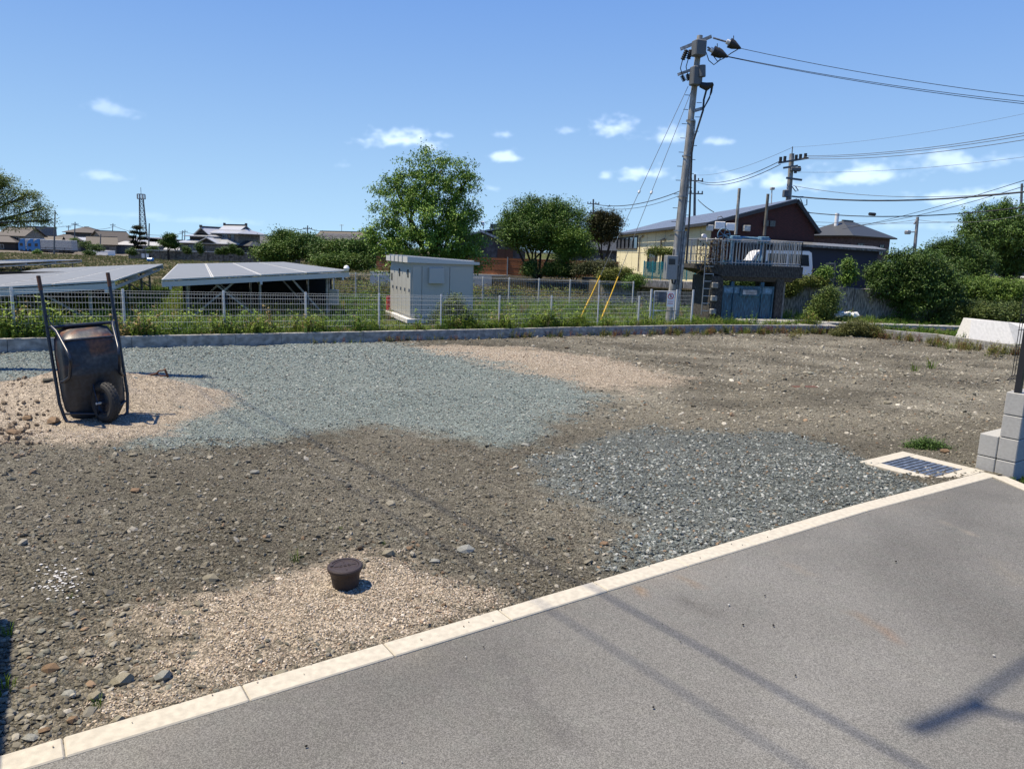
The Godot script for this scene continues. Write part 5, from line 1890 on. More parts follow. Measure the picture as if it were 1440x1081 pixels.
func make_cream_hall() -> void:
	# long cream hall with a red gable end; local x runs along the ridge away from the viewer
	var o := thing("hall", "long cream hall with a grey panelled roof and a dark red gable end", "building", Vector3(10.3, 0.45, -40.0))
	var ax := Vector3(-0.0367, 0, -1).normalized()
	var rt := Vector3(1, 0, -0.0367).normalized()
	var L := 29.0
	var at := func(s: float, y: float, r: float) -> Vector3: return ax * s + Vector3(0, y, 0) + rt * r
	var g := Geo.new()
	var eave := 3.05
	g.hexa([at.call(0.05, -0.6, 0), at.call(L, -0.6, 0), at.call(L, -0.6, 0.2), at.call(0.05, -0.6, 0.2), at.call(0.05, eave + 0.02, 0), at.call(L, eave + 0.02, 0), at.call(L, eave + 0.06, 0.2), at.call(0.05, eave + 0.06, 0.2)])
	put(o, "cream_wall", g, M.cream)
	g = Geo.new()
	for k in 10:
		var s := 2.0 + k * 2.8
		g.bar(at.call(s, 0.0, -0.003), at.call(s, eave, -0.003), 0.012, 0.02)
	g.bar(at.call(0.05, 1.45, -0.004), at.call(L, 1.45, -0.004), 0.02, 0.012)
	put(o, "wall_joint", g, M.beige).set_meta("kind", "stuff")
	# gable end: outline in (right, up)
	g = Geo.new()
	g.prism(PackedVector2Array([Vector2(0, -0.5), Vector2(5.5, -0.5), Vector2(5.5, 2.85), Vector2(4.35, 4.22), Vector2(0, eave)]), Transform3D(Basis(rt, Vector3.UP, -ax), Vector3.ZERO), 0.12)
	put(o, "red_gable", g, M.siding_red)
	g = Geo.new()
	g.hexa([at.call(L - 0.1, -0.6, 0.0), at.call(L - 0.1, -0.6, 5.5), at.call(L, -0.6, 5.5), at.call(L, -0.6, 0.0), at.call(L - 0.1, 2.8, 0.0), at.call(L - 0.1, 2.8, 5.5), at.call(L, 2.8, 5.5), at.call(L, 2.8, 0.0)])
	put(o, "end_wall", g, M.siding_red)
	g = Geo.new()
	g.plate([at.call(-0.3, eave - 0.02, -0.32), at.call(L + 0.4, eave - 0.02, -0.32), at.call(L + 0.4, 4.4, 4.4), at.call(-0.3, 4.4, 4.4)], 0.16)
	g.plate([at.call(-0.3, 4.4, 4.4), at.call(L + 0.4, 4.4, 4.4), at.call(L + 0.4, 2.75, 5.8), at.call(-0.3, 2.75, 5.8)], 0.16)
	var rf := put(o, "roof", g, M.roof_edge)
	for i in 7:   # panels laid over the slope
		for j in 16:
			var f0 := i / 7.0
			var f1 := (i + 1) / 7.0 - 0.012
			var p := func(f: float, s: float) -> Vector3: return at.call(s, lerpf(eave + 0.03, 4.44, f), lerpf(-0.28, 4.35, f))
			var s0 := -0.3 + j * (L + 0.5) / 16.0
			var s1 := s0 + (L + 0.5) / 16.0 - 0.03
			var q := Geo.new()
			q.plate([p.call(f0, s0), p.call(f0, s1), p.call(f1, s1), p.call(f1, s0)], 0.04)
			put(rf, "roof_panel", q, M.roof_tile)
	g = Geo.new()
	g.bar(at.call(-0.5, eave - 0.1, -0.39), at.call(L, eave - 0.1, -0.39), 0.1, 0.1)
	put(o, "gutter", g, M.roof_edge)
	# wall openings, s metres from the near end
	for q in [[19.5, 29.0, 1.75, 0.95, 5], [12.6, 15.3, 0.3, 1.3, 1], [9.4, 10.6, 0.4, 1.2, 1]]:
		g = Geo.new()
		var s0: float = q[0]
		var s1: float = q[1]
		var y0: float = q[2]
		var y1: float = q[2] + q[3]
		for k in q[4] + 1:
			var s: float = lerpf(s0, s1, float(k) / q[4])
			g.bar(at.call(s, y0, -0.03), at.call(s, y1, -0.03), 0.08, 0.1)
		g.bar(at.call(s0, y0, -0.034), at.call(s1, y0, -0.034), 0.1, 0.09)
		g.bar(at.call(s0, y1, -0.034), at.call(s1, y1, -0.034), 0.1, 0.09)
		var wn := put(o, "window", g, M.timber)
		g = Geo.new()
		g.hexa([at.call(s0, y0, -0.012), at.call(s1, y0, -0.012), at.call(s1, y0, 0.03), at.call(s0, y0, 0.03), at.call(s0, y1, -0.012), at.call(s1, y1, -0.012), at.call(s1, y1, 0.03), at.call(s0, y1, 0.03)])
		put(wn, "pane", g, M.glass)
	g = Geo.new()
	g.hexa([at.call(12.2, 1.7, -0.35), at.call(15.7, 1.7, -0.35), at.call(15.7, 1.74, 0), at.call(12.2, 1.74, 0), at.call(12.2, 1.75, -0.35), at.call(15.7, 1.75, -0.35), at.call(15.7, 1.82, 0), at.call(12.2, 1.82, 0)])
	put(o, "awning", g, M.beige_dark)
	for q in [[18.2, 2.6], [11.0, 2.3], [6.0, 2.9]]:
		g = Geo.new()
		g.tube([at.call(q[0], 0, -0.12), at.call(q[0], q[1], -0.12), at.call(q[0] - 1.0, q[1] + 0.1, -0.12)], 0.06, 6)
		put(o, "downpipe", g, M.beige)
	# boxes, windows and pipes on the red gable
	var on := func(px: float, py: float) -> Vector3: return spot(px, py, 39.85) - o.position
	for q in [[998, 320.5, 8, 8, M.steel_pale], [1011.5, 317, 14, 10, M.white], [1027, 319, 14, 10, M.white], [1049.5, 321, 9, 8, M.white_dirty]]:
		g = Geo.new()
		g.bevel(Transform3D(Basis.IDENTITY, on.call(q[0], q[1]) + Vector3(0, 0, 0.05)), Vector3(q[2] * 0.0383, q[3] * 0.0383, 0.34), 0.02)
		put(o, "wall_unit", g, q[4])
	for q in [[1077, 314], [1086.5, 314.5]]:
		g = Geo.new()
		g.box(on.call(q[0], q[1]), Vector3(0.28, 0.3, 0.12))
		put(o, "small_window", g, M.glass)
	g = Geo.new()
	g.tube([on.call(1009, 312), on.call(1010, 305), on.call(1014, 304), on.call(1018, 307), on.call(1018, 314)], 0.03, 5)
	put(o, "wall_pipe", g, M.galv)
	g = Geo.new()
	g.tube([on.call(1037, 309), on.call(1037, 322)], 0.03, 5)
	put(o, "wall_pipe", g, M.galv)
	g = Geo.new()
	g.tube([on.call(1085, 287), on.call(1086, 266)], 0.03, 5)
	g.bevel(Transform3D(Basis.IDENTITY, on.call(1086.5, 265)), Vector3(0.22, 0.14, 0.2), 0.03)
	put(o, "antenna", g, M.white_dirty)
	# the navy lean-to and what stands before it
	var sh := thing("shed", "dark navy lean-to shed with a pale sheet roof behind the white van", "shed", Vector3(12.4, 0.25, -38.6))
	g = Geo.new()
	g.box(Vector3(3.0, 0.9, -0.6), Vector3(6.3, 2.4, 1.2))
	put(sh, "wall", g, M.navy)
	g = Geo.new()
	g.plate([Vector3(-1.3, 2.36, 0.35), Vector3(6.5, 2.12, 0.35), Vector3(6.5, 2.3, -1.25), Vector3(-1.3, 2.55, -1.25)], 0.12)
	put(sh, "roof", g, M.roof_sheet)
	g = Geo.new()
	for s in [-1.0, 1.0]:
		g.box(Vector3(3.78 + s * 0.22, 0.62, 0.02), Vector3(0.08, 1.5, 0.08))
		g.box(Vector3(3.78, 0.62 + s * 0.73, 0.022), Vector3(0.44, 0.08, 0.08))
	g.box(Vector3(3.78, 0.2, 0.015), Vector3(0.44, 0.75, 0.05))
	var dr := put(sh, "door", g, M.beige)
	g = Geo.new()
	g.box(Vector3(3.78, 0.95, 0.01), Vector3(0.4, 0.7, 0.05))
	put(dr, "pane", g, M.glass)
	make_van()


func make_van() -> void:
	var o := thing("van", "white van parked behind the sluice railing", "van", Vector3(12.3, 0.3, -36.2), -0.05)
	var out := PackedVector2Array([Vector2(-1.7, 0.35), Vector2(-1.72, 0.85), Vector2(-1.62, 1.02), Vector2(-1.25, 1.1), Vector2(-0.9, 1.72), Vector2(-0.7, 1.82), Vector2(1.5, 1.84), Vector2(1.64, 1.76), Vector2(1.74, 1.1), Vector2(1.76, 0.4), Vector2(1.7, 0.33)])
	var g := Geo.new()
	g.prism(out, Transform3D.IDENTITY, 1.46)
	put(o, "body", g, M.white)
	for q in [[[-1.1, 1.14], [-0.85, 1.64], [-0.5, 1.68], [-0.5, 1.14]], [[-0.38, 1.14], [-0.38, 1.68], [0.5, 1.68], [0.5, 1.14]], [[0.62, 1.14], [0.62, 1.68], [1.5, 1.66], [1.58, 1.14]]]:
		var p := PackedVector2Array()
		for c in q:
			p.append(Vector2(c[0], c[1]))
		g = Geo.new()
		g.prism(p, Transform3D.IDENTITY, 1.48)
		put(o, "window", g, M.glass)
	for x in [-1.1, 1.15]:
		g = Geo.new()
		g.tube([Vector3(x, 0.28, -0.75), Vector3(x, 0.28, 0.75)], 0.28, 18)
		var wh := put(o, "wheel", g, M.rubber)
		g = Geo.new()
		g.tube([Vector3(x, 0.28, -0.76), Vector3(x, 0.28, 0.76)], 0.17, 14)
		put(wh, "rim", g, M.steel_pale)
	g = Geo.new()
	g.box(Vector3(1.76, 0.45, 0), Vector3(0.08, 0.16, 1.4))
	put(o, "bumper", g, M.black)
	g = Geo.new()
	g.box(Vector3(-1.72, 0.45, 0), Vector3(0.08, 0.18, 1.4))
	put(o, "bumper", g, M.black)
	g = Geo.new()
	g.box(Vector3(1.74, 0.95, 0.66), Vector3(0.06, 0.3, 0.1))
	put(o, "tail_light", g, M.red)
	g = Geo.new()
	g.box(Vector3(-0.45, 0.98, 0.735), Vector3(0.14, 0.03, 0.02))
	put(o, "door_handle", g, M.black)
	g = Geo.new()
	g.box(Vector3(0.0, 0.98, 0.735), Vector3(0.14, 0.03, 0.02))
	put(o, "door_handle", g, M.black)


func make_right_houses() -> void:
	var c := land(1205, 82)
	var h := house("red-brown house with a dark hipped roof behind the navy shed", Vector3(c.x, 0.4, -86), 0.62, Vector3(8.0, 4.1, 6.0), "hip", 1.75, 0.55, M.house_brown, M.roof_dark, [[0, 2.4, 2.2, 1.0, 1.1, 1], [0, -2.0, 2.2, 1.2, 1.1, 1], [1, 0.9, 2.2, 0.9, 1.1, 1], [1, -1.3, 2.2, 1.4, 1.1, 1]])
	var g := Geo.new()
	g.tube([Vector3(-2.2, 4.8, 0), Vector3(-2.2, 6.6, 0)], 0.22, 8)
	put(h, "chimney", g, M.white)
	# teal mesh fence before the cream hall
	var f := thing("mesh_fence", "teal mesh fence on the retaining wall in front of the cream hall", "fence", Vector3(6.2, 0.55, -36.2))
	for i in 8:
		g = Geo.new()
		g.box(Vector3(i * 0.42, 0.45, i * -0.02), Vector3(0.05, 0.9, 0.05))
		put(f, "post", g, M.teal_solid)
	for i in 7:
		g = Geo.new()
		g.hexa([Vector3(i * 0.42, 0.06, i * -0.02), Vector3(i * 0.42 + 0.4, 0.06, i * -0.02 - 0.02), Vector3(i * 0.42 + 0.4, 0.06, i * -0.02 - 0.03), Vector3(i * 0.42, 0.06, i * -0.02 - 0.01), Vector3(i * 0.42, 0.86, i * -0.02), Vector3(i * 0.42 + 0.4, 0.86, i * -0.02 - 0.02), Vector3(i * 0.42 + 0.4, 0.86, i * -0.02 - 0.03), Vector3(i * 0.42, 0.86, i * -0.02 - 0.01)])
		put(f, "mesh_panel", g, M.teal)
	# street lamp above the shrubs
	var o := thing("street_lamp", "slim pole with a silver floodlight above the right-hand shrubs", "street lamp", land(1283, 46))
	var top := spot(1291, 305, 46) - o.position
	g = Geo.new()
	g.tube([Vector3.ZERO, top], [0.13, 0.085], 8)
	put(o, "pole", g, M.pole)
	g = Geo.new()
	var la := spot(1277, 326.5, 46) - o.position
	g.tube([spot(1289, 326, 46) - o.position, la], 0.035, 6)
	g.tube([spot(1291, 307, 46) - o.position, spot(1286, 315, 46) - o.position], 0.05, 6)
	put(o, "arm", g, M.galv)
	g = Geo.new()
	g.bevel(Transform3D(Basis(Vector3.UP, 0.3), la), Vector3(0.34, 0.24, 0.26), 0.05)
	put(o, "lamp_head", g, M.stainless)
	# pale buildings and cars far right
	house("pale flat-roofed building seen through a gap below the big right-hand tree", land(1391, 118), 0.2, Vector3(5, 4.6, 6), "flat", 0.2, 0.1, M.grey_blue, M.beige, [[0, 0, 1.6, 2, 1.2]])
	house("white building with dark windows behind the parked cars at the right edge", land(1432, 124), 0.1, Vector3(8, 2.9, 6), "flat", 0.2, 0.1, M.white_dirty, M.white_dirty, [[0, -1.5, 1.5, 1.6, 0.9], [0, 1.5, 1.5, 1.6, 0.9]])
	var cw := ["white car parked at the right edge, left of the silver one", "silver-white car parked farthest right, cut by the photo's edge"]
	for i in 2:
		var car := thing("parked_car", cw[i], "car", land(1417 + i * 22, 108 - i) + Vector3(0, 0.75, 0), 0.1, "cars parked at the right edge")
		g = Geo.new()
		g.prism(PackedVector2Array([Vector2(-1.9, 0.25), Vector2(-1.95, 0.75), Vector2(-1.1, 0.92), Vector2(-0.5, 1.42), Vector2(0.9, 1.45), Vector2(1.6, 0.95), Vector2(1.95, 0.85), Vector2(1.95, 0.25)]), Transform3D.IDENTITY, 1.6)
		put(car, "body", g, M.white if i == 0 else M.steel_pale)
		g = Geo.new()
		g.prism(PackedVector2Array([Vector2(-0.9, 0.94), Vector2(-0.45, 1.36), Vector2(0.85, 1.38), Vector2(1.35, 0.96)]), Transform3D.IDENTITY, 1.62)
		put(car, "window", g, M.glass)
		for x in [-1.2, 1.2]:
			g = Geo.new()
			g.tube([Vector3(x, 0.3, -0.81), Vector3(x, 0.3, 0.81)], 0.3, 12)
			put(car, "wheel", g, M.rubber)
	var gp := Geo.new()
	gp.col = Color(0.2, 0.19, 0.17)
	gp.plate([Vector3(62, -0.6, -100), Vector3(130, -0.6, -100), Vector3(130, -0.6, -160), Vector3(62, -0.6, -160)], 2.0)
	setting("parking_ground", gp, M.land)


func make_middle_houses() -> void:
	# slatted orange fence on its concrete base
	var o := thing("board_fence", "orange-brown slatted board fence on a pale concrete base between the trees", "fence", Vector3(-9.4, 0.05, -50.4))
	var g := Geo.new()
	g.box(Vector3(8.2, -0.35, 1.45), Vector3(16.4, 0.9, 0.2), 0.178)
	put(o, "concrete_base", g, M.concrete_pale)
	rng.seed = 12
	var d := Vector3(0.984, 0, 0.177)
	for bay in 9:
		for r in 7:
			g = Geo.new()
			var k := rng.randf_range(0.8, 1.15)
			g.col = Color(0.62 * k, 0.225 * k, 0.085 * k)
			g.box(d * (bay * 1.8 + 0.9) + Vector3(0, 0.18 + r * 0.155, rng.randf_range(-0.006, 0.006)), Vector3(1.78, 0.142, 0.03), -0.178)
			put(o, "slat", g, M.wood_orange)
		if bay in [3, 5, 7]:
			g = Geo.new()
			g.box(d * (bay * 1.8) + Vector3(0, 0.6, 0.05), Vector3(0.07, 1.3, 0.06))
			put(o, "post", g, M.steel_pale)
	# grey modern house
	o = thing("house", "dark grey modern house with stepped shed roofs behind the orange fence", "house", Vector3(-2.3, 0.0, -59.5))
	g = Geo.new()
	g.prism(PackedVector2Array([Vector2(-1.6, 0), Vector2(1.6, 0), Vector2(1.6, 3.45), Vector2(-1.6, 2.7)]), Transform3D(Basis.IDENTITY, Vector3(-0.8, 0, -1.5)), 4.0)
	put(o, "upper_wall", g, M.grey_wall)
	g = Geo.new()
	g.box(Vector3(1.35, 2.6, -2.2), Vector3(2.4, 2.4, 2.6))
	put(o, "side_wall", g, M.grey_blue)
	g = Geo.new()
	g.prism(PackedVector2Array([Vector2(-1.2, 0), Vector2(2.2, 0), Vector2(2.2, 1.7), Vector2(-1.2, 3.1)]), Transform3D(Basis.IDENTITY, Vector3(0.8, 0, 0.4)), 2.4)
	put(o, "front_wall", g, M.grey_wall)
	g = Geo.new()
	g.plate([Vector3(-2.7, 2.62, 0.9), Vector3(1.0, 3.5, 0.9), Vector3(1.0, 3.5, -3.9), Vector3(-2.7, 2.62, -3.9)], 0.14)
	g.plate([Vector3(0.8, 3.95, -0.7), Vector3(2.8, 3.85, -0.7), Vector3(2.8, 3.85, -3.7), Vector3(0.8, 3.95, -3.7)], 0.12)
	g.plate([Vector3(-0.55, 3.22, 1.85), Vector3(3.3, 1.65, 1.85), Vector3(3.3, 1.65, -1.0), Vector3(-0.55, 3.22, -1.0)], 0.1)
	put(o, "roof", g, M.roof_dark)
	g = Geo.new()
	g.bar(Vector3(-0.55, 3.2, 1.87), Vector3(3.3, 1.63, 1.87), 0.06, 0.16)
	g.bar(Vector3(-2.7, 2.58, 0.92), Vector3(1.0, 3.46, 0.92), 0.06, 0.12)
	put(o, "barge_board", g, M.white_dirty)
	g = Geo.new()
	g.box(Vector3(1.45, 1.4, 1.62), Vector3(1.2, 0.9, 0.08))
	g.box(Vector3(1.45, 1.4, 1.67), Vector3(0.05, 0.9, 0.05))
	put(o, "wooden_gate", g, M.rust)
	g = Geo.new()
	g.tube([Vector3(-0.4, 3.2, -1), Vector3(-0.4, 3.75, -1)], 0.03, 5)
	g.bevel(Transform3D(Basis.IDENTITY, Vector3(-0.45, 3.8, -1)), Vector3(0.26, 0.32, 0.1), 0.03)
	put(o, "antenna", g, M.white)
	house("dark house with white stripes just visible between the round tree and the cream hall", land(826, 84) + Vector3(0, 1.3, 0), 0.1, Vector3(6.5, 2.4, 5), "gable", 1.1, 0.4, M.grey_wall, M.roof_dark, [[0, 1.2, 1.1, 2.2, 0.14], [0, 1.2, 0.3, 2.0, 0.14]])
	# cream house with panels on its roof
	var h := house("cream two-storey house with solar panels on its roof behind the bushes", land(483, 124), -0.42, Vector3(8.4, 4.5, 5.2), "gable", 1.35, 0.45, M.beige, M.roof_tan, [[0, -3.0, 3.0, 1.5, 1.3, 1], [0, -0.6, 3.1, 0.8, 0.9, 1], [0, 1.1, 3.1, 1.4, 0.8, 1], [0, 2.9, 3.1, 1.0, 0.8, 1], [3, 0.8, 3.0, 0.7, 1.1, 1]])
	for i in 6:
		for j in 2:
			g = Geo.new()
			var p := func(x: float, f: float) -> Vector3: return Vector3(x, lerpf(4.42, 5.72, f), lerpf(2.8, 0.35, f))
			var x0 := -3.7 + i * 1.26
			g.plate([p.call(x0, 0.06 + j * 0.4), p.call(x0 + 1.22, 0.06 + j * 0.4), p.call(x0 + 1.22, 0.43 + j * 0.4), p.call(x0, 0.43 + j * 0.4)], -0.06)
			put(h, "roof_panel", g, M.roof_edge)
	g = Geo.new()
	g.tube([Vector3(-0.3, 5.8, 0), Vector3(-0.3, 7.0, 0)], 0.04, 5)
	g.tube([Vector3(-0.7, 6.9, 0), Vector3(0.1, 6.9, 0)], 0.04, 5)
	put(h, "antenna", g, M.galv)
	house("small white house half hidden by the tall persimmon-like tree's left side", land(527, 138), -0.2, Vector3(3.0, 4.2, 5), "gable", 0.9, 0.3, M.white, M.grey_blue, [[0, 0.0, 2.6, 0.9, 1.2, 1]])


func make_old_house() -> void:
	var o := thing("old_house", "traditional tiled house with layered pale roofs behind the long garden wall", "house", land(318, 150), -0.42)
	var y0 := 0.3
	var g := Geo.new()
	# walls: two-storey block, left wing, low front
	g.box(Vector3(1.4, y0 + 2.6, -1.5), Vector3(7.0, 5.4, 6.0))
	put(o, "main_wall", g, M.beige_dark)
	g = Geo.new()
	g.box(Vector3(-3.0, y0 + 2.3, -0.5), Vector3(6.4, 4.8, 7.0))
	put(o, "wing_wall", g, M.timber)
	g = Geo.new()
	g.box(Vector3(-1.5, y0 + 1.6, 2.6), Vector3(12.0, 3.3, 3.6))
	put(o, "front_wall", g, M.beige_dark)
	g = Geo.new()   # main roof
	hip_roof(g, 7.0, 6.0, y0 + 5.3, 1.0, 5.6, 1.0, 1.4, -1.5)
	gable_roof(g, 5.2, 2.6, y0 + 6.15, 0.8, 0.3, 1.4, -1.5)
	var r := put(o, "main_roof", g, M.kawara)
	g = Geo.new()
	gable_walls(g, 5.2, 2.6, y0 + 6.05, 0.9, 1.4, -1.5)
	put(r, "gable_end", g, M.timber)
	g = Geo.new()
	for s in [-1.0, 1.0]:
		g.box(Vector3(1.4 + s * 2.85, y0 + 7.1, -1.5), Vector3(0.3, 0.55, 0.4))
	g.box(Vector3(1.4, y0 + 7.02, -1.5), Vector3(5.7, 0.24, 0.4))
	put(r, "ridge", g, M.roof_edge)
	g = Geo.new()   # wing roof: ridge towards the viewer, gable to the front
	hip_roof(g, 6.4, 7.0, y0 + 4.6, 0.8, 3.0, 0.8, -3.0, -0.5)
	var b := Basis(Vector3.UP, PI / 2)
	var wg := Geo.new()
	gable_roof(wg, 6.0, 3.6, 0.0, 1.2, 0.35)
	for i in wg.v.size():
		wg.v[i] = b * wg.v[i] + Vector3(-3.0, y0 + 5.15, -0.2)
		wg.n[i] = b * wg.n[i]
	r = put(o, "wing_roof", g, M.kawara)
	put(r, "upper_roof", wg, M.kawara)
	wg = Geo.new()
	gable_walls(wg, 6.0, 3.6, 0.0, 1.2)
	for i in wg.v.size():
		wg.v[i] = b * wg.v[i] + Vector3(-3.0, y0 + 5.05, -0.2)
		wg.n[i] = b * wg.n[i]
	put(r, "gable_end", wg, M.timber)
	g = Geo.new()
	g.box(Vector3(-3.0, y0 + 6.42, -0.2), Vector3(0.35, 0.26, 6.8))
	g.box(Vector3(-3.0, y0 + 6.5, 3.1), Vector3(0.5, 0.5, 0.3))
	put(r, "ridge", g, M.roof_edge)
	g = Geo.new()   # low front roof with its own little gable
	hip_roof(g, 12.0, 5.0, y0 + 3.25, 1.0, 8.0, 0.8, -1.5, 1.6)
	r = put(o, "front_roof", g, M.kawara)
	wg = Geo.new()
	gable_roof(wg, 3.4, 5.0, 0.0, 1.0, 0.4)
	for i in wg.v.size():
		wg.v[i] = b * wg.v[i] + Vector3(0.6, y0 + 3.4, 3.2)
		wg.n[i] = b * wg.n[i]
	put(r, "porch_roof", wg, M.kawara)
	wg = Geo.new()
	gable_walls(wg, 3.4, 5.0, 0.0, 1.0)
	for i in wg.v.size():
		wg.v[i] = b * wg.v[i] + Vector3(0.6, y0 + 3.25, 3.2)
		wg.n[i] = b * wg.n[i]
	put(r, "porch_gable", wg, M.timber)
	g = Geo.new()
	hip_roof(g, 4.0, 4.0, y0 + 3.0, 0.9, 2.0, 0.6, 5.8, -0.5)
	g.box(Vector3(5.8, y0 + 1.4, -0.5), Vector3(4.0, 3.0, 4.0))
	put(o, "annex", g, M.roof_dark)
	for q in [[1.6, 3.9, 1.5, 1.2, 3.0], [3.6, 3.9, 1.0, 1.2, 3.0], [-4.0, 1.4, 2.2, 1.6, 8.8], [-1.4, 1.4, 1.2, 1.5, 8.8]]:
		window(o, 0, Vector3(1, 1, q[4]), q[0], y0 + q[1], q[2], q[3], M.timber, M.glass_blue, 2)
	var w := thing("garden_wall", "long beige garden wall in front of the traditional tiled house", "wall", Vector3(land(183, 142).x, fall(142), -142))
	for i in 11:
		g = Geo.new()
		g.box(Vector3(1.45 + i * 2.9, 0.8, i * -0.25), Vector3(2.88, 1.9, 0.25))
		var q := put(w, "wall_panel", g, M.beige_dark)
		g = Geo.new()
		g.box(Vector3(1.45 + i * 2.9, 1.82, i * -0.25), Vector3(2.9, 0.16, 0.5))
		put(q, "coping", g, M.kawara if i % 2 else M.concrete_pale)
		if i in [2, 4, 6, 8]:
			g = Geo.new()
			g.box(Vector3(1.5 + i * 2.9, 1.0, i * -0.25 + 0.13), Vector3(0.7, 0.16, 0.03))
			put(q, "vent", g, M.timber)
	g = Geo.new()
	for s in [-0.4, 0.4]:
		g.box(Vector3(3.2 + s, 0.75, 0.14), Vector3(0.6, 0.8, 0.03))
	put(w, "white_notice", g, M.white)
	g = Geo.new()
	g.bevel(Transform3D.IDENTITY, Vector3(1.0, 0.6, 0.7), 0.15)
	solo("blue_drum", g, M.truck_blue, "small blue tub on the bare field before the garden wall", "tub", land(213, 120) + Vector3(0, 0.35, 0))


func make_far_houses() -> void:
	house("brown tiled house under the left tree, white upper wall", land(36, 226), -0.2, Vector3(9, 5.0, 7), "gable", 2.2, 0.7, M.beige, M.roof_brown, [[0, 1.5, 3.0, 1.6, 1.2]])
	house("low dark roofed house at the left edge behind the trucks", land(5, 222), 0.1, Vector3(12, 2.7, 7), "hip", 1.8, 0.8, M.timber, M.roof_brown, [[0, 2.0, 0.8, 1.6, 1.2]])
	house("grey-green apartment block behind the left tree", land(64, 320), -0.2, Vector3(7.4, 9.2, 8), "flat", 0.1, 0.05, M.grey_blue, M.grey_blue, [])
	house("brown roofed bungalow behind the white truck box", land(98, 238), 0.15, Vector3(10, 3.8, 8), "hip", 1.8, 0.7, M.beige, M.roof_brown, [[0, -2.0, 1.8, 1.6, 1.0], [0, 2.0, 1.8, 1.6, 1.0]])
	house("low tiled house with a small gable between the trucks and the apartment block", land(68, 232), 0.3, Vector3(9, 3.0, 8), "gable", 1.9, 0.6, M.beige, M.roof_tan, [])
	house("two-storey dark blue-grey house with a wide hipped roof", land(127, 262), 0.2, Vector3(10.5, 6.6, 9), "hip", 2.0, 0.9, M.grey_wall, M.roof_brown, [[0, -2.5, 3.4, 1.5, 1.2], [0, 2.0, 3.4, 1.5, 1.2]])
	house("small house with a pale slate roof below the blue-grey house", land(131, 240), 0.3, Vector3(6, 3.6, 6), "gable", 1.3, 0.5, M.grey_wall, M.kawara, [])
	house("beige house with a steep tan gable left of the pine", land(160, 226), 1.1, Vector3(9, 4.0, 8.4), "gable", 2.9, 0.6, M.beige, M.roof_tan, [[1, 1.2, 2.6, 1.8, 1.6, 1], [0, 1.0, 2.4, 1.6, 1.2, 1]])
	house("low tan-roofed wing in front of the steep gabled house", land(147, 216), 0.5, Vector3(7, 3.2, 6), "gable", 1.9, 0.5, M.beige_dark, M.roof_tan, [[0, 1.0, 1.0, 1.2, 1.2, 1]])
	house("small white shed with a flat front beside the road left of the pine", land(149, 196), -0.3, Vector3(4.8, 1.25, 2.4), "flat", 0.08, 0.03, M.white, M.white, [])
	house("long white-roofed workshop behind the pine", land(205, 226), 0.1, Vector3(15, 3.1, 9), "gable", 1.0, 0.4, M.grey_blue, M.white_dirty, [[0, 2.5, 1.2, 2.0, 1.2]])
	house("pale-roofed workshop right of the lattice mast", land(222, 250), 0.5, Vector3(12, 4.0, 9), "gable", 1.6, 0.4, M.grey_blue, M.kawara, [])
	house("dark-roofed shop behind the round tree left of the tiled house", land(245, 236), 0.2, Vector3(14, 4.2, 9), "flat", 1.2, 0.5, M.grey_wall, M.roof_dark, [[0, 2.5, 1.2, 3.0, 1.4], [0, -2.5, 1.2, 3.0, 1.4]])
	house("low pale shed right of the round tree, left of the tiled house", land(256, 196), 0.1, Vector3(6, 2.2, 5), "gable", 0.8, 0.4, M.grey_blue, M.white_dirty, [[0, 0, 0.6, 2.0, 1.0]])
	house("dark roofed house right behind the traditional house", land(376, 190), -0.2, Vector3(8, 4.6, 7), "gable", 1.6, 0.6, M.beige_dark, M.roof_dark, [[0, 1.0, 2.6, 1.4, 1.1, 1]])
	# the three trucks
	var words := ["white box truck with a blue cab, nearest of three, its whole long box in view", "blue-cabbed truck in the middle of the three, mostly hidden by the nearest one", "blue-cabbed truck at the left end of the three parked trucks"]
	var first: Node3D = null
	for i in 3:
		var at := land([80, 70.5, 58.5][i], 205 + i * 3.2)
		if first:
			copy(first, words[i], at, first.rotation.y)
			continue
		var o := thing("truck", words[i], "truck", at, -0.12, "parked blue and white trucks")
		first = o
		var g := Geo.new()
		g.bevel(Transform3D(Basis.IDENTITY, Vector3(1.4, 2.35, 0)), Vector3(9.2, 2.7, 2.4), 0.06)
		put(o, "cargo_box", g, M.white_dirty)
		g = Geo.new()
		g.box(Vector3(1.4, 1.55, 1.21), Vector3(9.1, 0.1, 0.05))
		for x in [-1.6, 1.2, 3.9]:
			g.box(Vector3(x, 1.45, 1.22), Vector3(0.14, 0.5, 0.05))
		put(o, "side_rail", g, M.grey_wall)
		g = Geo.new()
		g.prism(PackedVector2Array([Vector2(-5.4, 0.5), Vector2(-5.45, 1.6), Vector2(-5.3, 2.6), Vector2(-4.7, 3.4), Vector2(-4.1, 3.75), Vector2(-3.35, 3.8), Vector2(-3.35, 0.5)]), Transform3D.IDENTITY, 2.3)
		var cab := put(o, "cab", g, M.truck_blue)
		g = Geo.new()
		g.prism(PackedVector2Array([Vector2(-4.95, 1.75), Vector2(-4.9, 2.55), Vector2(-4.0, 2.6), Vector2(-4.0, 1.75)]), Transform3D.IDENTITY, 2.33)
		g.boxt(Transform3D(Basis(Vector3.BACK, 0.14), Vector3(-5.38, 2.05, 0)), Vector3(0.06, 0.9, 2.0))
		put(cab, "window", g, M.glass)
		g = Geo.new()
		g.box(Vector3(-4.2, 3.78, 0), Vector3(1.3, 0.12, 2.0))
		put(cab, "roof_spoiler", g, M.white)
		g = Geo.new()
		g.box(Vector3(1.0, 0.72, 0), Vector3(10.4, 0.3, 1.6))
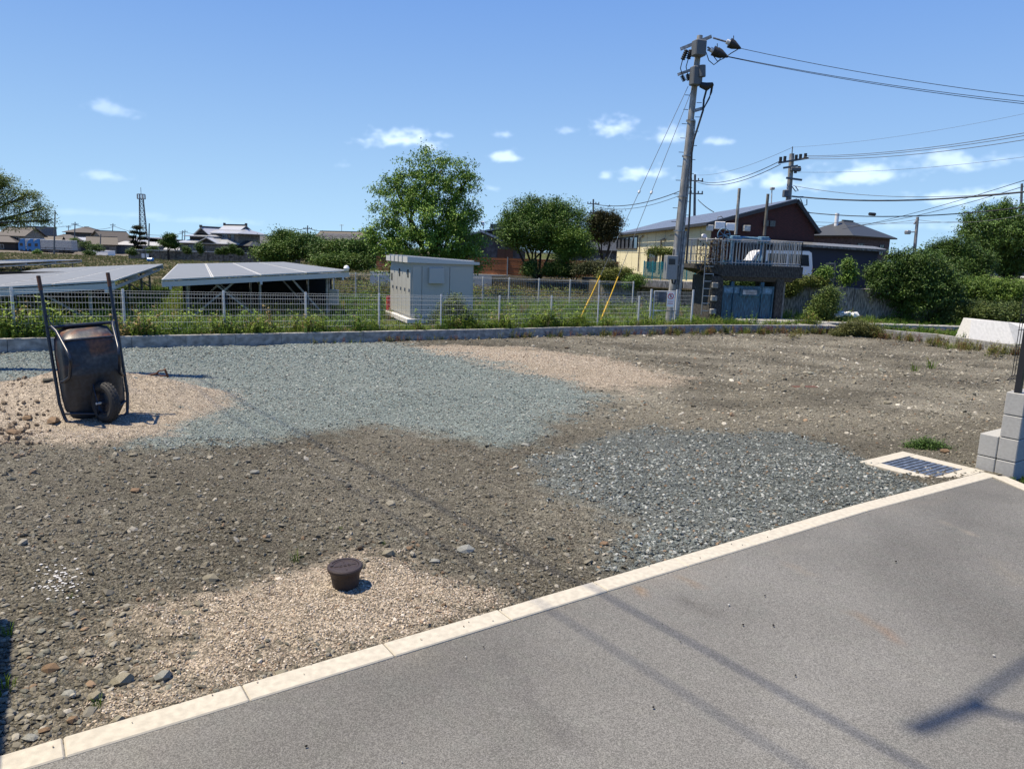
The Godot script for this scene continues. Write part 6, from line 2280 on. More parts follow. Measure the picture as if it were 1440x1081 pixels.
		g.box(Vector3(0.6, 0.65, 1.1), Vector3(3.2, 0.5, 0.1))
		put(o, "chassis", g, M.grey_wall)
		for x in [-4.5, 3.0, 4.3]:
			g = Geo.new()
			g.tube([Vector3(x, 0.5, -1.15), Vector3(x, 0.5, 1.15)], 0.5, 14)
			put(o, "wheel", g, M.rubber)
	var pad := Geo.new()
	pad.col = Color(0.24, 0.215, 0.17)
	pad.plate([Vector3(-190, -2.72, -190), Vector3(-96, -2.72, -190), Vector3(-96, -2.72, -232), Vector3(-190, -2.72, -232)], 0.8)
	setting("truck_yard", pad, M.land)


func make_masts() -> void:
	# lattice mast
	var o := thing("lattice_mast", "tall steel lattice mast with antennas behind the left-hand houses", "mast", land(205, 430))
	var hh := 29.0
	var g := Geo.new()
	var corner := func(k: int, t: float) -> Vector3:
		var r: float = lerpf(3.0, 1.3, t)
		var a := TAU * k / 4.0 + 0.5
		return Vector3(cos(a) * r, hh * t, sin(a) * r)
	for k in 4:
		g = Geo.new()
		g.tube([corner.call(k, 0.0), corner.call(k, 1.0)], 0.2, 5)
		put(o, "leg", g, M.cable_grey)
	g = Geo.new()
	for i in 12:
		for k in 4:
			var t0 := i / 12.0
			var t1 := (i + 1) / 12.0
			g.tube([corner.call(k, t1), corner.call((k + 1) % 4, t1)], 0.1, 4)
			g.tube([corner.call(k, t0), corner.call((k + 1) % 4, t1)], 0.08, 4)
			g.tube([corner.call((k + 1) % 4, t0), corner.call(k, t1)], 0.08, 4)
	put(o, "lattice", g, M.cable_grey)
	g = Geo.new()
	for y in [28.0, 30.6]:
		g.lathe([Vector2(2.0, y), Vector2(2.2, y), Vector2(2.2, y + 0.3), Vector2(2.0, y + 0.3)], Transform3D.IDENTITY, 12)
	put(o, "platform_ring", g, M.galv)
	for k in 8:
		var a := TAU * k / 8.0
		g = Geo.new()
		g.box(Vector3(cos(a) * 2.1, 29.4, sin(a) * 2.1), Vector3(0.5, 2.4, 0.4), -a)
		put(o, "antenna_panel", g, M.white_dirty)
	g = Geo.new()
	g.tube([Vector3(0, 29, 0), Vector3(0, 34.5, 0)], 0.13, 5)
	put(o, "lightning_rod", g, M.cable_grey)
	# utility poles: base column, top row, depth, crossarm height below the top, words
	var small := [[78.5, 296, 178, 0, "thin dark pole standing in front of the left tree"], [106.5, 312, 215, 1, "pole with a crossarm between the left tree and the blue-grey house"], [97.5, 317, 300, 1, "small far pole left of the blue-grey house"], [159.5, 314, 280, 1, "pole with a crossarm above the steep tan gable"], [142.5, 329, 205, 0, "plain short pole in front of the tan-roofed wing"], [210.5, 314, 196, 0, "plain dark pole just right of the lattice mast's foot"],
		[197, 315, 280, 1, "pole with a crossarm half behind the pine"], [257, 324, 270, 1, "left pole of the pair left of the tiled house"], [260.5, 323, 270, 1, "right pole of the pair left of the tiled house"], [432.5, 317, 170, 1, "pole with a crossarm above the bushes left of the panelled house"], [833, 280, 118, 2, "far pole with two crossarms between the round tree and the dark tree"], [975.5, 245, 86, 2, "pole with crossarms rising behind the grey panelled roof"], [1434, 258, 90, 0, "far pole at the right edge above the big tree"]]
	for q in small:
		var b := land(q[0], q[2])
		var top := spot(q[0] + (q[0] - 720) * 0.004 + 1.0, q[1], q[2])
		var p := thing("utility_pole", q[4], "utility pole", b, 0.0, "distant utility poles")
		g = Geo.new()
		g.tube([Vector3.ZERO, top - b], [0.2, 0.13], 7)
		put(p, "pole", g, M.cable_grey)
		for k in q[3]:
			g = Geo.new()
			var c = (top - b) * (1.0 - (0.1 + k * 0.2) * 7.0 / (top - b).length())
			g.bar(c + Vector3(-0.95, 0, 0.1), c + Vector3(0.95, 0, -0.1), 0.12, 0.12)
			for s in [-0.85, -0.4, 0.4, 0.85]:
				g.tube([c + Vector3(s, 0, 0), c + Vector3(s, 0.3, 0)], 0.08, 5)
			put(p, "crossarm", g, M.cable_grey)
	# the pole over the navy shed
	var b := land(1101, 46)
	var top := spot(1114, 216, 46)
	var p := thing("utility_pole", "grey utility pole with crossarms and cables over the navy shed", "utility pole", b)
	var h := top - b
	g = Geo.new()
	g.tube([Vector3.ZERO, h], [0.22, 0.14], 10)
	put(p, "pole", g, M.pole)
	var at := func(px: float, py: float) -> Vector3: return spot(px, py, 45.8) - b
	for q in [[1095, 229, 1137, 222], [1102, 236, 1122, 233], [1106, 250, 1128, 253]]:
		g = Geo.new()
		g.bar(at.call(q[0], q[1]), at.call(q[2], q[3]), 0.11, 0.11)
		put(p, "crossarm", g, M.cable_grey)
	for q in [[1098, 224], [1104, 223], [1120, 221], [1126, 220], [1133, 219], [1124, 237], [1119, 240]]:
		g = Geo.new()
		var c: Vector3 = at.call(q[0], q[1])
		g.tube([c - Vector3(0, 0.14, 0), c + Vector3(0, 0.14, 0)], 0.09, 7)
		put(p, "insulator", g, M.black)
	g = Geo.new()
	g.tube([at.call(1114, 218), at.call(1115, 206)], 0.03, 5)
	put(p, "earth_spike", g, M.cable_grey)
	g = Geo.new()
	g.bevel(Transform3D(Basis.IDENTITY, at.call(1105, 272)), Vector3(0.3, 0.42, 0.3), 0.03)
	g.bevel(Transform3D(Basis.IDENTITY, at.call(1119, 238)), Vector3(0.6, 0.22, 0.3), 0.03)
	put(p, "terminal_box", g, M.cable_grey)
	g = Geo.new()
	for q in [[[1114, 276], [1123, 277], [1130, 277]], [[1110, 296], [1130, 297], [1138, 299]], [[1110, 303], [1124, 301], [1138, 300]]]:
		var pts := []
		for c in q:
			pts.append(at.call(c[0], c[1]))
		g.tube(pts, 0.05, 5)
	put(p, "bracket", g, M.cable_grey)
	g = Geo.new()
	for q in [[[1126, 279], [1130, 289], [1135, 288], [1135, 280]], [[1114, 262], [1119, 269], [1123, 268], [1119, 262]]]:
		var pts := []
		for c in q:
			pts.append(at.call(c[0], c[1]))
		g.tube(pts, 0.03, 5)
	put(p, "cable_loop", g, M.cable)
	var W := func(label: String, x0: float, y0: float, d0: float, x1: float, y1: float, d1: float, sag: float, r: float, gr := "lines of the pole over the navy shed") -> void:
		wire("power_line", label, spot(x0, y0, d0), spot(x1, y1, d1), sag, r, gr, M.cable_grey if r < 0.016 else M.cable)
	W.call("highest of three parallel lines rising from the navy shed's pole to the right edge", 1135, 219, 45.8, 1700, 132, 26, 0.5, 0.014)
	W.call("middle of three parallel lines rising from the navy shed's pole to the right edge", 1130, 221, 45.8, 1700, 138, 26, 0.5, 0.014)
	W.call("lowest of three parallel lines rising from the navy shed's pole to the right edge", 1125, 223, 45.8, 1700, 145, 26, 0.55, 0.014)
	W.call("faint single line from the top spike of the navy shed's pole to the right edge", 1115, 207, 45.8, 1700, 97, 30, 0.5, 0.006)
	W.call("faint single line from the top spike of the navy shed's pole down to the left", 1115, 207, 45.8, 976, 246, 86, 0.5, 0.012)
	W.call("upper line from the navy shed's pole to the pole behind the grey roof", 1098, 226, 45.8, 978, 253, 86, 0.7, 0.025)
	W.call("lower line from the navy shed's pole to the pole behind the grey roof", 1098, 231, 45.8, 976, 254, 86, 0.8, 0.025)
	W.call("thick bundled cable running right from the navy shed's pole", 1128, 277, 45.8, 1600, 248, 30, 0.5, 0.038)
	W.call("thin line close above the thick bundled cable", 1116, 261, 45.8, 1500, 262, 34, 0.55, 0.014)
	W.call("black cable with a splice below the thick bundled cable", 1138, 299, 45.8, 1600, 267, 30, 0.55, 0.025)
	W.call("first of two crossing lines that climb to the right edge above the red-brown house", 1185, 322, 62, 1560, 214, 30, 0.3, 0.016)
	W.call("second of two crossing lines that climb to the right edge above the red-brown house", 1190, 318, 62, 1560, 222, 30, 0.5, 0.016)
	W.call("faint line just above the red-brown house's roof", 1120, 311, 50, 1500, 297, 70, 0.5, 0.014)
	W.call("faint line level with the floodlight pole's head", 1130, 316, 50, 1289, 309, 46, 0.2, 0.012)
	W.call("line from the floodlight pole to the big right-hand tree", 1291, 309, 46, 1500, 285, 40, 0.5, 0.012)
	W.call("faint line through the clouds at the right edge", 1120, 242, 46, 1700, 178, 30, 0.5, 0.008)
	var sp := Geo.new()
	sp.tube([Vector3(-0.2, 0, 0.1), Vector3(0.2, 0, -0.1)], 0.09, 8)
	solo("splice_case", sp, M.black, "black splice case on the cable right of the navy shed's pole", "splice case", spot(1227, 301, 43.2))
	W.call("thick line from behind the big pole to the far pole by the dark tree, upper", 972, 262, 86, 836, 287, 118, 1.0, 0.05, "lines of the distant poles")
	W.call("thick line from behind the big pole to the far pole by the dark tree, lower", 972, 268, 86, 836, 290, 118, 1.1, 0.03, "lines of the distant poles")
	W.call("line from the far pole by the dark tree into the round tree", 832, 289, 118, 740, 318, 150, 0.8, 0.03, "lines of the distant poles")
	W.call("service line dropping from the pole behind the grey roof", 982, 281, 86, 1004, 298, 80, 0.1, 0.05, "lines of the distant poles")
	W.call("upper far line from the bushes' pole to the right behind the tall tree", 433, 321, 170, 590, 335, 175, 1.2, 0.05, "lines of the distant poles")
	W.call("far line from the bushes' pole to the left over the tiled house", 432, 321, 170, 262, 327, 270, 1.6, 0.06, "lines of the distant poles")
	W.call("far line between the pole pair and the lattice mast's foot", 257, 328, 270, 160, 318, 280, 1.8, 0.07, "lines of the distant poles")
	W.call("far line between the tan gable's pole and the pole by the left tree", 160, 318, 280, 106, 316, 215, 1.2, 0.06, "lines of the distant poles")
	W.call("far line between the pole by the left tree and the left edge", 106, 316, 215, -60, 318, 215, 1.2, 0.05, "lines of the distant poles")


# ---------------------------------------------------------------- plants
func leaf_cluster(s: int, n: int, r: float, ln: float, wd: float, droop := 0.3) -> ArrayMesh:
	var rg := RandomNumberGenerator.new()
	rg.seed = s
	var g := Geo.new()
	for i in n:
		var p := Vector3(rg.randfn(), rg.randfn() * 0.75, rg.randfn()) * r * 0.5
		var d := Vector3(rg.randf_range(-1, 1), rg.randf_range(-0.7, 0.5) - droop, rg.randf_range(-1, 1)).normalized()
		var up := Vector3(rg.randf_range(-0.7, 0.7), 1.0, rg.randf_range(-0.7, 0.7)).normalized()
		var sd := d.cross(up).normalized()
		var nn := sd.cross(d).normalized()
		var l := ln * rg.randf_range(0.7, 1.3)
		var w := wd * rg.randf_range(0.7, 1.2) * 0.5
		var k := rg.randf_range(0.75, 1.25)
		g.col = Color(k * rg.randf_range(0.9, 1.15), k, k * rg.randf_range(0.7, 1.1))
		var m := p + d * l * 0.45
		g.tri(p, m + sd * w + nn * w * 0.3, p + d * l)
		g.tri(p, p + d * l, m - sd * w + nn * w * 0.3)
	return g.mesh()


func grass_mesh(s: int, n: int, h: float, spread: float, w: float) -> ArrayMesh:
	var rg := RandomNumberGenerator.new()
	rg.seed = s
	var g := Geo.new()
	for i in n:
		var a := rg.randf() * TAU
		var o := Vector3(cos(a), 0, sin(a))
		var p := o * spread * sqrt(rg.randf())
		var l := h * rg.randf_range(0.5, 1.2)
		var b := Vector3(cos(a + rg.randfn() * 0.7), 0, sin(a + rg.randfn() * 0.7)) * rg.randf_range(0.1, 0.7)
		var sd := o.cross(Vector3.UP) * w
		var q := p + Vector3(b.x * l * 0.35, l * 0.6, b.z * l * 0.35)
		var t := p + Vector3(b.x * l, l * rg.randf_range(0.8, 1.0), b.z * l)
		var k := rg.randf_range(0.7, 1.25)
		g.col = Color(k * rg.randf_range(0.85, 1.4), k, k * rg.randf_range(0.7, 1.2))
		g.quad(p - sd, p + sd, q + sd * 0.8, q - sd * 0.8)
		g.tri(q - sd * 0.8, q + sd * 0.8, t)
	return g.mesh()


func weed_mesh(s: int, stems: int, h: float, ln: float, wd: float, tone := Color.WHITE) -> ArrayMesh:
	var rg := RandomNumberGenerator.new()
	rg.seed = s
	var g := Geo.new()
	for i in stems:
		var a := rg.randf() * TAU
		var lean := Vector3(cos(a), 0, sin(a)) * rg.randf_range(0.05, 0.5)
		var p := Vector3(rg.randfn(), 0, rg.randfn()) * 0.06
		var hh := h * rg.randf_range(0.55, 1.15)
		g.col = Color(0.9, 0.85, 0.7)
		g.tube([p, p + Vector3(lean.x * hh, hh, lean.z * hh)], [0.004, 0.002], 3, false)
		for k in 13:
			var t := rg.randf_range(0.15, 1.0)
			var q := p + Vector3(lean.x * hh * t, hh * t, lean.z * hh * t)
			var b := rg.randf() * TAU
			var d := Vector3(cos(b), rg.randf_range(-0.3, 0.7), sin(b)).normalized()
			var sd := d.cross(Vector3.UP).normalized()
			var l := ln * rg.randf_range(0.6, 1.2) * (1.2 - t * 0.6)
			var c := rg.randf_range(0.7, 1.3)
			g.col = tone * Color(c, c, c * rg.randf_range(0.7, 1.0))
			g.col.a = 1.0
			g.tri(q, q + d * l * 0.5 + sd * wd, q + d * l)
			g.tri(q, q + d * l, q + d * l * 0.5 - sd * wd)
	return g.mesh()


var clusters := {}


func cluster(kind: String, k: int) -> ArrayMesh:
	var key := kind + str(k)
	if not clusters.has(key):
		match kind:
			"broad":
				clusters[key] = leaf_cluster(100 + k, 26, 0.42, 0.16, 0.085, 0.4)
			"fine":
				clusters[key] = leaf_cluster(200 + k, 40, 0.4, 0.12, 0.06, 0.1)
			"airy":
				clusters[key] = leaf_cluster(300 + k, 30, 0.45, 0.15, 0.075, 0.2)
			"far":
				clusters[key] = leaf_cluster(400 + k, 22, 0.5, 0.3, 0.2, 0.1)
			_:
				clusters[key] = leaf_cluster(500 + k, 40, 0.4, 0.2, 0.02, -0.5)
	return clusters[key]


func foliage(parent: Node3D, called: String, blobs: Array, n: int, kind: String, sc: float, a: Color, b: Color, gap := 0.0, shell := 0.5) -> void:
	# leaf clumps through the volume of overlapping ellipsoids [centre, radii]
	var total := 0.0
	for q in blobs:
		total += pow(q[1].x * q[1].y * q[1].z, 0.75)
	var xf := [[], [], []]
	var tint := [[], [], []]
	var made := 0
	for q in blobs:
		var share := int(n * pow(q[1].x * q[1].y * q[1].z, 0.75) / total)
		var tries := 0
		var got := 0
		while got < share and tries < share * 4:
			tries += 1
			var d := Vector3(rng.randfn(), rng.randfn(), rng.randfn()).normalized()
			var r := lerpf(shell, 1.04, sqrt(rng.randf())) * (1.0 + noise.get_noise_3d(d.x * 4.0 + q[0].x, d.y * 4.0 + q[0].y, d.z * 4.0) * 0.85)
			var p: Vector3 = q[0] + d * r * q[1]
			var clump := noise.get_noise_3d(p.x * 3.2 / sc, p.y * 3.2 / sc, p.z * 3.2 / sc + 70.0)
			if clump < gap * 0.45 - 0.22:
				continue
			got += 1
			var k := rng.randi() % 3
			var s := sc * rng.randf_range(0.65, 1.25)
			xf[k].append(Transform3D(Basis(Vector3.UP, rng.randf() * TAU).rotated(Vector3(1, 0, 0), rng.randf_range(-0.5, 0.5)).scaled(v3(s)), p))
			var c := a.lerp(b, clampf(rng.randf() * 0.7 + clump * 0.6, 0.0, 1.0))
			c.a = 1.0
			tint[k].append(c)
	var o: Node3D = parent
	for k in 3:
		if xf[k].size() > 8:
			many(o, called, cluster(kind, k), M.leaf, xf[k], tint[k])


func px_blobs(list: Array, d: float, base: Vector3, flat := 0.85) -> Array:   # lobes read off the photo: column, row, half width, half height
	var r := []
	for i in list.size():
		var q: Array = list[i]
		var dz: float = q[4] if q.size() > 4 else 0.0
		var c := spot(q[0], q[1], d - dz)
		var rx: float = q[2] * d / F
		var ry: float = q[3] * d / F
		r.append([c - base, Vector3(rx, ry, (rx + ry) * 0.5 * flat)])
	return r


func tree(called: String, label: String, base: Vector3, fork: float, tr: float, blobs: Array, n: int, kind: String, sc: float, a: Color, b: Color, gap := 0.0, group := "", limbs := 2) -> Node3D:
	var o := thing(called, label, "tree", base, 0.0, group)
	var g := Geo.new()
	var top := Vector3(0, fork, 0)
	g.tube([Vector3(0, -0.4, 0), Vector3(tr * 0.3, fork * 0.5, 0), top], [tr * 1.35, tr, tr * 0.85], 9)
	for q in blobs:
		var c: Vector3 = q[0]
		var mid := top.lerp(c, 0.5) + Vector3(rng.randfn(), rng.randf() * 0.5, rng.randfn()) * c.distance_to(top) * 0.1
		g.tube([top - Vector3(0, tr, 0), mid, c], [tr * 0.62, tr * 0.4, tr * 0.2], 6)
		for k in limbs:
			var e: Vector3 = c + Vector3(rng.randfn(), rng.randfn(), rng.randfn()).normalized() * q[1] * 0.85
			g.tube([mid.lerp(c, 0.4), c.lerp(e, 0.4) + Vector3(0, 0.05, 0), e], [tr * 0.28, tr * 0.17, tr * 0.06], 5)
	put(o, "trunk", g, M.bark)
	foliage(o, "crown", blobs, n, kind, sc, a, b, gap)
	return o


func bush(called: String, label: String, list: Array, d: float, n: int, kind: String, sc: float, a: Color, b: Color, gap := 0.0, group := "") -> Node3D:
	var base := land(list[0][0], d)
	var o := thing(called, label, "bush", base, 0.0, group)
	var blobs := px_blobs(list, d, base, 1.0)
	foliage(o, "foliage", blobs, n, kind, sc, a, b, gap, 0.25)
	var g := Geo.new()
	for q in blobs:
		for k in 4:
			var e: Vector3 = q[0] + Vector3(rng.randfn(), rng.randfn() * 0.6, rng.randfn()) * q[1] * 0.45
			g.tube([Vector3(q[0].x * 0.7 + rng.randfn() * 0.05, q[0].y - q[1].y, q[0].z), e], [0.03 * sc, 0.012 * sc], 4, false)
	put(o, "stem", g, M.bark)
	return o


func make_plants() -> void:
	rng.seed = 101
	var ga := Color(0.07, 0.135, 0.022)
	var gb := Color(0.16, 0.26, 0.045)
	var da := Color(0.038, 0.082, 0.018)
	var db := Color(0.105, 0.18, 0.034)
	# the tall tree behind the cabinet
	var b := land(610, 35)
	tree("tree", "tall loose broad-leaved tree behind the grey cabinet, highest in the photo", b, 1.5, 0.17, px_blobs([[612, 236, 46, 19], [556, 262, 27, 17, 0.3], [655, 258, 20, 17, 0.4], [600, 268, 48, 22, 0.6], [590, 303, 66, 26, 0.9], [548, 328, 36, 20, 0.5], [640, 300, 34, 26, -0.4], [645, 337, 34, 26, 0.4], [595, 346, 62, 26, 1.0], [534, 342, 20, 12, 0.8], [652, 366, 34, 16, 0.2], [598, 375, 60, 18, -0.4]], 35, b),
		2300, "broad", 0.72, Color(0.075, 0.15, 0.022), Color(0.2, 0.32, 0.055), 0.85, "", 3)
	b = land(757, 46)
	tree("tree", "round dense green tree in front of the orange board fence", b, 0.9, 0.16, px_blobs([[760, 296, 40, 19], [726, 313, 23, 18, 0.4], [792, 311, 31, 21, 0.4], [757, 322, 48, 20, 0.8], [721, 333, 18, 13], [778, 338, 38, 14, 0.4], [750, 342, 38, 10]], 46, b), 2000, "fine", 0.95, da * 1.15, db * 1.3, 0.3, "", 2)
	b = land(806, 45)
	tree("tree", "smaller light green tree at the right foot of the round dense tree", b, 0.8, 0.07, px_blobs([[803, 338, 22, 16], [820, 350, 14, 10, 0.2], [793, 355, 16, 12]], 44.5, b), 560, "fine", 0.9, ga, gb, 0.2)
	b = land(848, 50)
	tree("tree", "dark brownish-green tree with a bare trunk at the cream hall's left corner", b, 2.0, 0.13, px_blobs([[849, 307, 20, 12], [840, 318, 16, 12], [858, 318, 15, 13], [847, 331, 22, 9]], 50, b), 800, "fine", 0.9, Color(0.035, 0.04, 0.014), Color(0.085, 0.08, 0.03), 0.1)
	b = land(-48, 64)
	tree("tree", "airy olive-green tree at the left edge above the trucks", b, 3.0, 0.22, px_blobs([[2, 258, 24, 11], [34, 276, 26, 8], [58, 294, 20, 7], [-30, 262, 40, 24], [8, 288, 38, 9], [36, 306, 34, 6], [66, 311, 13, 5], [8, 316, 30, 6], [-50, 305, 40, 28]], 64, b), 1250, "airy", 1.0, Color(0.09, 0.14, 0.028), Color(0.22, 0.27, 0.07), 0.85, "", 4)
	b = land(1415, 58)
	tree("tree", "big dark broad-leaved tree at the right edge of the photo", b, 2.0, 0.22, px_blobs([[1398, 305, 36, 16], [1432, 308, 36, 20], [1374, 322, 22, 15], [1405, 332, 48, 22, 1.0], [1390, 352, 26, 14, 0.6], [1440, 345, 42, 36], [1425, 372, 36, 14]], 58, b), 2500, "broad", 1.0, da * 0.9, db * 1.15, 0.5, "", 3)
	b = land(1330, 37)
	tree("tree", "rounded dark tree between the floodlight pole and the big right tree", b, 0.9, 0.12, px_blobs([[1345, 348, 26, 12], [1318, 364, 26, 16], [1368, 366, 28, 14, 0.3], [1340, 383, 42, 18, 0.5]], 37, b), 1600, "fine", 0.75, da * 0.85, db, 0.4)
	# right-hand shrubs and ground cover
	bush("shrub", "large dark shrub overhanging the right end of the concrete retaining wall", [[1278, 408, 40, 34], [1240, 382, 18, 16, 0.3], [1285, 372, 28, 20, 0.2], [1236, 398, 12, 14, 0.5], [1312, 400, 36, 38, -0.5], [1262, 362, 13, 9], [1222, 385, 8, 8]], 30.2, 2600, "broad", 0.55, da * 0.75, db * 0.95, 0.45)
	bush("hedge", "bright green creeper-covered bank below the big right-hand tree", [[1368, 404, 34, 14], [1400, 408, 34, 16, 0.4], [1440, 414, 34, 18, 0.6], [1340, 414, 26, 16]], 33, 1600, "broad", 0.5, Color(0.07, 0.125, 0.02), Color(0.17, 0.26, 0.045), 0.3)
	bush("undergrowth", "low tangled green undergrowth in front of the creeper bank on the right", [[1355, 437, 28, 13], [1392, 442, 28, 11, 0.6], [1428, 442, 24, 13, 0.6], [1330, 446, 24, 10]], 30.0, 1100, "fine", 0.7, Color(0.05, 0.085, 0.02), Color(0.13, 0.17, 0.045), 0.2)
	bush("shrub", "light green shrub growing up the retaining wall left of the white sheeting", [[1160, 434, 13, 11], [1168, 416, 8, 10], [1151, 440, 10, 7], [1158, 424, 10, 8]], 29.4, 560, "fine", 0.62, Color(0.075, 0.12, 0.03), Color(0.16, 0.22, 0.06), 0.2)
	bush("shrub", "small upright sapling on the wall top in front of the navy shed's door", [[1160, 382, 7, 5], [1158, 391, 5, 4]], 30.5, 90, "broad", 0.6, ga, gb, 0.2)
	bush("shrub", "taller sapling on the wall top right of the navy shed's door", [[1193, 371, 4, 7], [1197, 384, 6, 7], [1190, 392, 7, 4]], 30.5, 120, "broad", 0.6, ga, gb, 0.2)
	bush("creeper", "green creeper spilling over the retaining wall right of the sluice", [[1115, 396, 12, 5], [1135, 396, 14, 5], [1112, 406, 9, 9], [1155, 397, 12, 4]], 30.4, 420, "fine", 0.6, Color(0.08, 0.11, 0.02), Color(0.17, 0.2, 0.05), 0.1)
	bush("creeper", "yellow-green creeper along the wall top left of the teal fence", [[862, 385, 12, 4], [848, 388, 8, 4], [878, 383, 9, 4], [855, 396, 8, 8], [880, 394, 5, 6]], 35.4, 420, "fine", 0.6, Color(0.1, 0.12, 0.02), Color(0.19, 0.21, 0.05), 0.1)
	bush("creeper", "green creeper hanging below the teal fence beside the meter box", [[893, 396, 10, 7], [885, 402, 6, 4]], 34.6, 160, "fine", 0.6, ga, gb, 0.2)
	bush("vine", "leafy vine on the cream hall's wall between its window and the big pole", [[925, 353, 8, 2.5], [938, 354, 9, 2.5], [916, 355, 4, 2], [948, 358, 3, 6]], 41, 110, "fine", 0.75, Color(0.1, 0.14, 0.03), Color(0.2, 0.24, 0.06), 0.1)
	bush("hedge", "dark clipped hedge right of the round tree's trunk", [[786, 379, 18, 9], [772, 381, 8, 7], [802, 381, 9, 7]], 44.3, 560, "fine", 0.75, da * 0.8, db * 0.8, 0.0)
	bush("shrub", "straggly grey-green shrub left of the round tree's trunk", [[743, 379, 7, 9], [748, 372, 5, 5]], 44.3, 150, "fine", 0.7, da, db, 0.3)
	bush("hedge", "grey-green hedge between the dark tree and the cream hall", [[838, 376, 16, 8], [820, 378, 12, 7], [857, 376, 9, 8]], 43, 420, "fine", 0.75, Color(0.06, 0.075, 0.03), Color(0.12, 0.13, 0.06), 0.1)
	bush("hedge", "dark hedge seen under the sluice deck above the blue gate", [[1020, 398, 22, 7], [1055, 398, 22, 7], [1085, 400, 14, 8]], 33.0, 420, "fine", 0.7, da * 0.8, db * 0.8, 0.0)
	# bushes left of the tall tree
	var words := ["tall dark bush at the left end of the bush row, right of the tiled house", "broad dark bush in the middle of the bush row below the far pole", "low dark bush at the left front of the bush row", "mid-green bush right of the broad bush, below the panelled house", "yellow-green bush below the panelled house's windows", "dark bush touching the tall tree's left side", "low wide bush at the foot of the bush row, right end"]
	var rows := [[[402, 340, 18, 15], [412, 352, 20, 12]], [[432, 345, 22, 15], [445, 356, 20, 10]], [[380, 356, 17, 10], [392, 360, 14, 8]], [[460, 354, 18, 11]], [[478, 352, 16, 11], [488, 359, 14, 8]], [[506, 353, 18, 12], [520, 362, 14, 9]], [[500, 368, 26, 6], [470, 368, 26, 5]]]
	for i in 7:
		bush("bush", words[i], rows[i], 70.0 - i * 1.3, 620, "fine", 1.5, da if i % 2 else ga * 0.8, db * 1.2 if i % 2 else gb * 0.8, 0.15, "bushes in the row left of the tall tree")
	# garden of the tiled house and the far left
	b = land(193, 148)
	var o := tree("pine_tree", "cloud-pruned pine with layered pads beside the lattice mast", b, 2.4, 0.25, px_blobs([[193, 320, 6, 1.6], [188, 326.5, 5, 1.3], [198, 328, 5, 1.3], [186, 333, 5, 1.2], [199, 335, 6, 1.3], [187, 340, 5, 1.2], [200, 342, 5, 1.4], [193, 348, 6, 1.8]], 148, b), 520, "far", 0.6, Color(0.03, 0.04, 0.016), Color(0.07, 0.07, 0.03))
	b = land(238, 141)
	tree("tree", "rounded green garden tree behind the garden wall left of the tiled house", b, 1.8, 0.2, px_blobs([[238, 334, 7, 5], [234, 342, 8, 5], [242, 344, 8, 5]], 141, b), 520, "far", 0.8, da * 1.2, db, 0.0)
	words = ["conical green shrub before the tiled house's left wing", "round clipped shrub before the tiled house, leftmost of the clipped ones", "round clipped shrub before the tiled house, second of the clipped ones", "tall clipped shrub before the tiled house's porch", "round clipped shrub before the tiled house, rightmost of the clipped ones", "loose shrub at the tiled house's right corner", "shrub at the garden wall's left end, below the pine", "dark hedge right of the white truck box", "dark hedge behind the white shed", "yellow-green shrub behind the white truck's box", "green bush in front of the trucks", "low olive bush right of the trucks", "shrub left of the tiled house's left wing", "dark hedge between the pine and the round garden tree"]
	var sp := [[280, 347, 5, 8, 139], [307, 352, 5, 4, 139], [316, 351, 5, 5, 139], [326, 348, 5, 7, 139], [336, 352, 5, 5, 139], [357, 352, 8, 6, 139], [184, 352, 7, 5, 139], [120, 342, 9, 7, 190], [133, 346, 14, 6, 186], [104, 336, 6, 3, 208], [52, 354, 7, 5, 172], [125, 354, 9, 4, 176], [262, 350, 6, 5, 139], [213, 350, 12, 6, 143]]
	for i in sp.size():
		var q: Array = sp[i]
		bush("shrub", words[i], [[q[0], q[1] + 1.5, q[2] * 0.8, q[3] * 0.8], [q[0] + q[2] * 0.4, q[1] + 1.5 + q[3] * 0.5, q[2] * 0.6, q[3] * 0.5]], q[4], 170, "far", 0.62, (da if i != 9 and i != 10 else ga * 1.3), (db if i != 9 and i != 10 else gb), 0.0, "garden shrubs and hedges in the far left")
	# plants near the lot
	bush("weed_bush", "tall dark green weed clump in front of the grey cabinet", [[636, 438, 16, 20], [622, 450, 18, 12], [650, 450, 16, 13]], 20.4, 620, "fine", 0.42, Color(0.055, 0.085, 0.025), Color(0.12, 0.165, 0.045), 0.15)
	bush("weed_bush", "tall olive weed clump at the kerb right of the sluice", [[1207, 462, 22, 10], [1225, 466, 14, 8], [1182, 470, 14, 6]], 24.6, 520, "fine", 0.42, Color(0.075, 0.085, 0.025), Color(0.15, 0.16, 0.05), 0.2)
	bush("weed_bush", "low bright green weed clump right behind the drain grate", [[1305, 628, 22, 9], [1286, 630, 12, 6], [1325, 632, 12, 6]], 7.3, 260, "fine", 0.16, Color(0.04, 0.085, 0.02), Color(0.09, 0.16, 0.03), 0.1)
	scatter_weeds()


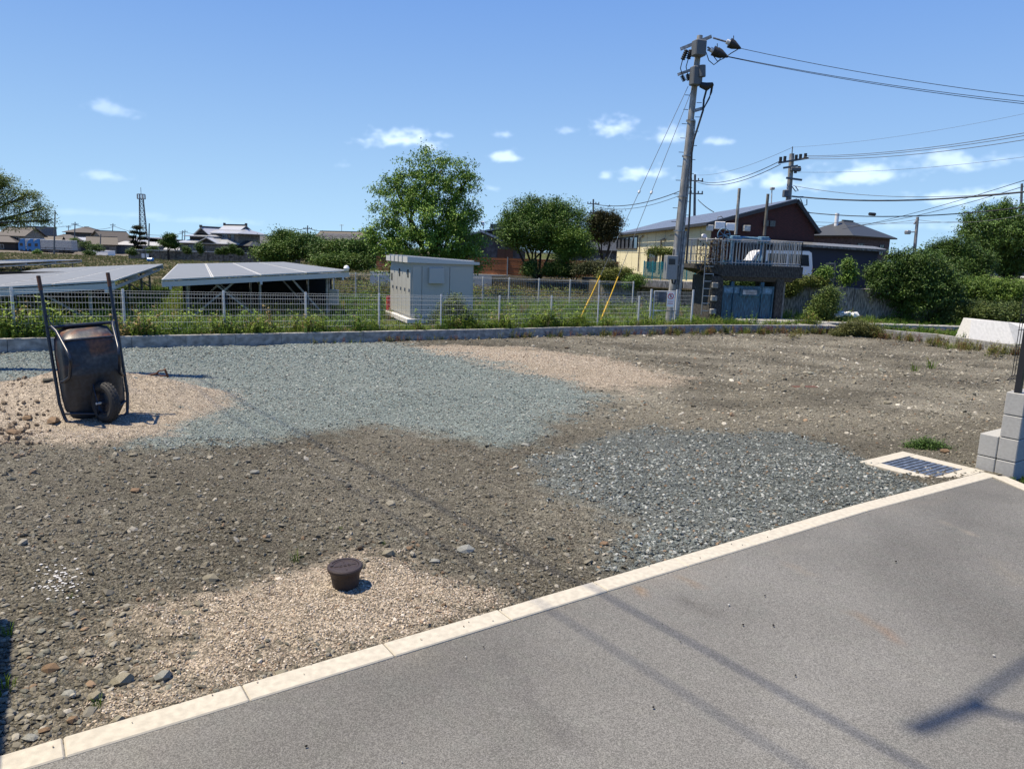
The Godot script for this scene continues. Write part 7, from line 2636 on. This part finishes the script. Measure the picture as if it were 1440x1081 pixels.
func scatter_weeds() -> void:
	rng.seed = 55
	var grass := [grass_mesh(1, 26, 0.3, 0.09, 0.006), grass_mesh(2, 20, 0.22, 0.12, 0.007)]
	var weed := [weed_mesh(1, 7, 0.42, 0.09, 0.018), weed_mesh(2, 9, 0.3, 0.06, 0.014)]
	var dry := [weed_mesh(3, 8, 0.34, 0.05, 0.01, Color(1.3, 0.8, 0.6))]
	var gx := [[], []]
	var gt := [[], []]
	var wx := [[], []]
	var wt := [[], []]
	var dx := []
	var dt := []
	# field: everywhere behind the kerb, thicker towards it
	for i in 34000:
		var d := rng.randf_range(9.0, 36.0)
		var x := d * rng.randf_range(-0.86, 0.62)
		if x > 8.3 and d > 25.8 and d < 28.3 or x > 9.5 and d > 30.2:
			continue
		if x > 4 and d > 33.5:
			continue
		var k := kerb_dist(x, -d)
		if k > -0.12:
			continue
		var lush := noise.get_noise_2d(x * 0.8, d * 0.8)
		if rng.randf() > 0.75 + lush * 0.8 and k < -1.2:
			continue
		var y := land_y(x, -d) - 0.02
		var s := rng.randf_range(0.5, 1.1) * (1.25 if d > 27.0 else 1.0)
		if k > -1.3 and x < 4.5:
			s *= rng.randf_range(0.8, 1.3)
		if x / d > -0.185 and x / d < -0.1 and d < 23.0:
			s *= 0.35
		if k < -0.9 and x > 3.5 and d < 29.0:
			s *= 0.55
		var t := Transform3D(Basis(Vector3.UP, rng.randf() * TAU).scaled(Vector3(s, s * rng.randf_range(0.7, 1.3), s)), Vector3(x, y, -d))
		var c := Color(0.085, 0.17, 0.024).lerp(Color(0.22, 0.31, 0.065), clampf(lush + rng.randf() * 0.75, 0, 1))
		if rng.randf() < 0.08:
			c = Color(0.3, 0.23, 0.11)
		var v := rng.randi() % 2
		if rng.randf() < (0.4 if k > -1.0 else 0.18):
			wx[v].append(t)
			wt[v].append(c * 0.85)
		else:
			gx[v].append(t)
			gt[v].append(c)
	# the thick strip between kerb and fence
	for i in 4200:
		var t0 := rng.randf() * (KERB.size() - 4.0)
		var a := KERB[int(t0)].lerp(KERB[int(t0) + 1], fmod(t0, 1.0))
		var d2 := (KERB[int(t0) + 1] - KERB[int(t0)]).normalized()
		var q := a + Vector2(d2.y, -d2.x) * rng.randf_range(0.1, 0.85)
		if q.x > 3.0 and rng.randf() < 0.6 or Vector2(q.x + 2.7, q.y + 21.5).length() < 0.8:
			continue
		var wave := noise.get_noise_2d(q.x * 2.2, q.y * 2.2)
		var s := rng.randf_range(0.45, 1.05) * (0.95 + wave * 1.6) * (0.7 if q.x > 3.0 else 1.0)
		if q.x / -q.y > -0.185 and q.x / -q.y < -0.1:
			s *= 0.62
		if s < 0.12:
			continue
		var t := Transform3D(Basis(Vector3.UP, rng.randf() * TAU).scaled(Vector3(s, s * rng.randf_range(0.9, 1.4), s)), Vector3(q.x, fall(-q.y) + 0.12, q.y))
		var c := Color(0.09, 0.17, 0.024).lerp(Color(0.25, 0.33, 0.065), clampf(rng.randf() + wave * 0.7, 0, 1))
		if rng.randf() < 0.1:
			c = Color(0.33, 0.25, 0.12)
		if rng.randf() < 0.5:
			gx[i % 2].append(t)
			gt[i % 2].append(c)
		else:
			wx[i % 2].append(t)
			wt[i % 2].append(c * 0.9)
	# weedy band at the kerb's foot on the lot's far side
	for i in 7500:
		var x := rng.randf_range(-4.5, 14.0)
		var z := rng.randf_range(-26.2, -16.0)
		var k := kerb_dist(x, z)
		var far := clampf((x + 1.0) / 8.0, 0.05, 1.0)
		if k < 0.1 or k > 0.25 + far * (1.2 + noise.get_noise_2d(x * 1.5, z) * 2.0) * pow(rng.randf(), 1.5):
			continue
		var s := rng.randf_range(0.35, 0.85) * (0.6 + far * 0.5)
		var t := Transform3D(Basis(Vector3.UP, rng.randf() * TAU).scaled(v3(s)), Vector3(x, lot_y(x, z), z))
		var r := rng.randf()
		if r < 0.4:
			dx.append(t)
			dt.append(Color(0.19, 0.125, 0.075) if rng.randf() < 0.6 else Color(0.18, 0.08, 0.06))
		elif r < 0.8:
			wx[i % 2].append(t)
			wt[i % 2].append(Color(0.1, 0.12, 0.03).lerp(Color(0.2, 0.19, 0.06), rng.randf()))
		else:
			gx[i % 2].append(t)
			gt[i % 2].append(Color(0.14, 0.18, 0.04))
	var o := Node3D.new()
	o.name = "field_grass"
	add_child(o)
	tag(o, "long green and straw-coloured grass of the field behind the kerb", "grass")
	o.set_meta("kind", "stuff")
	for v in 2:
		many(o, "grass", grass[v], M.leaf_dull, gx[v], gt[v])
	o = Node3D.new()
	o.name = "field_weeds"
	add_child(o)
	tag(o, "leafy weeds crowding both sides of the fence and the kerb", "weeds")
	o.set_meta("kind", "stuff")
	for v in 2:
		many(o, "weeds", weed[v], M.leaf_dull, wx[v], wt[v])
	tag(many(self, "dry_weeds", dry[0], M.leaf_dull, dx, dt), "reddish dry weeds along the foot of the far kerb", "weeds")
	# brushwood between and behind the second fence
	gx = [[], []]
	gt = [[], []]
	for i in 1500:
		var d := rng.randf_range(33.4, 44.0)
		var x := d * rng.randf_range(-0.3, 0.27)
		if x > 3.6 and d > 34.5 or absf(x + 3.0) < 1.5 and d < 36.0 and rng.randf() < 0.5:
			continue
		var s := rng.randf_range(0.5, 0.95)
		gx[i % 2].append(Transform3D(Basis(Vector3.UP, rng.randf() * TAU).scaled(Vector3(s, s * 0.8, s)), Vector3(x, fall(d) + rng.randf_range(0.1, 0.62), -d)))
		gt[i % 2].append(Color(0.07, 0.085, 0.025).lerp(Color(0.16, 0.13, 0.065), rng.randf()) if rng.randf() < 0.7 else Color(0.14, 0.19, 0.045))
	o = Node3D.new()
	o.name = "brushwood"
	add_child(o)
	tag(o, "brown and green undergrowth behind the farther wire fence", "undergrowth")
	o.set_meta("kind", "stuff")
	for v in 2:
		many(o, "brush", cluster("airy", v), M.leaf_dull, gx[v], gt[v])
	# rough grass of the far field on the left
	gx = [[], []]
	gt = [[], []]
	for i in 14000:
		var d := 36.0 + 150.0 * pow(rng.randf(), 1.4)
		var x := d * rng.randf_range(-0.75, -0.16)
		var s := rng.randf_range(0.5, 1.1) * (1.0 + d * 0.004)
		gx[i % 2].append(Transform3D(Basis(Vector3.UP, rng.randf() * TAU).scaled(Vector3(s, s * 0.8, s)), Vector3(x, land_y(x, -d), -d)))
		gt[i % 2].append(Color(0.1, 0.15, 0.042).lerp(Color(0.19, 0.175, 0.09), clampf(rng.randf() + noise.get_noise_2d(x * 0.4, d * 0.2), 0, 1)))
	o = Node3D.new()
	o.name = "rough_grass"
	add_child(o)
	tag(o, "rough straw and green grass of the bare field reaching to the garden wall", "grass")
	o.set_meta("kind", "stuff")
	for v in 2:
		many(o, "grass", grass[v], M.leaf_dull, gx[v], gt[v])
	# single tufts on the lot that one can point at
	var tufts := [[415, 780, 1.0, "bright green grass tuft on the soil just above the near sand patch"], [1310, 516, 1.0, "green grass tuft far out on the right of the lot, the larger of two"], [1287, 520, 0.8, "small green grass tuft far out on the right of the lot, left of the larger"], [10, 890, 0.9, "yellow-green grass tuft at the left edge of the near soil"], [136, 988, 0.7, "small green tuft between the stones of the bottom-left corner"], [478, 735, 0.5, "tiny green sprout on the soil above the valve box"], [5, 965, 1.3, "dark grass clump in the shade of the bottom-left corner"], [540, 762, 0.4, "tiny green sprout at the upper rim of the near sand patch"], [98, 835, 0.4, "tiny yellow weed among the white plaster chips"]]
	for q in tufts:
		var p := gspot(q[0], q[1])
		p.y = lot_y(p.x, p.z) - 0.005
		var sc: float = q[2] * (0.28 if -p.z < 6.0 else 1.0)
		var g := Geo.new()
		var a := grass[rng.randi() % 2].surface_get_arrays(0) as Array
		g.v = a[Mesh.ARRAY_VERTEX]
		g.n = a[Mesh.ARRAY_NORMAL]
		g.ix = a[Mesh.ARRAY_INDEX]
		g.c = a[Mesh.ARRAY_COLOR]
		for k in g.c.size():
			g.c[k] = Color(g.c[k].r * 0.1, g.c[k].g * 0.17, g.c[k].b * 0.022)
		var t := solo("grass_tuft", g, M.leaf_dull, q[3], "grass tuft", p)
		t.scale = Vector3(sc, sc * 0.85, sc)
		t.set_meta("kind", "thing")


# ---------------------------------------------------------------- the scene
func _ready() -> void:
	var pitch := deg_to_rad(10.215)
	var roll := 0.032
	cam_f = Vector3(0, -sin(pitch), -cos(pitch))
	var u0 := Vector3(0, cos(pitch), -sin(pitch))
	cam_r = Vector3.RIGHT * cos(roll) + u0 * sin(roll)
	cam_u = Vector3.RIGHT * -sin(roll) + u0 * cos(roll)
	var cam := Camera3D.new()
	cam.name = "camera"
	cam.fov = rad_to_deg(2.0 * atan(540.5 / F))
	cam.near = 0.05
	cam.far = 6000.0
	add_child(cam)
	cam.transform = Transform3D(Basis(cam_r, cam_u, -cam_f), EYE)
	cam.current = true
	noise.frequency = 0.35
	noise.fractal_octaves = 4
	noise.seed = 11
	var sky := ProceduralSkyMaterial.new()
	sky.sky_top_color = Color(0.222, 0.405, 0.7)
	sky.sky_horizon_color = Color(0.6, 0.73, 0.82)
	sky.sky_curve = 0.171
	sky.ground_bottom_color = Color(0.3, 0.3, 0.27)
	sky.ground_horizon_color = Color(0.5, 0.55, 0.56)
	sky.sky_cover = cloud_cover()
	sky.sky_cover_modulate = Color(1, 1, 1, 0.42)
	sky.sun_angle_max = 12.0
	var env := Environment.new()
	env.background_mode = Environment.BG_SKY
	env.sky = Sky.new()
	env.sky.sky_material = sky
	env.background_energy_multiplier = 1.08
	env.tonemap_mode = Environment.TONE_MAPPER_LINEAR
	env.tonemap_exposure = 1.5
	env.sdfgi_enabled = true
	env.ssao_enabled = true
	env.ssil_enabled = true
	var we := WorldEnvironment.new()
	we.name = "environment"
	we.environment = env
	add_child(we)
	var sun := DirectionalLight3D.new()
	sun.name = "sun"
	sun.light_energy = 1.6
	sun.light_color = Color(1.0, 0.945, 0.85)
	sun.light_angular_distance = 0.53
	sun.shadow_enabled = true
	add_child(sun)
	var el := deg_to_rad(67.0)
	var to_sun := Vector3(-cos(el), sin(el), -0.01).normalized()
	sun.look_at_from_position(Vector3.ZERO, -to_sun, Vector3.FORWARD)

	make_materials()
	KERB = poly([[-14.5, -8.5], [-9.0, -13.0], [1.0, -21.4], [6.5, -24.4], [11.3, -25.9], [13.5, -23.4], [14.3, -18.0], [15.6, -11.0]])
	LOT = KERB.duplicate()
	for q in [[10.2, -10.4], [4.2, -6.25], [4.1, -6.2], [3.52, -5.8], [-1.67, -2.21], [-2.9, -1.36], [-14.5, -1.4]]:
		LOT.append(Vector2(q[0], q[1]))
	rng.seed = 1
	make_zones()
	make_lot()
	make_land()
	make_road()
	make_kerb_strip()
	make_back_kerb()
	make_banks()
	make_cream_hall()
	make_right_houses()
	make_middle_houses()
	make_old_house()
	make_far_houses()
	make_masts()
	make_sluice()
	make_fences()
	make_solar()
	make_cabinet()
	make_pole()
	make_drain()
	make_block_wall()
	make_barrow()
	make_shovel()
	make_valve_box()
	make_shade_casters()
	make_plants()
	make_rocks()
	scatter_stones()
